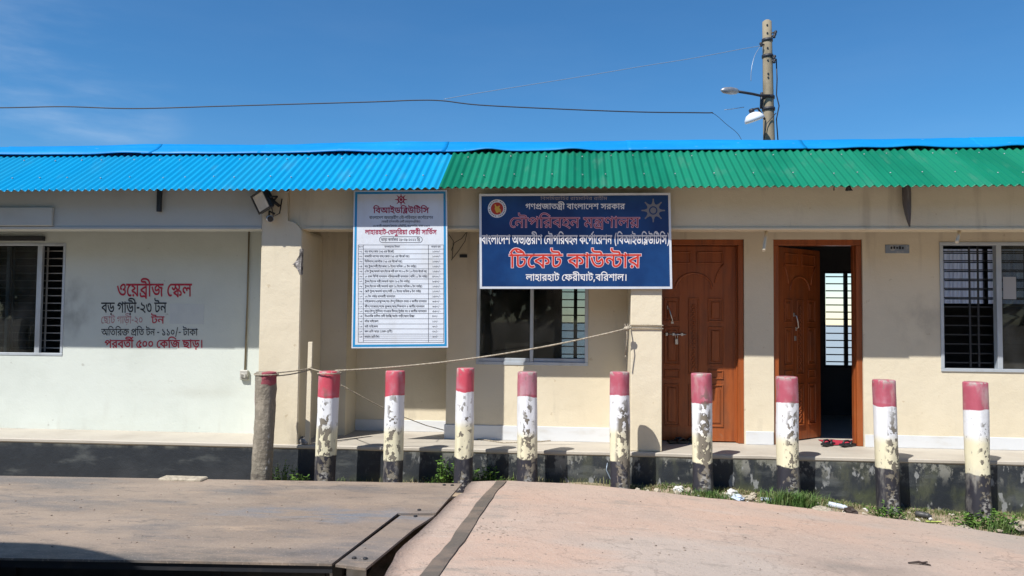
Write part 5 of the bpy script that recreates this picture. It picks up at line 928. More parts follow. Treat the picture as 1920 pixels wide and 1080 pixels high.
# columns
g = MB(); g.prism([(C1L, 0), (C1R, 0), (C1R, 2.10), (C1R-.01, 2.135), (C1R-.07, 2.20), (C1R-.155, 2.225), (C1R-.155, 2.56), (C1L, 2.56)], 0.0, YW-.001)
bmesh.ops.bevel(g.bm, geom=[e for e in g.bm.edges if abs(e.verts[0].co.x-e.verts[1].co.x) < .01 and abs(e.verts[0].co.y-e.verts[1].co.y) < .01], offset=.008, segments=2, affect='EDGES')
c1 = part(g, 'column', M_cream, label='wide cream column beside the white wall')
g = MB(); g.box(C3L, C3R, C3Y, YC-.001, 0.0005, 2.135, .008, seg=2); part(g, 'column', M_cream)
# broken plaster on the wide column's corner
g = MB(); rnd = random.Random(9)
q = [(562, 478), (569, 462), (572, 470), (571.5, 486), (571, 505), (566, 517), (561, 512), (556, 500), (549, 496), (556, 489)]
P = [at(x, y, -0.004) for x, y in q]; P = [Vector((min(p.x, C1R+.004), -0.004, p.z)) for p in P]
vs = [g.bm.verts.new(p + Vector((0, rnd.uniform(-.012, 0), 0))) for p in P]; cen = g.bm.verts.new(sum(P, Vector())/len(P)+Vector((0, .0, 0)))
for i in range(len(vs)): g.bm.faces.new((vs[i], vs[(i+1) % len(vs)], cen))
bmesh.ops.recalc_face_normals(g.bm, faces=g.bm.faces)
g.box(C1R-.02, C1R+.006, -.004, .05, at(565, 515, 0).z, at(565, 466, 0).z, .006)
bmesh.ops.subdivide_edges(g.bm, edges=g.bm.edges[:], cuts=2)
for v in g.bm.verts: v.co += Vector((noise.noise(v.co*40)*.006, noise.noise(v.co*33)*.008-.002, noise.noise(v.co*37)*.006))
part(g, 'broken_plaster', M_plast, c1)
# beams with their drip mouldings
BZ = 2.14
g = MB(); g.box(XL, C1L-.001, 0.012, .24, BZ, 2.60, .004); g.box(XL, C1L-.001, 0.0, .011, BZ-.004, BZ+.02, .003)
g.box(XL, at(100, 400, 0).x, -.02, .0115, BZ+.03, 2.36, .004); part(g, 'beam', M_beamwhite, label='greyish white beam over the white wall')
g = MB(); g.box(C1R-.154, XR, 0.045, .26, BZ, 2.60, .004); g.box(C1R+.03, XR, 0.030, .0445, BZ-.003, BZ+.02, .003); part(g, 'beam', M_cream)
g = MB(); z = at(300, 380, -.02).z
a, b = at(295, 353, -.02), at(302, 397, -.02); g.box(a.x, b.x, -.03, -.003, b.z, a.z+.03, .003); part(g, 'roof_bracket', M_bar)

# roof -----------------------------------------------------------------
EY, EZ, RY = -0.31, at(900, 353.5, -0.31).z, 0.74
SL = math.radians(31.5); RZ = EZ + (RY-EY)*math.tan(SL)
ud = Vector((0, math.cos(SL), math.sin(SL))); un = Vector((0, -math.sin(SL), math.cos(SL))); LEN = (RY-EY)/math.cos(SL)
PITCHW = 0.0735
def roof_pt(x, s, lift=0.0): return Vector((x, EY, EZ)) + ud*s + un*lift
def corrugated(x0, x1, mats, name, sd, label):
    g = MB(); n = int((x1-x0)/PITCHW*8); rows = [0, .02, .3, .62, .95, LEN-.02]; r_ = random.Random(sd); prev = None
    sheetw = 0.66
    for i in range(n+1):
        x = x0+(x1-x0)*i/n; k = int((x-x0)/sheetw); rr = random.Random(sd*100+k)
        ds = rr.uniform(-.008, .008); dl = rr.uniform(0, .002) + 0.002*((x-x0)/sheetw-k)
        col = []
        for s in rows:
            w = 0.0115*math.sin(2*math.pi*(x-x0)/PITCHW) + 0.007*noise.noise(Vector((x*0.8, s*1.1, sd)))*(1 if s < .8 else .3) + 0.003*noise.noise(Vector((x*4, s*3, sd)))*(1 if s < .1 else .3)
            if s < .1: w += 0.006*noise.noise(Vector((x*1.9, 0, sd+3)))
            col.append(g.bm.verts.new(roof_pt(x, s + (ds if s < .05 else 0), w + dl)))
        if prev:
            for a, b, c, d in zip(prev, col, col[1:], prev[1:]):
                f = g.bm.faces.new((a, b, c, d)); f.smooth = True
        prev = col
    o = part(g, name, mats, label=label)
    md = o.modifiers.new('thickness', 'SOLIDIFY'); md.thickness = 0.0025; md.offset = -1
    return o
XJ = at(826, 354, EY).x
corrugated(XL, XJ, M_blue, 'roof_sheet', 3, 'bright blue corrugated roof sheeting')
gs = corrugated(XJ-.02, XR, M_green, 'roof_sheet', 5, 'green corrugated roof sheeting'); gs.location += un*0.006
# heads of the roofing screws
for x0, x1, mt, sd in ((XL, XJ, M_blue, 1), (XJ, XR, M_green, 2)):
    g = MB(); r_ = random.Random(sd)
    for s in (.30, .82):
        x = x0+.2
        while x < x1-.1:
            k = round((x-x0)/PITCHW-.25)*PITCHW+.25*PITCHW+x0
            g.lathe([(.008, 0), (.008, .004), (.003, .008)], roof_pt(k, s+r_.uniform(-.02, .02), .012 + (.008 if sd == 2 else 0)), un, seg=7); x += r_.choice((.22, .29, .37))
    part(g, 'roofing_screws', M_galv)['kind'] = 'stuff'
# ridge cap: bent sheets lapped end to end, lifting here and there
lifts = [(at(915, 296, EY).x*1.12, .028, .16), (at(1075, 296, EY).x*1.12, .022, .16), (at(1715, 290, EY).x*1.12, .022, .22), (at(1610, 290, EY).x*1.12, .015, .2), (at(1900, 290, EY).x*1.12, .02, .15), (-4.9, .016, .3), (-2.5, .014, .25), (-6.6, .012, .3)]
segs = [XL, -6.35, -4.65, -3.35, -1.42, 0.6, 2.3, 4.1, XR]
for ci, (xa, xb) in enumerate(zip(segs, segs[1:])):
    g = MB(); n = int((xb-xa+.12)/.05); prev = None
    for i in range(n+1):
        x = xa-.06 + (xb-xa+.12)*i/n
        up = sum(h*math.exp(-((x-c)/w)**2) for c, h, w in lifts)
        base = .029+.003*(ci % 2)+.003*noise.noise(Vector((x*1.4, ci, 0)))
        dip = 0.020*noise.noise(Vector((x*.75, 3.3, 0)))+.006*noise.noise(Vector((x*3.1, 1.3, ci)))
        ridge = roof_pt(x, LEN+.01, base+.012+dip)
        col = [roof_pt(x, LEN-.255+.010*noise.noise(Vector((x*2, 9, ci))), base*.55+.010+up*1.0), roof_pt(x, LEN-.247, base*.75+.012+up*1.0+.004), roof_pt(x, LEN-.12, base+up*.4), roof_pt(x, LEN-.03, base+.006), ridge]
        col += [ridge+Vector((0, .05, -.008)), ridge+Vector((0, .25, -.06))]
        col = [g.bm.verts.new(p) for p in col]
        if prev:
            for a, b, c, d in zip(prev, col, col[1:], prev[1:]):
                f = g.bm.faces.new((a, b, c, d)); f.smooth = True
        prev = col
    o = part(g, 'ridge_cap', M_cap); md = o.modifiers.new('thickness', 'SOLIDIFY'); md.thickness = .002; md.offset = -1
# rear slope and gable ends
g = MB(); n = 240; prev = None
for i in range(n+1):
    x = XL+(XR-XL)*i/n; w = .009*math.sin(i*math.pi/2)
    col = [g.bm.verts.new(p) for p in (Vector((x, RY+.02, RZ-.02+w)), Vector((x, YB+.2, 2.55+w)))]
    if prev: g.bm.faces.new((prev[0], col[0], col[1], prev[1]))
    prev = col
part(g, 'rear_roof', M_blue)
for x in (XL+.02, XR-.02):
    g = MB(); a = [(x, EY+.3, EZ+.14), (x, RY, RZ-.03), (x, YB, 2.56), (x, YB, CEIL), (x, EY+.3, CEIL)]
    g.face([Vector(p) for p in a]); g.face([Vector(p)+Vector((.03, 0, 0)) for p in reversed(a)]); part(g, 'gable', M_cream)
# purlin under the eave
g = MB(); g.box(XL, XR, EY+.20, EY+.24, EZ+.05, EZ+.095); g.box(XL, XR, .30, .35, EZ+.20, EZ+.30)
part(g, 'purlin', M_bar)

# windows --------------------------------------------------------------
def bars(mb, x0, x1, y, z0, z1, nh, vx, r=.006, skip=()):
    for i in range(nh):
        if i in skip: continue
        z = z0+(z1-z0)*(i+.5)/nh; mb.box(x0, x1, y-.004, y+.004, z-r, z+r)
    for x in vx: mb.box(x-.009, x+.009, y-.011, y-.0045, z0, z1)
def frame(mb, x0, x1, z0, z1, y0, y1, w, mul=(), mw=.04):
    mb.box(x0, x1, y0, y1, z0, z0+w, .003); mb.box(x0, x1, y0, y1, z1-w, z1, .003)
    mb.box(x0, x0+w, y0, y1, z0+w+.0005, z1-w-.0005, .003); mb.box(x1-w, x1, y0, y1, z0+w+.0005, z1-w-.0005, .003)
    for x in mul: mb.box(x-mw/2, x+mw/2, y0+.004, y1-.004, z0+w+.0005, z1-w-.0005, .003)
def pane(x0, x1, z0, z1, y, parent):
    g = MB(); g.box(x0, x1, y-.002, y+.002, z0, z1); part(g, 'pane', M_glass, parent)
# ticket window
g = MB(); x0, x1, z0, z1 = WC; xm = at(997, 600, YC).x
frame(g, x0+.001, x1-.001, z0+.001, z1-.001, YC-.008, YC+.07, .035, (xm,), .035)
g.box(x0+.036, xm-.02, YC+.002, YC+.03, z0+.0365, z0+.072, .003); g.box(xm+.02, x1-.036, YC+.03, YC+.06, z0+.0365, z0+.072, .003)
wc = part(g, 'window', M_alu)
pane(x0+.036, xm-.018, z0+.073, z1-.036, YC+.016, wc); pane(xm+.018, x1-.036, z0+.073, z1-.036, YC+.045, wc)
# right window
x0, x1, z0, z1 = WR; xm = at(1874, 600, YW).x
g = MB(); frame(g, x0+.001, x1-.001, z0+.001, z1-.001, YW-.012, YW+.07, .032, (xm,), .05)
wr = part(g, 'window', M_alu)
pane(xm+.026, x1-.033, z0+.033, z1-.033, YW+.03, wr)
g = MB(); bars(g, x0+.033, x1-.033, YW+.10, z0+.04, z1-.04, 13, [at(1818, 600, YW+.1).x, at(1834, 600, YW+.1).x, xm+.3, xm+.38]); part(g, 'grille', M_bar, wr)
g = MB(); a, b = at(1881, 519, YW+.02), at(1906, 561, YW+.02); g.box(a.x, b.x, YW+.024, YW+.0255, b.z, a.z); part(g, 'pane_reflection', mat('pane_reflection_grey', (.36, .36, .36), .8), wr)  # pale sheet painted in for a reflection in the right-hand pane
# left window
x0, x1, z0, z1 = WL; xa, xb = at(72, 560, YW).x, at(8, 560, YW).x
g = MB(); frame(g, x0+.001, x1-.001, z0+.001, z1-.001, YW-.006, YW+.08, .03, (), .04)
g.box(xa-.03, xa+.028, YW, YW+.04, z0+.0305, z1-.0305, .003); g.box(xb-.02, xb+.02, YW+.04, YW+.07, z0+.0305, z1-.0305, .003)
wl = part(g, 'window', M_alu)
pane(xb-.4, xa-.031, z0+.031, z1-.031, YW+.02, wl)
g = MB(); bars(g, x0+.033, x1-.033, YW+.11, z0+.04, z1-.04, 14, [at(88, 560, YW+.11).x, at(25, 560, YW+.11).x, at(25, 560, YW+.11).x-.45], .005); part(g, 'grille', M_barlight, wl)
g = MB(); g.box(x0, at(86, 430, YW).x, YW-.05, YW-.001, z1+.02, z1+.07, .004); part(g, 'dark_gap_strip', M_bar)  # dark strip standing in for the shaded gap above the left window
# rear windows
for i, (x0, x1, z0, z1) in enumerate(RW):
    g = MB(); frame(g, x0+.001, x1-.001, z0+.001, z1-.001, 3.42, 3.47, .03, [(x0+x1)/2], .05)
    w = part(g, 'rear_window', M_bar)
    g = MB(); bars(g, x0+.03, x1-.03, 3.405, z0+.03, z1-.03, (9, 13, 6)[i], [], .008); part(g, 'grille', M_bar, w)
# sheer grey curtain over the right-hand room's rear window
M_curt = bpy.data.materials.new('sheer_grey_cloth'); M_curt.use_nodes = True
t = M_curt.node_tree; b = t.nodes['Principled BSDF']; b.inputs['Base Color'].default_value = (.74, .70, .78, 1); b.inputs['Roughness'].default_value = .9
tr = nd(t, 'ShaderNodeBsdfTranslucent'); tr.inputs['Color'].default_value = (.84, .80, .88, 1); mxs = nd(t, 'ShaderNodeMixShader'); mxs.inputs[0].default_value = .6
t.links.new(b.outputs[0], mxs.inputs[1]); t.links.new(tr.outputs[0], mxs.inputs[2]); t.links.new(mxs.outputs[0], t.nodes['Material Output'].inputs['Surface'])
x0, x1, z0, z1 = RW[2]; g = MB(); prev = None
for i in range(161):
    x = x0-.05+(x1-x0+.1)*i/160; y = 3.55+.02*math.sin(i*.9)+.012*math.sin(i*.37)
    c = [g.bm.verts.new((x, y, z0-.05)), g.bm.verts.new((x, y, z1+.05))]
    if prev: f = g.bm.faces.new((prev[0], c[0], c[1], prev[1])); f.smooth = True
    prev = c
part(g, 'curtain', M_curt)

# doors ----------------------------------------------------------------
def door_frame(D):
    g = MB(); x0, x1, z0, z1 = D; w = .058; y0, y1 = YW+.02, YW+.13
    g.box(x0+.0005, x0+w, y0, y1, .002, z1-w-.0005, .004); g.box(x1-w, x1-.0005, y0, y1, .002, z1-w-.0005, .004); g.box(x0+.0005, x1-.0005, y0, y1, z1-w, z1-.0005, .004)
    g.box(x0+w-.004, x0+w+.012, y0+.05, y1+.001, .003, z1-w-.001); g.box(x1-w-.012, x1-w+.004, y0+.05, y1+.001, .003, z1-w-.001)
    return part(g, 'door_frame', M_wood)
def mould(g, M, x0, x1, z0, z1, w=.016, d=.011, raised=True):
    for a in ((x0, x1, z0, z0+w), (x0, x1, z1-w, z1)): g.box(a[0], a[1], -d, 0.001, a[2], a[3], .004, M)
    for a in ((x0, x0+w), (x1-w, x1)): g.box(a[0], a[1], -d+.0004, 0.001, z0+w, z1-w, .004, M)
    if raised and x1-x0 > .1: g.box(x0+w+.018, x1-w-.018, -.010, .001, z0+w+.022, z1-w-.022, .008, M)
def carved(g, M, x, z0, z1):
    z = z0
    while z < z1:
        for s in (-1, 1):
            g.box(-.016, .016, -.010, .002, -.006, .006, .003, M @ Matrix.Translation((x+s*.014, 0, z)) @ Matrix.Rotation(s*.8, 4, 'Y'))
        g.box(-.010, .010, -.014, .002, -.010, .010, .004, M @ Matrix.Translation((x, 0, z+.022)) @ Matrix.Rotation(.785, 4, 'Y'))
        z += .046
def leaf(M, w, h, cols, mid, arch):
    """door leaf: u from 0 to w along local X, front face at local Y = 0"""
    g = MB(); g.box(0, w, 0, .038, .012, h, .003, M)
    for (a, b) in cols:
        mould(g, M, a, b, .16, .60); mould(g, M, a, b, .655, .75, raised=False); mould(g, M, a, b, .80, 1.20); mould(g, M, a, b, 1.25, 1.50)
    a, b = cols[0][0], cols[-1][1]
    mould(g, M, mid[0], mid[1], .16, .60, .014, .011, False); carved(g, M, (mid[0]+mid[1])/2, .20, .55)
    mould(g, M, mid[0], mid[1], .70, 1.50, .014, .011, False); carved(g, M, (mid[0]+mid[1])/2, .76, 1.45)
    c = (a+b)/2; r = (b-a)/2*.62
    pts = [M @ Vector((c+r*math.cos(t), -.002, 1.60+r*.85*math.sin(t))) for t in [math.pi*i/18 for i in range(19)]]
    g.tube(pts, .011, 6)
    for s in (-1, 1):
        pts = [M @ Vector((c+s*(r+.03)+s*(.5*(b-a)-r-.03)*t_, -.002, 1.66+.20*t_**.6)) for t_ in (0, .3, .6, 1)]
        g.tube(pts, .009, 6)
    mould(g, M, a, c-.03, 1.86, 1.99, raised=False); mould(g, M, c+.03, b, 1.86, 1.99, raised=False)
    return part(g, 'door', M_wood)
def pull(M, x, z, parent):
    g = MB(); P = lambda a, b, c: M @ Vector((a, b, c))
    g.tube([P(x-.02, -.002, z+.07), P(x-.018, -.03, z+.06), P(x, -.034, z), P(x+.018, -.03, z-.06), P(x+.02, -.002, z-.07)], .007, 8)
    g.box(x-.034, x-.006, -.006, .0, z+.055, z+.095, .002, M); g.box(x+.006, x+.034, -.006, 0, z-.095, z-.055, .002, M)
    part(g, 'handle', M_steel, parent)
door_frame(D1); door_frame(D2)
X1 = D1[0]+.060; M1 = Matrix.Translation((X1, YW+.085, 0)); d1 = leaf(M1, D1[1]-D1[0]-.12, 2.045, [(.15, .31), (.60, .76)], (.40, .51), 0)
p = at(1257, 590, YW+.08); pull(M1, p.x-X1, p.z, d1)
g = MB(); p = at(1268, 627, YW+.07)
g.tube([(p.x-.12, YW+.065, p.z), (p.x+.10, YW+.065, p.z)], .007, 8)
for dx in (-.10, -.03, .06): g.box(p.x+dx-.012, p.x+dx+.012, YW+.058, YW+.084, p.z-.016, p.z+.016, .003)
part(g, 'latch', M_steel, d1)
g = MB(); g.box(p.x-.017, p.x+.017, YW+.04, YW+.062, p.z-.105, p.z-.045, .005); g.tube([(p.x-.011, YW+.052, p.z-.05), (p.x-.011, YW+.052, p.z-.012), (p.x, YW+.052, p.z-.002), (p.x+.011, YW+.052, p.z-.012), (p.x+.011, YW+.052, p.z-.05)], .0035, 6)
part(g, 'padlock', M_steel, d1)
W2 = D2[1]-D2[0]-.13; M2 = Matrix.Translation((D2[0]+.066, YW+.10, 0)) @ Matrix.Rotation(R(40), 4, 'Z')
d2 = leaf(M2, W2, 2.045, [(.11, .25), (.52, .66)], (.325, .445), 0)
pull(M2, .30, 1.26, d2)
g = MB(); g.box(.285, .315, -.006, 0, 1.06, 1.11, .002, M2); part(g, 'lock_plate', M_steel, d2)

# painted lettering on the white wall -----------------------------------
def pl_wall(px, py, l): return at(px, py, YW-.002-l)
LW = TXT['wall']
def letters(name, mt, parent, jobs, plane, label=None):
    g = MB()
    for j in jobs: put_line(g, *j[:5], plane, *(j[5:]))
    o = part(g, name, mt, parent)
    if label: o['label'] = label
    return o
letters('lettering', M_red_t, bld, [(LW[0], 219, 359.5, 532.5, 555.5, 0, 14)], pl_wall, 'large red heading painted on the white wall')
letters('lettering', M_blk_t, bld, [(LW[1], 190, 312, 567.5, 586, 0, 12)], pl_wall, 'bold black line on the white wall')
letters('lettering', M_pale_t, bld, [(LW[2], 189, 268, 593.5, 606.5, 0, 0)], pl_wall, 'faded red line on the white wall')
letters('lettering', M_red_t, bld, [(LW[3], 283.5, 308, 593.5, 606.5, 0, 14)], pl_wall, 'small bold red word on the white wall')
letters('lettering', M_blk_t, bld, [(LW[4], 190, 370.5, 617, 629, 0, 8)], pl_wall, 'thin black line on the white wall')
letters('lettering', M_red_t, bld, [(LW[5], 196, 381, 638, 652, 0, 16)], pl_wall, 'bottom red line on the white wall')
g = MB(); a, b = at(319, 569.5, YW), at(382, 608, YW); g.box(a.x, b.x, YW-.0015, YW-.0003, b.z, a.z)
part(g, 'paint_patch', mat('grey_repaint_patch', (.545, .585, .57), .75, [dict(col=(.52, .56, .55), scale=9, lo=.4, hi=.6)]))
# conduit and socket box on the white wall
g = MB(); a, b = at(467, 431, YW-.012), at(459, 694, YW-.012); g.tube([a, a.lerp(b, .5)+Vector((.004, 0, 0)), b], .009, 8); part(g, 'conduit', M_conc)
g = MB(); c = at(459.5, 703, YW); g.box(c.x-.045, c.x+.045, YW-.04, YW-.0005, c.z-.05, c.z+.055, .008); g.box(c.x-.03, c.x+.03, YW-.052, YW-.041, c.z-.03, c.z+.02, .006); part(g, 'socket_box', mat('grey_plastic_box', (.45, .44, .40), .5, [dict(col=(.2, .19, .17), scale=20, lo=.5, hi=.62)]))
# drain spouts under the beam
for (xa, ya, xb, yb) in ((1437, 431, 1432, 470), (1800, 428, 1794, 454)):
    g = MB(); a, b = at(xa, ya, .20), at(xb, yb, .02); g.tube([a, b], .016, 10); part(g, 'drain_spout', M_cream)
# wires and brackets by the ticket window
g = MB()
for pts in (((846, 470), (852, 455), (866, 447), (874, 436)), ((846, 488), (860, 470), (872, 452), (876, 434)), ((842, 440), (850, 452), (848, 486))):
    g.tube([at(x, y, YC-.012) for x, y in pts], .0035, 6)
g.box(at(869, 481, YC).x-.04, at(869, 481, YC).x+.04, YC-.012, YC-.0005, at(869, 483, YC).z, at(869, 477, YC).z, .002)
part(g, 'loose_wiring', M_bar)

# ------------------------------------------------------------------ sign boards
def sign_plane(y_top, z_top, y_bot, z_bot):
    """front face of a board leaning between two heights; returns plane(px, py, lift)"""
    a = Vector((0, y_top, z_top)); b = Vector((0, y_bot, z_bot)); u = (a-b).normalized(); n = Vector((1, 0, 0)).cross(u)   # faces -Y
    if n.y > 0: n = -n
    def f(px, py, l=0.0):
        d = ray(px, py); t = (a-CAM).dot(n)/d.dot(n); return CAM+d*t+n*l
    f.n = n; f.u = u
    return f
def poly_on(g, plane, pts, l):
    P = [plane(x, y, l) for x, y in pts]
    nrm = sum(((P[i]-P[0]).cross(P[i+1]-P[0]) for i in range(1, len(P)-1)), Vector())
    if nrm.dot(plane.n) < 0: P.reverse()
    g.face(P)
def board(g, plane, quad, th, l=0.0):
    P = [plane(x, y, l) for x, y in quad]; B = [p-plane.n*th for p in P]
    g.hexa(B+P)                                           # ring order handled below
    bmesh.ops.recalc_face_normals(g.bm, faces=g.bm.faces)
def circle(cx, cy, r, n=40, ry=None): return [(cx+r*math.cos(2*math.pi*i/n), cy+(ry or r)*math.sin(2*math.pi*i/n)) for i in range(n)]
def ring_on(g, plane, cx, cy, r0, r1, l, n=40):
    for i in range(n):
        a, b = 2*math.pi*i/n, 2*math.pi*(i+1)/n
        poly_on(g, plane, [(cx+r0*math.cos(a), cy+r0*math.sin(a)), (cx+r1*math.cos(a), cy+r1*math.sin(a)), (cx+r1*math.cos(b), cy+r1*math.sin(b)), (cx+r0*math.cos(b), cy+r0*math.sin(b))], l)
def bar_on(g, plane, x0, y0, x1, y1, l): poly_on(g, plane, [(x0, y0), (x1, y0), (x1, y1), (x0, y1)], l)
def wheel_on(g, plane, cx, cy, r, l):
    ring_on(g, plane, cx, cy, r*.36, r*.56, l); poly_on(g, plane, circle(cx, cy, r*.26, 24), l)
    for k in range(8):
        a = k*math.pi/4; ca, sa = math.cos(a), math.sin(a); q = []
        for u, v in ((.52, -.15), (.78, -.06), (1.0, -.055), (1.0, .055), (.78, .06), (.52, .15)): q.append((cx+r*(u*ca-v*sa), cy+r*(u*sa+v*ca)))
        poly_on(g, plane, q, l+.0004)

# ticket counter sign
M_palepink = mat('pale_lettering_outline', (0.80, 0.66, 0.72), 0.5)
P2 = sign_plane(-0.105, 2.49, 0.035, 1.56)
q2 = [(898.5, 363.5), (1257, 361.5), (1260.5, 541.5), (899.5, 541.5)]
s2 = thing('sign_board', P2(1080, 541), 'wide dark blue board with red and white lettering hanging over the ticket window', 'sign')
g = MB(); board(g, P2, q2, .018); g.build('panel', M_signblue, s2)
g = MB()
for (a, b) in ((0, 1), (1, 2), (2, 3), (3, 0)):
    cx, cy = 1079, 452
    def inn(p, k=4.2): return (p[0]+k*(1 if p[0] < cx else -1), p[1]+k*(1 if p[1] < cy else -1))
    poly_on(g, P2, [q2[a], q2[b], inn(q2[b]), inn(q2[a])], .0015)
g.build('border', M_signwhite, s2)
T2 = TXT['counter']
g = MB(); put_line(g, T2[0], 1013.5, 1138.5, 369.2, 374.8, P2, .001, 0); g.build('lettering', M_dimtxt, s2)
g = MB()
put_line(g, T2[1], 985, 1171.5, 382.3, 392, P2, .001, 14); put_line(g, T2[3], 903, 1256, 441.5, 457.2, P2, .001, 16); put_line(g, T2[5], 986, 1176, 514.6, 526.2, P2, .001, 14)
o = g.build('lettering', M_whitetxt, s2)
g = MB(); put_line(g, T2[2], 955, 1199, 408, 426.5, P2, .001, 24); g.build('lettering', M_pinktxt, s2)
g = MB(); put_line(g, T2[4], 955.5, 1201, 477, 501.5, P2, .001, 34); g.build('lettering', M_palepink, s2)
g = MB(); put_line(g, T2[2], 955, 1199, 408, 426.5, P2, .002, -7); g.build('lettering', M_maroonfill, s2)
g = MB(); put_line(g, T2[4], 955.5, 1201, 477, 501.5, P2, .002, 9); g.build('lettering', M_orange, s2)
g = MB(); poly_on(g, P2, circle(932, 391, 17.3), .001); em = g.build('round_emblem', M_signwhite, s2)
g = MB(); poly_on(g, P2, circle(932, 391, 11.6), .0016); g.build('emblem_disc', M_seal_red, em)
g = MB(); poly_on(g, P2, [(927.2, 384), (929.5, 383.2), (930.4, 386.6), (933.5, 387.2), (936.4, 385), (937.4, 387), (935.6, 390), (938.5, 392.4), (939, 396.5), (940.3, 399.5), (938.4, 400.3), (936.7, 396.8), (935, 397.6), (933.3, 399.3), (930.6, 398.8), (929.2, 395.4), (927.6, 391.6), (928.4, 388)], .0024); g.build('emblem_map', M_seal_gold, em)
g = MB()
for k in range(26):
    a = 2*math.pi*k/26+.1
    if k % 7 == 6: continue
    poly_on(g, P2, circle(932+14.4*math.cos(a), 391+14.4*math.sin(a), 1.15, 6), .0018)
g.build('emblem_marks', M_ink, em)
g = MB(); wheel_on(g, P2, 1224.8, 394.6, 22, .001); g.build('ship_wheel_emblem', M_wheel, s2)
for px in (905, 1250):
    g = MB(); a = P2(px, 366, 0); g.box(a.x-.012, a.x+.012, a.y+.019, .044, a.z-.03, a.z+.004); g.build('mounting_bracket', M_bar, s2)

# fare board
P1 = sign_plane(-0.110, 2.52, -0.075, 0.965)
q1 = [(663.5, 357.5), (838, 356.5), (840, 651.5), (659, 653)]
s1 = thing('sign_board', P1(750, 652), 'tall white fare board with a sky blue border and a printed price table', 'sign')
g = MB(); board(g, P1, q1, .016); g.build('panel', M_signwhite, s1)
g = MB(); cx, cy = 750, 505
def inn(p, k): return (p[0]+k*(1 if p[0] < cx else -1), p[1]+k*(1 if p[1] < cy else -1))
for (a, b) in ((0, 1), (1, 2), (2, 3), (3, 0)): poly_on(g, P1, [inn(q1[a], 2.4), inn(q1[b], 2.4), inn(q1[b], 6.6), inn(q1[a], 6.6)], .001)
g.build('border', M_bluebord, s1)
T1 = TXT['fares']
g = MB(); put_line(g, T1[0], 700, 804, 389.6, 399.4, P1, .001, 24); put_line(g, T1[4], 684.5, 818.5, 431.4, 439.2, P1, .001, 26); g.build('lettering', M_mar, s1)
g = MB(); put_line(g, T1[1], 692.5, 812, 405.6, 410.6, P1, .001, 12); put_line(g, T1[2], 715, 788.5, 413.8, 417.4, P1, .001, 10); put_line(g, T1[3], 699, 806, 421.9, 425.2, P1, .001, 10); put_line(g, T1[5], 714.5, 787.5, 447.0, 451.8, P1, .001, 10)
# rounded outline around the date
def capsule(x0, x1, y0, y1, n=8):
    r = (y1-y0)/2; c = (y0+y1)/2
    return [(x1-r+r*math.cos(t), c+r*math.sin(t)) for t in [(-.5+i/n)*math.pi for i in range(n+1)]] + [(x0+r-r*math.cos(t), c-r*math.sin(t)) for t in [(-.5+i/n)*math.pi for i in range(n+1)]]
A_, B_ = capsule(711, 792.3, 443.4, 455.2), capsule(711.9, 791.4, 444.3, 454.3)
for i in range(len(A_)): j = (i+1) % len(A_); poly_on(g, P1, [A_[i], A_[j], B_[j], B_[i]], .001)
g.build('lettering', M_ink, s1)
g = MB(); wheel_on(g, P1, 752, 374.3, 11.2, .001); g.build('ship_wheel_emblem', M_mar, s1)
rows_y = [459.2, 467, 475.8, 485.5, 494.7, 504, 513.6, 522.9, 532.2, 541.4, 551, 560.2, 569.9, 579, 587.9, 597.6, 607.4, 616.6, 626.3, 641.9]
g = MB()
for y in rows_y: bar_on(g, P1, 671.6, y-.32, 832, y+.32, .001)
for x in (671.7, 681.2, 803.4, 831.9): bar_on(g, P1, x-.38, 459, x+.38, 642.1, .0014)
for y in (630, 634, 638): bar_on(g, P1, 681.5, y-.2, 831.5, y+.2, .001)
g.build('table_grid', M_ink, s1)
g = MB(); H_ = TXT['head']
put_line(g, H_[0], 672.6, 680.4, 461.5, 464, P1, .001, 4); put_line(g, H_[1], 721, 750, 460.9, 464.2, P1, .001, 8); put_line(g, H_[2], 808.5, 826, 460.9, 464, P1, .001, 8)
ends = [739, 768, 754.5, 781, 801, 802, 769, 792, 789, 741, 800, 796, 800, 777, 709.5, 708.5, 736, 711.5]
for i in range(18):
    a, b = rows_y[i+1], rows_y[i+2]; m_ = (a+min(b, a+9.4))/2
    put_line(g, TXT['numbers'][i], 673.6, 679.4, m_-1.3, m_+1.7, P1, .001, 10)
    put_line(g, TXT['rows'][i], 683.6, ends[i], m_-1.6, m_+1.9, P1, .001, 16)
    put_line(g, TXT['prices'][i], 810.5, 810.5+(15.5 if i < 13 else 11), m_-1.4, m_+1.8, P1, .001, 10)
g.build('lettering', M_ink, s1)
for px in (675, 828):
    g = MB(); a = P1(px, 362, 0); g.box(a.x-.012, a.x+.012, a.y+.017, .044, a.z-.03, a.z+.004); g.build('mounting_bracket', M_bar, s1)

# small plate by the open door
a, b = at(1660, 459, YW-.006), at(1705, 475, YW-.006)
s3 = thing('name_plate', (a.x, YW, b.z), 'small worn bluish name plate on the cream wall between open door and right window', 'name plate')
g = MB(); g.box(a.x, b.x, YW-.008, YW-.001, b.z, a.z, .002); g.build('plate', mat('worn_blue_plate', (.20, .25, .32), .5, [dict(col=(.36, .38, .40), scale=16, lo=.5, hi=.62, det=6)]), s3)
g = MB(); r_ = random.Random(3)
for k in range(5):
    x = a.x+.05+k*.028; g.box(x, x+.017, YW-.0105, YW-.0085, a.z-.042+r_.uniform(-.004, .004), a.z-.018+r_.uniform(-.005, .005), .003)
g.build('worn_marks', M_blk_t, s3)

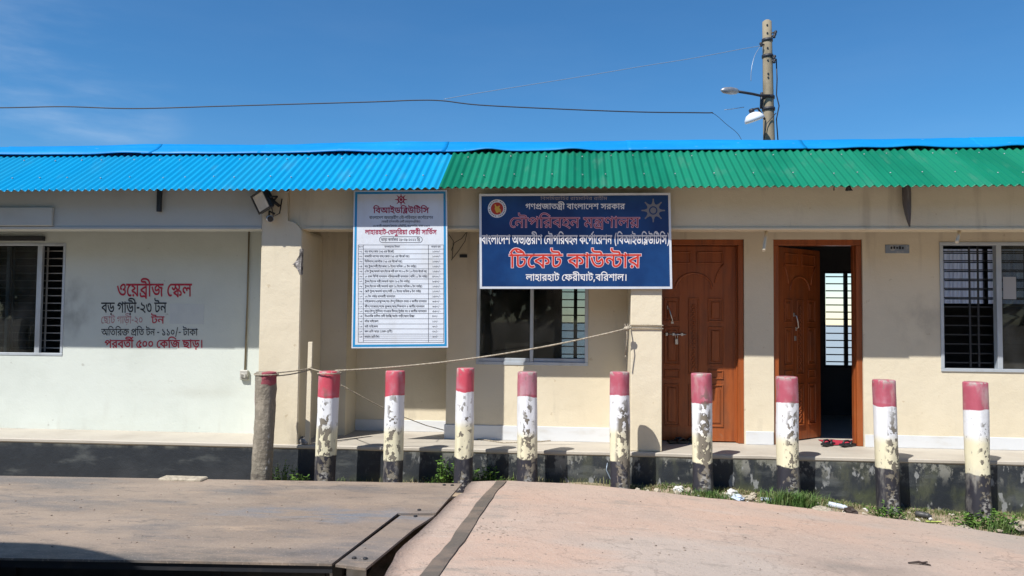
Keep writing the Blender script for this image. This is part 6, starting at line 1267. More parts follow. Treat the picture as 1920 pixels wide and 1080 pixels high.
# ------------------------------------------------------------------ bollards
def bollard_mat(i, red, cream, black, chip, faded, top):
    """bands of paint by height, flaked to the concrete along the side that gets knocked"""
    base = (0.72, 0.74, 0.77)
    L = [dict(col=(0.70, 0.655, 0.47), grad=[('Z', cream+.05, cream-.05)], wob=.05),
         dict(col=(0.50, 0.065, 0.10) if not faded else (0.40, 0.085, 0.125), grad=[('Z', red-.004, red+.004)], wob=.07, wscale=5),
         dict(col=(0.46, 0.24, 0.29), grad=[('Z', red+.01, red+.03)], wob=.05, wscale=7, seed=i*3+1, scale=(6, 6, 4), lo=.42, hi=.68, amt=.6 if not faded else .9),
         dict(col=(0.026, 0.026, 0.036), grad=[('Z', black+.006, black-.006)], wob=.06, wscale=7),
         dict(col=(0.47, 0.45, 0.40), scale=(8, 8, 3), lo=.55, hi=.75, amt=.5, seed=i*3+2)]
    L.append(dict(col=(0.36, 0.33, 0.30), grad=[('Z', top-.045, top-.004)], scale=(16, 16, 16), lo=.50, hi=.56, amt=.85, seed=i*5+4))
    L.append(dict(col=(0.22, 0.19, 0.16), scale=(30, 30, 12), lo=.64, hi=.68, amt=.7, seed=i*5+3))
    xo = (0.01, .02)[i % 2]
    lo = .60-.115*chip
    L += [dict(col=(0.055, 0.048, 0.04), blob=((xo, -.10, .40), (.075, .2, .62)), b0=.55, b1=1.15, wob=.5, scale=(22, 14, 17), lo=lo-.022, hi=lo+.004, det=5, seed=i*7+5),
          dict(col=(0.185, 0.165, 0.13), blob=((xo, -.10, .40), (.07, .2, .60)), b0=.55, b1=1.15, wob=.5, scale=(22, 14, 17), lo=lo+.012, hi=lo+.03, det=5, seed=i*7+5),
          dict(col=(0.34, 0.33, 0.31), blob=((xo, -.1, .10), (.06, .2, .22)), b0=.5, b1=1.1, wob=.6, scale=(26, 20, 40), lo=.50, hi=.56, det=6, seed=i*7+6)]
    return mat('bollard_paint', base, .55, L, bump=((18, .003), (70, .0012)))
def bare_mat():
    return mat('bare_bollard_concrete', (0.215, 0.19, 0.15), .9,
        [dict(col=(0.30, 0.265, 0.21), scale=(16, 16, 9), lo=.45, hi=.65, det=7), dict(col=(0.15, 0.13, 0.105), scale=(9, 9, 30), lo=.5, hi=.66, det=6, grad=[('Z', .55, .2)]),
         dict(col=(0.30, 0.07, 0.09), grad=[('Z', 1.045, 1.052), ('X', .012, .018)], wob=.075, wscale=17), dict(col=(0.34, 0.05, 0.075), grad=[('Z', .84, .85), ('X', -.074, -.080)], wob=.06, wscale=13),
         dict(col=(0.62, 0.60, 0.55), blob=((.06, -.07, .42), (.05, .1, .22)), b0=.5, b1=1.0, scale=(24, 24, 14), lo=.56, hi=.62),
         dict(col=(0.03, 0.028, 0.035), scale=(20, 20, 34), lo=.40, hi=.52, grad=[('Z', .22, .08)])],
        bump=((26, .010), (9, .012), (80, .003)))
# px top, py top, width, px at bottom, py bottom of red, py middle of white/cream, py top of black, chips, faded
BOL = [(499.5, 697, 37, 491, 740, 0, 0, 0, 0), (618, 696, 37.5, 609, 747, 803, 857, .75, 0), (741, 695, 36, 736.5, 743, 805, 865, .45, 0), (873, 690, 34.5, 868, 735, 795, 860, .12, 0),
       (989, 697, 36, 988, 745, 815, 861, .55, 1), (1162, 697, 37, 1163, 743, 806, 866, .85, 1), (1315.5, 700, 37, 1317, 757, 815, 869, 1.0, 1), (1475, 706, 40, 1478, 756, 824, 876, .6, 1),
       (1657, 712, 41, 1664, 762, 823, 880, .7, 1), (1828, 716, 42, 1834, 770, 824, 891, .25, 1)]
BLAB = ['bare grey concrete bollard with only a scrap of red paint, leftmost of the row',
        'red and white bollard with the rope looped round its top, next to the bare one',
        'red topped bollard with a few small flakes, standing before the fare board',
        'almost unflaked bright red topped bollard in front of the left edge of the ticket window',
        'dull pink topped bollard below the middle of the ticket window with a brown base',
        'bollard standing close against the narrow cream column, flaked down its right side',
        'most flaked bollard with a broad grey bare strip in front of the closed brown door',
        'bollard with a white scar on its pink top, before the open door',
        'greyish pink topped bollard with rounded paint edge just right of the black sandals',
        'clean cream and white bollard under the right window, round pale spot on its top']
BYS = [-.40, -.39, -.38, -.365, -.345, -.335, -.305, -.275, -.235, -.215]
BY = -0.33
for i, (xt, yt, w, xb, yr, yc, yk, chip, fad) in enumerate(BOL):
    BY = BYS[i]; tp = at(xt, yt, BY); dist = (tp-CAM).dot(FWD); r = w/F_PX*dist/2
    zb = -0.42 if tp.x < 1 else ground_z(tp.x, BY)-.06; hgt = tp.z-zb
    bt = at(xb, 900, BY); kx = (tp.x-bt.x)/(tp.z-bt.z)
    rnd = random.Random(i+11); g = MB(); seg = 40; rings = []
    prof = [(0, 1.02)] + [(hgt*k/22, 1.0+(.02 if k < 5 else 0)) for k in range(1, 22)] + [(hgt-.012, 1.0), (hgt-.004, .975), (hgt, .93)]
    for z, k in prof:
        ring = []
        for s in range(seg):
            a = 2*math.pi*s/seg; d = Vector((math.cos(a), math.sin(a), 0))
            nz_ = noise.noise(Vector((d.x*1.5+i*7, d.y*1.5, z*2.2)))*.018 + noise.noise(Vector((d.x*4+i*7, d.y*4, z*9)))*.004
            if i == 0: nz_ += noise.noise(Vector((d.x*5, d.y*5, z*15)))*.012
            ring.append(g.bm.verts.new(d*r*(k)+d*nz_*.6+Vector((kx*z, 0, z))))
        rings.append(ring)
    g.loft(rings)
    mt = bare_mat() if i == 0 else bollard_mat(i, at(xt, yr, BY-r).z-zb, at(xt, yc, BY-r).z-zb, at(xt, yk, BY-r).z-zb, chip, fad, hgt)
    o = g.build('bollard', mt); o.location = (tp.x-kx*hgt, BY, zb)
    tag(o, BLAB[i], 'bollard', 'painted bollards along the front of the office')

# ------------------------------------------------------------------ post, rope
BY = -.395
pa, pb = at(583, 641, .02), at(577.5, 829, .02)
g = MB(); g.hexa([Vector((pb.x-.024, 0, .002)), Vector((pb.x+.024, 0, .002)), Vector((pb.x+.024, .03, .002)), Vector((pb.x-.024, .03, .002)), Vector((pa.x-.022, 0, pa.z)), Vector((pa.x+.022, 0, pa.z)), Vector((pa.x+.022, .03, pa.z)), Vector((pa.x-.022, .03, pa.z))], .003)
tag(g.build('wooden_stake', M_cream), 'slim pale upright stake beside the wide cream column with the rope knotted on it', 'stake')
def sag(a, b, n, d): return [a.lerp(b, k/n)-Vector((0, 0, d*4*(k/n)*(1-k/n))) for k in range(n+1)]
kn = at(582, 691, -.02); b1t = at(516, 698, BY); b2t = at(618, 699, BY); c3 = at(1183, 612, C3Y-.01)
g = MB(); top1 = at(499.5, 703, BY)
def wrap(g, c, r, z, dz, turns=1.6, n=40, rr=.006): g.tube([Vector((c.x+r*math.cos(6.283*turns*k/n), c.y+r*math.sin(6.283*turns*k/n), z+dz*k/n)) for k in range(n+1)], rr, 6)
wrap(g, Vector((top1.x, BY, 0)), .108, top1.z, .012)
g.tube(sag(at(517, 699, BY), kn, 8, .004), .006, 6); g.tube(sag(at(516, 705, BY), kn+Vector((0, 0, -.012)), 8, .01), .006, 6)
g.lathe([(.004, -.02), (.017, -.012), (.02, 0), (.016, .012), (.004, .02)], kn, Vector((1, 0, .3)), 10)
g.tube(sag(kn, at(606, 697, BY+.05), 5, .002), .006, 6); wrap(g, Vector((at(617.5, 699, BY).x, BY, 0)), .106, at(618, 701, BY).z, .012, 1.4)
g.tube(sag(at(628, 695, BY-.07), at(1172, 617, -.04), 30, .07), .0075, 7)
kk = at(1175, 616, -.03)
g.lathe([(.004, -.03), (.018, -.02), (.022, 0), (.017, .02), (.004, .035)], kk, Vector((1, 0, .1)), 10)
for dz in (.012, -.018):
    z = at(1183, 612, C3Y).z+dz
    g.tube([kk, Vector((C3L-.01, C3Y-.012, z)), Vector(((C3L+C3R)/2, C3Y-.013, z+.004)), Vector((C3R+.008, C3Y-.010, z-.002)), Vector((C3R+.010, C3Y+.1, z)), Vector((C3R+.009, YC-.02, z))], .0065, 6)
g.tube([kk, kk+Vector((.004, -.01, -.08)), at(1173, 666, -.03)], .0055, 6); e = at(1173, 668, -.03); g.lathe([(.002, -.012), (.007, 0), (.002, .012)], e, Vector((0, 0, 1)), 8)
for dx in (-.02, .012): g.tube([kk, kk+Vector((dx, -.01, .045))], .004, 5)
tag(g.build('rope', M_rope), 'long pale rope stretched from the two leftmost bollards up to the narrow column', 'rope')
g = MB()
pts = [at(640, 722, BY), at(690, 750, -.10), at(741, 776, .1), at(800, 798, .25)]; fl = [(838, 808), (890, 822), (945, 830), (1010, 828), (1070, 822), (1130, 818), (1160, 812)]
cp = pts + [atz(x, y, .008) for x, y in fl]
g.tube(cp, .005, 6)
tag(g.build('cord', M_rope), 'thin slack cord running from the second bollard down on to the porch floor', 'cord')

# ------------------------------------------------------------------ lamp, cameras, bits on the front
c = at(490, 378, -.16)
fl_ = thing('floodlight', c, 'square black floodlight with a pale lens under the eave at the wide column', 'floodlight')
Mf = Matrix.Translation(c) @ Matrix.Rotation(R(-38), 4, 'Z') @ Matrix.Rotation(R(-14), 4, 'Y') @ Matrix.Rotation(R(22), 4, 'X')
g = MB(); g.box(-.115, .115, 0, .04, -.10, .10, .012, Mf, 2)
for k in range(7): g.box(-.09+k*.03-.006, -.09+k*.03+.006, .0405, .075, -.075, .075, 0, Mf)
g.box(-.115, .115, -.014, -.0005, .082, .10, .003, Mf); g.box(-.115, .115, -.014, -.0005, -.10, -.082, .003, Mf); g.box(-.115, -.097, -.014, -.0005, -.081, .081, .003, Mf); g.box(.097, .115, -.014, -.0005, -.081, .081, .003, Mf)
g.build('housing', M_black, fl_)
g = MB(); g.box(-.096, .096, -.006, -.0008, -.081, .081, .002, Mf); g.build('lens', M_lens, fl_)
g = MB(); w0 = Mf @ Vector((.13, .02, 0)); w1 = Vector((c.x+.12, .001, c.z-.02))
g.tube([Mf @ Vector((-.128, .02, 0)), Mf @ Vector((-.128, .10, -.02)), Mf @ Vector((0, .13, -.03)), Mf @ Vector((.128, .10, -.02)), w0], .010, 6); g.tube([Mf @ Vector((0, .13, -.03)), w1], .016, 8); g.build('bracket', M_black, fl_)
g = MB(); g.tube([Mf @ Vector((.03, .07, -.06)), c+Vector((.10, .06, -.14)), c+Vector((.14, .12, -.10)), c+Vector((.15, .15, .05))], .006, 6); g.build('lamp_cable', M_cable, fl_)
def cctv(px, py, y, rz, label, sc=1.0):
    c = at(px, py, y); t = thing('security_camera', (c.x, 0, c.z), label, 'security camera', 'security cameras under the eave')
    M = Matrix.Translation(c) @ Matrix.Rotation(rz, 4, 'Z') @ Matrix.Rotation(R(10), 4, 'X') @ Matrix.Scale(sc, 4)
    g = MB(); g.loft([g.ring(M @ Vector((0, y_, 0)), M.to_3x3() @ Vector((0, 1, 0)), r_*sc, 18) for y_, r_ in ((.10, .022), (.09, .030), (-.03, .033), (-.045, .036))]); g.build('camera_body', mat('camera_white_shell', (.42, .42, .41), .4), t, True)
    g = MB(); g.loft([g.ring(M @ Vector((0, y_, 0)), M.to_3x3() @ Vector((0, 1, 0)), r_*sc, 18) for y_, r_ in ((-.040, .030), (-.053, .028))]); g.build('camera_lens', M_black, t)
    g = MB(); g.tube([M @ Vector((0, .07, .02)), M @ Vector((0, .10, .07)), Vector((c.x+.01, -.001, c.z+.06*sc))], .011*sc, 8); g.build('camera_bracket', M_black, t)
cctv(506, 410, -.10, R(28), 'small bullet camera just below the floodlight on the wide column')
cctv(538, 355, -.10, R(20), 'small dark camera tucked under the blue eave right of the floodlight', .8)
# curled strip and scrap hanging under the green eave
a = at(1702, 349, -.045); g = MB(); prev = None
for i in range(15):
    t = i/14; z = a.z+.01-.39*t; w = .046*(math.sin(math.pi*min(1, .35+t*.65))**.8) if t < 1 else .001; cx = a.x-.006+.018*t
    col = [g.bm.verts.new((cx-w, a.y+.016*math.sin(t*3), z)), g.bm.verts.new((cx-w*.1, a.y-.03*(1-t*.5), z)), g.bm.verts.new((cx+w*.55, a.y-.004, z)), g.bm.verts.new((cx+w*(1.0-.3*t), a.y+.03, z+.015*t))]
    if prev:
        for p, q, r_, s in zip(prev, col, col[1:], prev[1:]): g.bm.faces.new((s, r_, q, p)).smooth = True
    prev = col
o = tag(g.build('dry_leaf_sheath', mat('dry_grey_brown_sheath', (.10, .088, .085), .8, [dict(col=(.19, .17, .165), scale=(20, 20, 3), lo=.45, hi=.65)]), at_=(a.x, a.y, a.z-.39)), 'curled grey brown blade shaped strip hanging from the green roof edge', 'hanging strip')
md = o.modifiers.new('thickness', 'SOLIDIFY'); md.thickness = .003
a = at(1592, 353, -.25); g = MB(); bmesh.ops.create_icosphere(g.bm, subdivisions=3, radius=.03, matrix=Matrix.Translation(a) @ Matrix.Diagonal((1.0, .7, .8, 1)))
for v in g.bm.verts: v.co += Vector((noise.noise(v.co*30), noise.noise(v.co*27+Vector((3, 0, 0))), noise.noise(v.co*24)))*.022
g.tube([a+Vector((-.02, 0, .03)), a+Vector((-.05, 0, .02)), a+Vector((-.13, 0, .035)), a+Vector((-.135, 0, -.02))], .006, 5)
tag(g.build('dark_scrap', M_black, at_=tuple(a)), 'small dark rag scrap caught under the green eave above the open door', 'scrap')

# ------------------------------------------------------------------ footwear and mat at the doors
def sandal(c, rz, label, L=.25):
    t = thing('sandal', c, label, 'sandal', 'sandals left at the doors'); M = Matrix.Translation(c) @ Matrix.Rotation(rz, 4, 'Z')
    prof = [(0, .030), (.06, .036), (.13, .040), (.19, .046), (.23, .036), (.25, .014)]
    g = MB(); up = []; 
    ring = [(w, y*L/.25) for y, w in prof] + [(-w, y*L/.25) for y, w in reversed(prof)]
    g.slab([(x, y) for x, y in ring], 0.0, .024); bmesh.ops.bevel(g.bm, geom=g.bm.edges[:], offset=.004, segments=2, affect='EDGES')
    for v in g.bm.verts: v.co.z += .012*max(0, (.10-v.co.y)/.10); v.co = M @ v.co
    g.build('sole', M_black, t)
    g = MB()
    for s in (-1, 1): g.tube([M @ Vector(p) for p in ((s*.040, .085*L/.25, .018), (s*.037, .12*L/.25, .050), (s*.020, .16*L/.25, .052), (0, .195*L/.25, .026))], [.010, .011, .010, .006], 8)
    g.build('strap', M_black, t)
sandal(atz(1544, 838, .001), R(-38), 'left one of the pair of black sandals before the open door')
sandal(atz(1578, 839, .001), R(-48), 'right one of the pair of black sandals before the open door')
sandal(atz(1252, 832, .001), R(-70), 'dark sandal in the shade before the closed door, beside the narrow column')
sandal(atz(1272, 829, .001), R(-100), 'dark sandal in the shade before the closed door, farther from the narrow column')
a = atz(1551, 833, .004); b = atz(1612, 826, .004); g = MB(); n = 14; gr = []
for i in range(n+1):
    gr.append([g.bm.verts.new((a.x+(b.x-a.x)*i/n, .70+.34*k/6-.02*math.sin(i*.9), .010+.010*noise.noise(Vector((i*.8, k*.9, 2)))+(.006 if k == 0 else 0))) for k in range(7)])
for i in range(n):
    for k in range(6): g.bm.faces.new((gr[i][k], gr[i+1][k], gr[i+1][k+1], gr[i][k+1])).smooth = True
o = tag(g.build('door_mat', mat('red_cotton_mat', (.42, .02, .05), .9, [dict(col=(.30, .02, .04), scale=30, lo=.45, hi=.6)], bump=((60, .006),))), 'crumpled red cloth mat on the sill of the open door', 'mat')
md = o.modifiers.new('thickness', 'SOLIDIFY'); md.thickness = .006

# ------------------------------------------------------------------ weeds, grass
def leaf_face(g, p, d, n, L, w):
    s = d.cross(n).normalized()*w/2
    a = p; b = p+d*L*.4+s; c = p+d*L+n*(-.15*L); e = p+d*L*.4-s; m_ = p+d*L*.45+n*(-.02*L)
    va, vb, vc, ve, vm = [g.bm.verts.new(q) for q in (a, b, c, e, m_)]
    for f in ((va, vb, vm), (vb, vc, vm), (vc, ve, vm), (ve, va, vm)): g.bm.faces.new(f)
def weed(c, rx, ry, h, n, L, sd, label, mt=None):
    r_ = random.Random(sd); g = MB(); c = Vector(c)
    stems = [Vector((r_.uniform(-rx, rx), r_.uniform(-ry, ry), 0)) for _ in range(max(6, n//14))]
    for s in stems:
        hh = h*r_.uniform(.35, 1.0)*(1-.5*abs(s.x)/rx); tip = s*1.1+Vector((r_.uniform(-.04, .04), r_.uniform(-.04, .04), hh))
        g.tube([c+s*.6, c+(s+tip)/2+Vector((r_.uniform(-.01, .01), 0, 0)), c+tip], [.004, .003, .0015], 5, False)
        for k in range(n//len(stems)):
            t = r_.uniform(.15, 1); p = s*.6*(1-t)+tip*t; a = r_.uniform(0, 6.283); el = r_.uniform(-.3, .8)
            d = Vector((math.cos(a)*math.cos(el), math.sin(a)*math.cos(el), math.sin(el))); nn = (Vector((0, 0, 1))-d*d.z+Vector((r_.uniform(-.4, .4), r_.uniform(-.4, .4), 0))).normalized()
            leaf_face(g, c+p, d, nn, L*r_.uniform(.6, 1.25), L*r_.uniform(.45, .75))
    return tag(g.build('weed', mt or M_leaf, at_=tuple(c)), label, 'weed', 'weeds growing along the plinth')
def gpt(px, py, y): p = at(px, py, y); return (p.x, y, ground_z(p.x, y))
weed((at(533, 895, -.20).x, -.20, -.36), .20, .10, .27, 620, .032, 1, 'low clump of small round green leaves between the bare bollard and the roped one')
weed((at(832, 890, -.14).x, -.14, -.36), .14, .09, .32, 380, .040, 2, 'bushy weed at the plinth left of the bright red bollard')
weed((at(903, 890, -.12).x, -.12, -.34), .18, .08, .28, 260, .048, 3, 'leafy weed in the shade right of the bright red bollard')
weed((at(940, 890, -.12).x, -.12, -.34), .08, .07, .14, 90, .04, 4, 'small bright weed left of the brown based bollard')
weed((at(786, 895, -.14).x, -.14, -.36), .12, .07, .13, 120, .03, 5, 'sparse yellowish weed right of the bollard before the fare board', M_grass)
weed((at(1850, 970, -.55).x, -.60, ground_z(at(1850, 970, -.55).x, -.6)), .24, .12, .17, 480, .048, 6, 'spreading green weed at the foot of the clean cream bollard on the right')
weed((at(1665, 962, -.45).x, -.46, ground_z(at(1665, 962, -.45).x, -.46)), .15, .08, .14, 260, .032, 7, 'dusty weed at the foot of the greyish pink bollard')
def blades(g, cx, cy, r, h, n, rnd, ry=None):
    for _ in range(n):
        x = cx+rnd.gauss(0, r*.55); y = cy+rnd.gauss(0, (ry or r)*.5); y = min(y, -.02); z = ground_z(x, y)-.01
        a = rnd.uniform(0, 6.283); le = rnd.uniform(.15, .8); hh = h*rnd.uniform(.45, 1.1); w = rnd.uniform(.002, .0045)
        d = Vector((math.cos(a), math.sin(a), 0)); s = Vector((-d.y, d.x, 0))*w
        p0 = Vector((x, y, z)); p1 = p0+d*le*hh*.35+Vector((0, 0, hh*.6)); p2 = p0+d*le*hh+Vector((0, 0, hh*(1-.3*le)))
        v = [g.bm.verts.new(q) for q in (p0-s, p0+s, p1+s*.7, p1-s*.7, p2)]
        g.bm.faces.new((v[0], v[1], v[2], v[3])); g.bm.faces.new((v[3], v[2], v[4]))
rnd = random.Random(21)
M_tuft = mat('green_tuft_grass', (0.06, 0.135, 0.022), .65, [dict(col=(0.12, .17, .05), scale=9, lo=.45, hi=.6)])
for (px, py, y, r, h, n, lab) in ((1490, 945, -.50, .21, .18, 900, 'thick green grass tuft at the foot of the bollard before the open door'), (1890, 990, -.78, .26, .13, 700, 'grass tuft spreading towards the right end of the ramp edge'), (1325, 922, -.45, .20, .09, 420, 'short grass tuft round the most flaked bollard')):
    g = MB(); c = gpt(px, py, y); blades(g, c[0], y, r, h, n, rnd, .09); tag(g.build('grass_tuft', M_tuft, at_=c), lab, 'grass tuft', 'grass tufts along the ramp edge')
g = MB(); rnd = random.Random(5)
for _ in range(560):
    x = rnd.uniform(.5, 4.6); blades(g, x, -.06-abs(rnd.gauss(0, .10)), .10, .055, 9, rnd, .05)
for _ in range(300):
    x = rnd.uniform(.6, 4.6); y = rnd.uniform(edge_y(x, far)+.02, -.1); blades(g, x, y, .08, .045, 7, rnd, .05)
for _ in range(60): blades(g, rnd.uniform(-2.9, .5), -.08, .09, .10, 6, rnd, .05)
tag(g.build('grass', M_grass), 'thin dry grass and moss along the foot of the plinth', 'grass', kind='stuff')

# ------------------------------------------------------------------ litter
def crumple(name, px, py, y, size, flat, mt, label, cat, sd, group='litter on the strip before the plinth'):
    p = at(px, py, y); c = Vector((p.x, y, ground_z(p.x, y))); g = MB()
    bmesh.ops.create_icosphere(g.bm, subdivisions=3, radius=1)
    for v in g.bm.verts:
        n_ = noise.noise(v.co*1.7+Vector((sd*5, 0, 0)))*.5+noise.noise(v.co*4+Vector((sd*9, 0, 0)))*.3
        v.co *= 1+n_; v.co = Vector((v.co.x*size, v.co.y*size*.7, v.co.z*size*flat+size*flat*.6))
        v.co = Matrix.Rotation(sd*1.3, 3, 'Z') @ v.co + c
    return tag(g.build(name, mt, at_=tuple(c)), label, cat, group)
M_paper = mat('white_paper', (.62, .62, .60), .8, [dict(col=(.45, .44, .40), scale=20, lo=.45, hi=.65)])
M_stone = mat('pale_rubble', (.42, .37, .29), .9, [dict(col=(.30, .26, .2), scale=30, lo=.45, hi=.6)], bump=((60, .006),))
M_redcl = mat('red_plastic', (.40, .03, .02), .5); M_dk = mat('dark_brown_rubbish', (.035, .022, .018), .7); M_bluepl = mat('pale_blue_plastic', (.50, .58, .70), .35)
LIT = [('crumpled_paper', 1095, 905, -.42, .055, .55, M_paper, 'white crumpled paper beside the red plastic bag left of the column bollard', 'paper'),
       ('plastic_bag', 1124, 908, -.42, .075, .45, M_redcl, 'crumpled red plastic bag on the ground left of the column bollard', 'bag'),
       ('dark_rag', 1107, 908, -.40, .05, .6, M_dk, 'dark rag between the white paper and the red plastic bag', 'rag'),
       ('stone', 1196, 914, -.42, .045, .8, M_stone, 'pale stone just right of the column bollard', 'stone'),
       ('plastic_scrap', 1210, 912, -.40, .04, .6, M_bluepl, 'bluish plastic scrap in the shadow right of the column bollard', 'plastic'),
       ('stone', 1232, 910, -.28, .035, .6, M_stone, 'pale stone nearest the column among the rubble before the closed door', 'stone'),
       ('crumpled_paper', 1272, 908, -.30, .045, .7, M_paper, 'white paper ball before the closed door, left of the most flaked bollard', 'paper'),
       ('stone', 1290, 912, -.32, .04, .7, M_stone, 'pale rubble piece touching the left side of the most flaked bollard', 'stone'),
       ('stone', 1270, 923, -.42, .035, .6, M_stone, 'pale rubble piece on the ramp edge left of the most flaked bollard', 'stone'),
       ('crumpled_paper', 1372, 915, -.30, .055, .7, M_paper, 'white paper ball right of the most flaked bollard', 'paper'),
       ('plastic_scrap', 1382, 933, -.46, .07, .4, M_bluepl, 'white and blue torn plastic on the ramp edge between the two doors', 'plastic'),
       ('stone', 1402, 930, -.42, .06, .45, M_stone, 'broad pale rubble piece right of the torn plastic', 'stone'),
       ('stone', 1412, 914, -.25, .04, .5, M_stone, 'pale rubble piece close to the plinth between the two doors', 'stone'),
       ('paper_sheet', 1441, 924, -.38, .07, .3, M_bluepl, 'tilted pale blue sheet left of the bollard before the open door', 'paper'),
       ('rubble_heap', 1540, 952, -.60, .10, .3, M_stone, 'low heap of pale rubble right of the thick grass tuft', 'rubble'),
       ('dark_scrap', 1594, 952, -.55, .06, .7, M_dk, 'dark brown crumpled scrap on bare earth before the open door', 'scrap'),
       ('stone', 1768, 985, -.66, .035, .6, M_dk, 'dark stone on the ramp edge between the two rightmost bollards', 'stone'),
       ('rubble_heap', 1808, 988, -.68, .06, .35, M_stone, 'pale rubble on the ramp edge left of the spreading weed', 'rubble'),
       ('rubble_heap', 1915, 985, -.70, .09, .6, M_stone, 'pale rubble heap at the far right edge', 'rubble'),
       ('stone', 573, 827, -.01, .0, .6, M_stone, '', '')]
for i, L in enumerate(LIT[:-1]): crumple(*L[:8], L[8], i+1)
g = MB(); rnd = random.Random(63)
for _ in range(240):
    c = rnd.choice((.75, 1.0, 1.35, 1.55, 2.25, 2.4, 3.1, 3.6, 4.1)); x = c+rnd.gauss(0, .16); 
    if x < .5: continue
    e = edge_y(x, far); y = e+.02+(-.1-e)*rnd.random()**1.4; sz = rnd.choice((.006, .008, .010, .014, .020))
    k0 = len(g.bm.verts); M = Matrix.Translation((x, y, ground_z(x, y)+sz*.4)) @ Matrix.Rotation(rnd.uniform(0, 3), 4, 'Z') @ Matrix.Diagonal((rnd.uniform(.9, 1.9), rnd.uniform(.6, 1.1), rnd.uniform(.3, .8), 1))
    rr = bmesh.ops.create_icosphere(g.bm, subdivisions=1, radius=sz, matrix=M)
    for v in rr['verts']: v.co += Vector((rnd.uniform(-.3, .3), rnd.uniform(-.3, .3), rnd.uniform(-.2, .2)))*sz
tag(g.build('rubble_bits', mat('pale_rubble_bits', (.50, .46, .39), .9, [dict(col=(.32, .27, .2), scale=6, lo=.45, hi=.55), dict(col=(.62, .62, .62), scale=8, lo=.58, hi=.62)])), 'small pale bits of rubble and paper strewn along the ramp edge', 'rubble', kind='stuff')
# a plastic bottle and a dark tube lying on the ground
def lying(name, pa, pb, y, r, mt, label, cat):
    a = at(*pa, y); b = at(*pb, y-.05); a = Vector((a.x, y, ground_z(a.x, y)+r)); b = Vector((b.x, y-.06, ground_z(b.x, y-.06)+r)); d = b-a; L = d.length
    g = MB(); g.lathe([(r*.5, 0), (r, .01), (r, L*.62), (r*.8, L*.7), (r, L*.74), (r*.9, L*.8), (r*.35, L*.93), (r*.35, L)], a, d, 14)
    tag(g.build(name, mt, at_=tuple(a)), label, cat, 'litter on the strip before the plinth')
lying('plastic_bottle', (1552, 929), (1592, 936), -.34, .024, mat('cloudy_bottle_plastic', (.50, .55, .62), .25), 'cloudy empty plastic bottle lying before the open door', 'bottle')
lying('dark_tube', (1715, 940), (1746, 945), -.36, .028, mat('dark_tube_plastic', (.05, .05, .05), .5), 'dark bottle lying between the two rightmost bollards', 'bottle')
g = MB(); a = at(1750, 965, -.5); c = Vector((a.x, -.52, ground_z(a.x, -.52)+.006)); 
for i in range(3): g.box(c.x-.07+i*.03, c.x-.02+i*.04, c.y-.012+i*.004, c.y+.016, c.z, c.z+.008, .003)
tag(g.build('wrapper', mat('lime_wrapper', (.42, .50, .12), .4), at_=tuple(c)), 'lime green wrapper on the earth between the two rightmost bollards', 'wrapper', 'litter on the strip before the plinth')
g = MB(); c = atz(570, 822, .0)
for k in range(9):
    r_ = random.Random(k); bmesh.ops.create_icosphere(g.bm, subdivisions=2, radius=r_.uniform(.018, .04), matrix=Matrix.Translation((c.x+r_.uniform(-.10, .16), .03+r_.uniform(-.01, .08), .018+r_.uniform(0, .02))))
for v in g.bm.verts: v.co += Vector((noise.noise(v.co*35), noise.noise(v.co*31), noise.noise(v.co*38)))*.014
tag(g.build('rubble_heap', M_plast, at_=(c.x, .05, 0)), 'small grey plaster rubble heap at the foot of the pale stake', 'rubble')
# hosepipe bit and wire at the ramp's edge
g = MB(); pts = [gpt(x, y, yy) for x, y, yy in ((945, 900, -.30), (975, 895, -.36), (1010, 897, -.34), (1040, 902, -.30), (1062, 899, -.24))]
g.tube([Vector(p)+Vector((0, 0, .015+.03*math.sin(i*1.3))) for i, p in enumerate(pts)], .012, 8); tag(g.build('hose', M_cable, at_=tuple(pts[0])), 'short dark hose lying at the far edge of the ramp', 'hose')
g = MB(); a = at(1139, 868, -.06); b = gpt(1150, 905, -.10); g.tube([a, a+Vector((-.012, -.02, -.06)), Vector(b)+Vector((-.02, 0, .05)), Vector(b)], .005, 6)
tag(g.build('wire', M_palecable, at_=b), 'short pale wire hanging down the plinth left of the column bollard', 'wire')
# stick and pebbles on the ramp, clods on the deck
g = MB(); a = apron_at(1703, 1058); b = apron_at(1745, 1062); g.tube([Vector((a.x, a.y, az(a.x)+.01)), Vector(((a.x+b.x)/2, (a.y+b.y)/2+.012, az(a.x)+.014)), Vector((b.x, b.y, az(b.x)+.008))], [.005, .009, .004], 6)
g.tube([Vector(((a.x+b.x)/2, (a.y+b.y)/2, az(a.x)+.012)), Vector((b.x+.0, b.y+.05, az(b.x)+.014))], .005, 5)
tag(g.build('stick', M_dk, at_=(a.x, a.y, az(a.x))), 'short dark stick lying on the concrete ramp at lower right', 'stick')
g = MB(); rnd = random.Random(77)
def pebble(x, y, z, s):
    n0_ = len(g.bm.verts); bmesh.ops.create_icosphere(g.bm, subdivisions=1, radius=s, matrix=Matrix.Translation((x, y, z+s*.3)) @ Matrix.Diagonal((rnd.uniform(.8, 1.5), rnd.uniform(.7, 1.2), rnd.uniform(.4, .7), 1)))
for _ in range(230):
    if rnd.random() < .4: p = apron_at(930+rnd.gauss(0, 22), 992+rnd.gauss(0, 9))
    else: p = apron_at(rnd.uniform(880, 1919), 920+160*rnd.random()**.8)
    if p.y > edge_y(p.x, far)-.03 or p.x < left_x(p.y)+.03: continue
    pebble(p.x, p.y, az(p.x), rnd.choice((.002, .003, .003, .004, .005, .008)))
for _ in range(110):
    p = atz(rnd.uniform(0, 700), rnd.uniform(905, 1030), DZ); pebble(p.x, p.y, DZ, rnd.choice((.003, .004, .005, .008)))
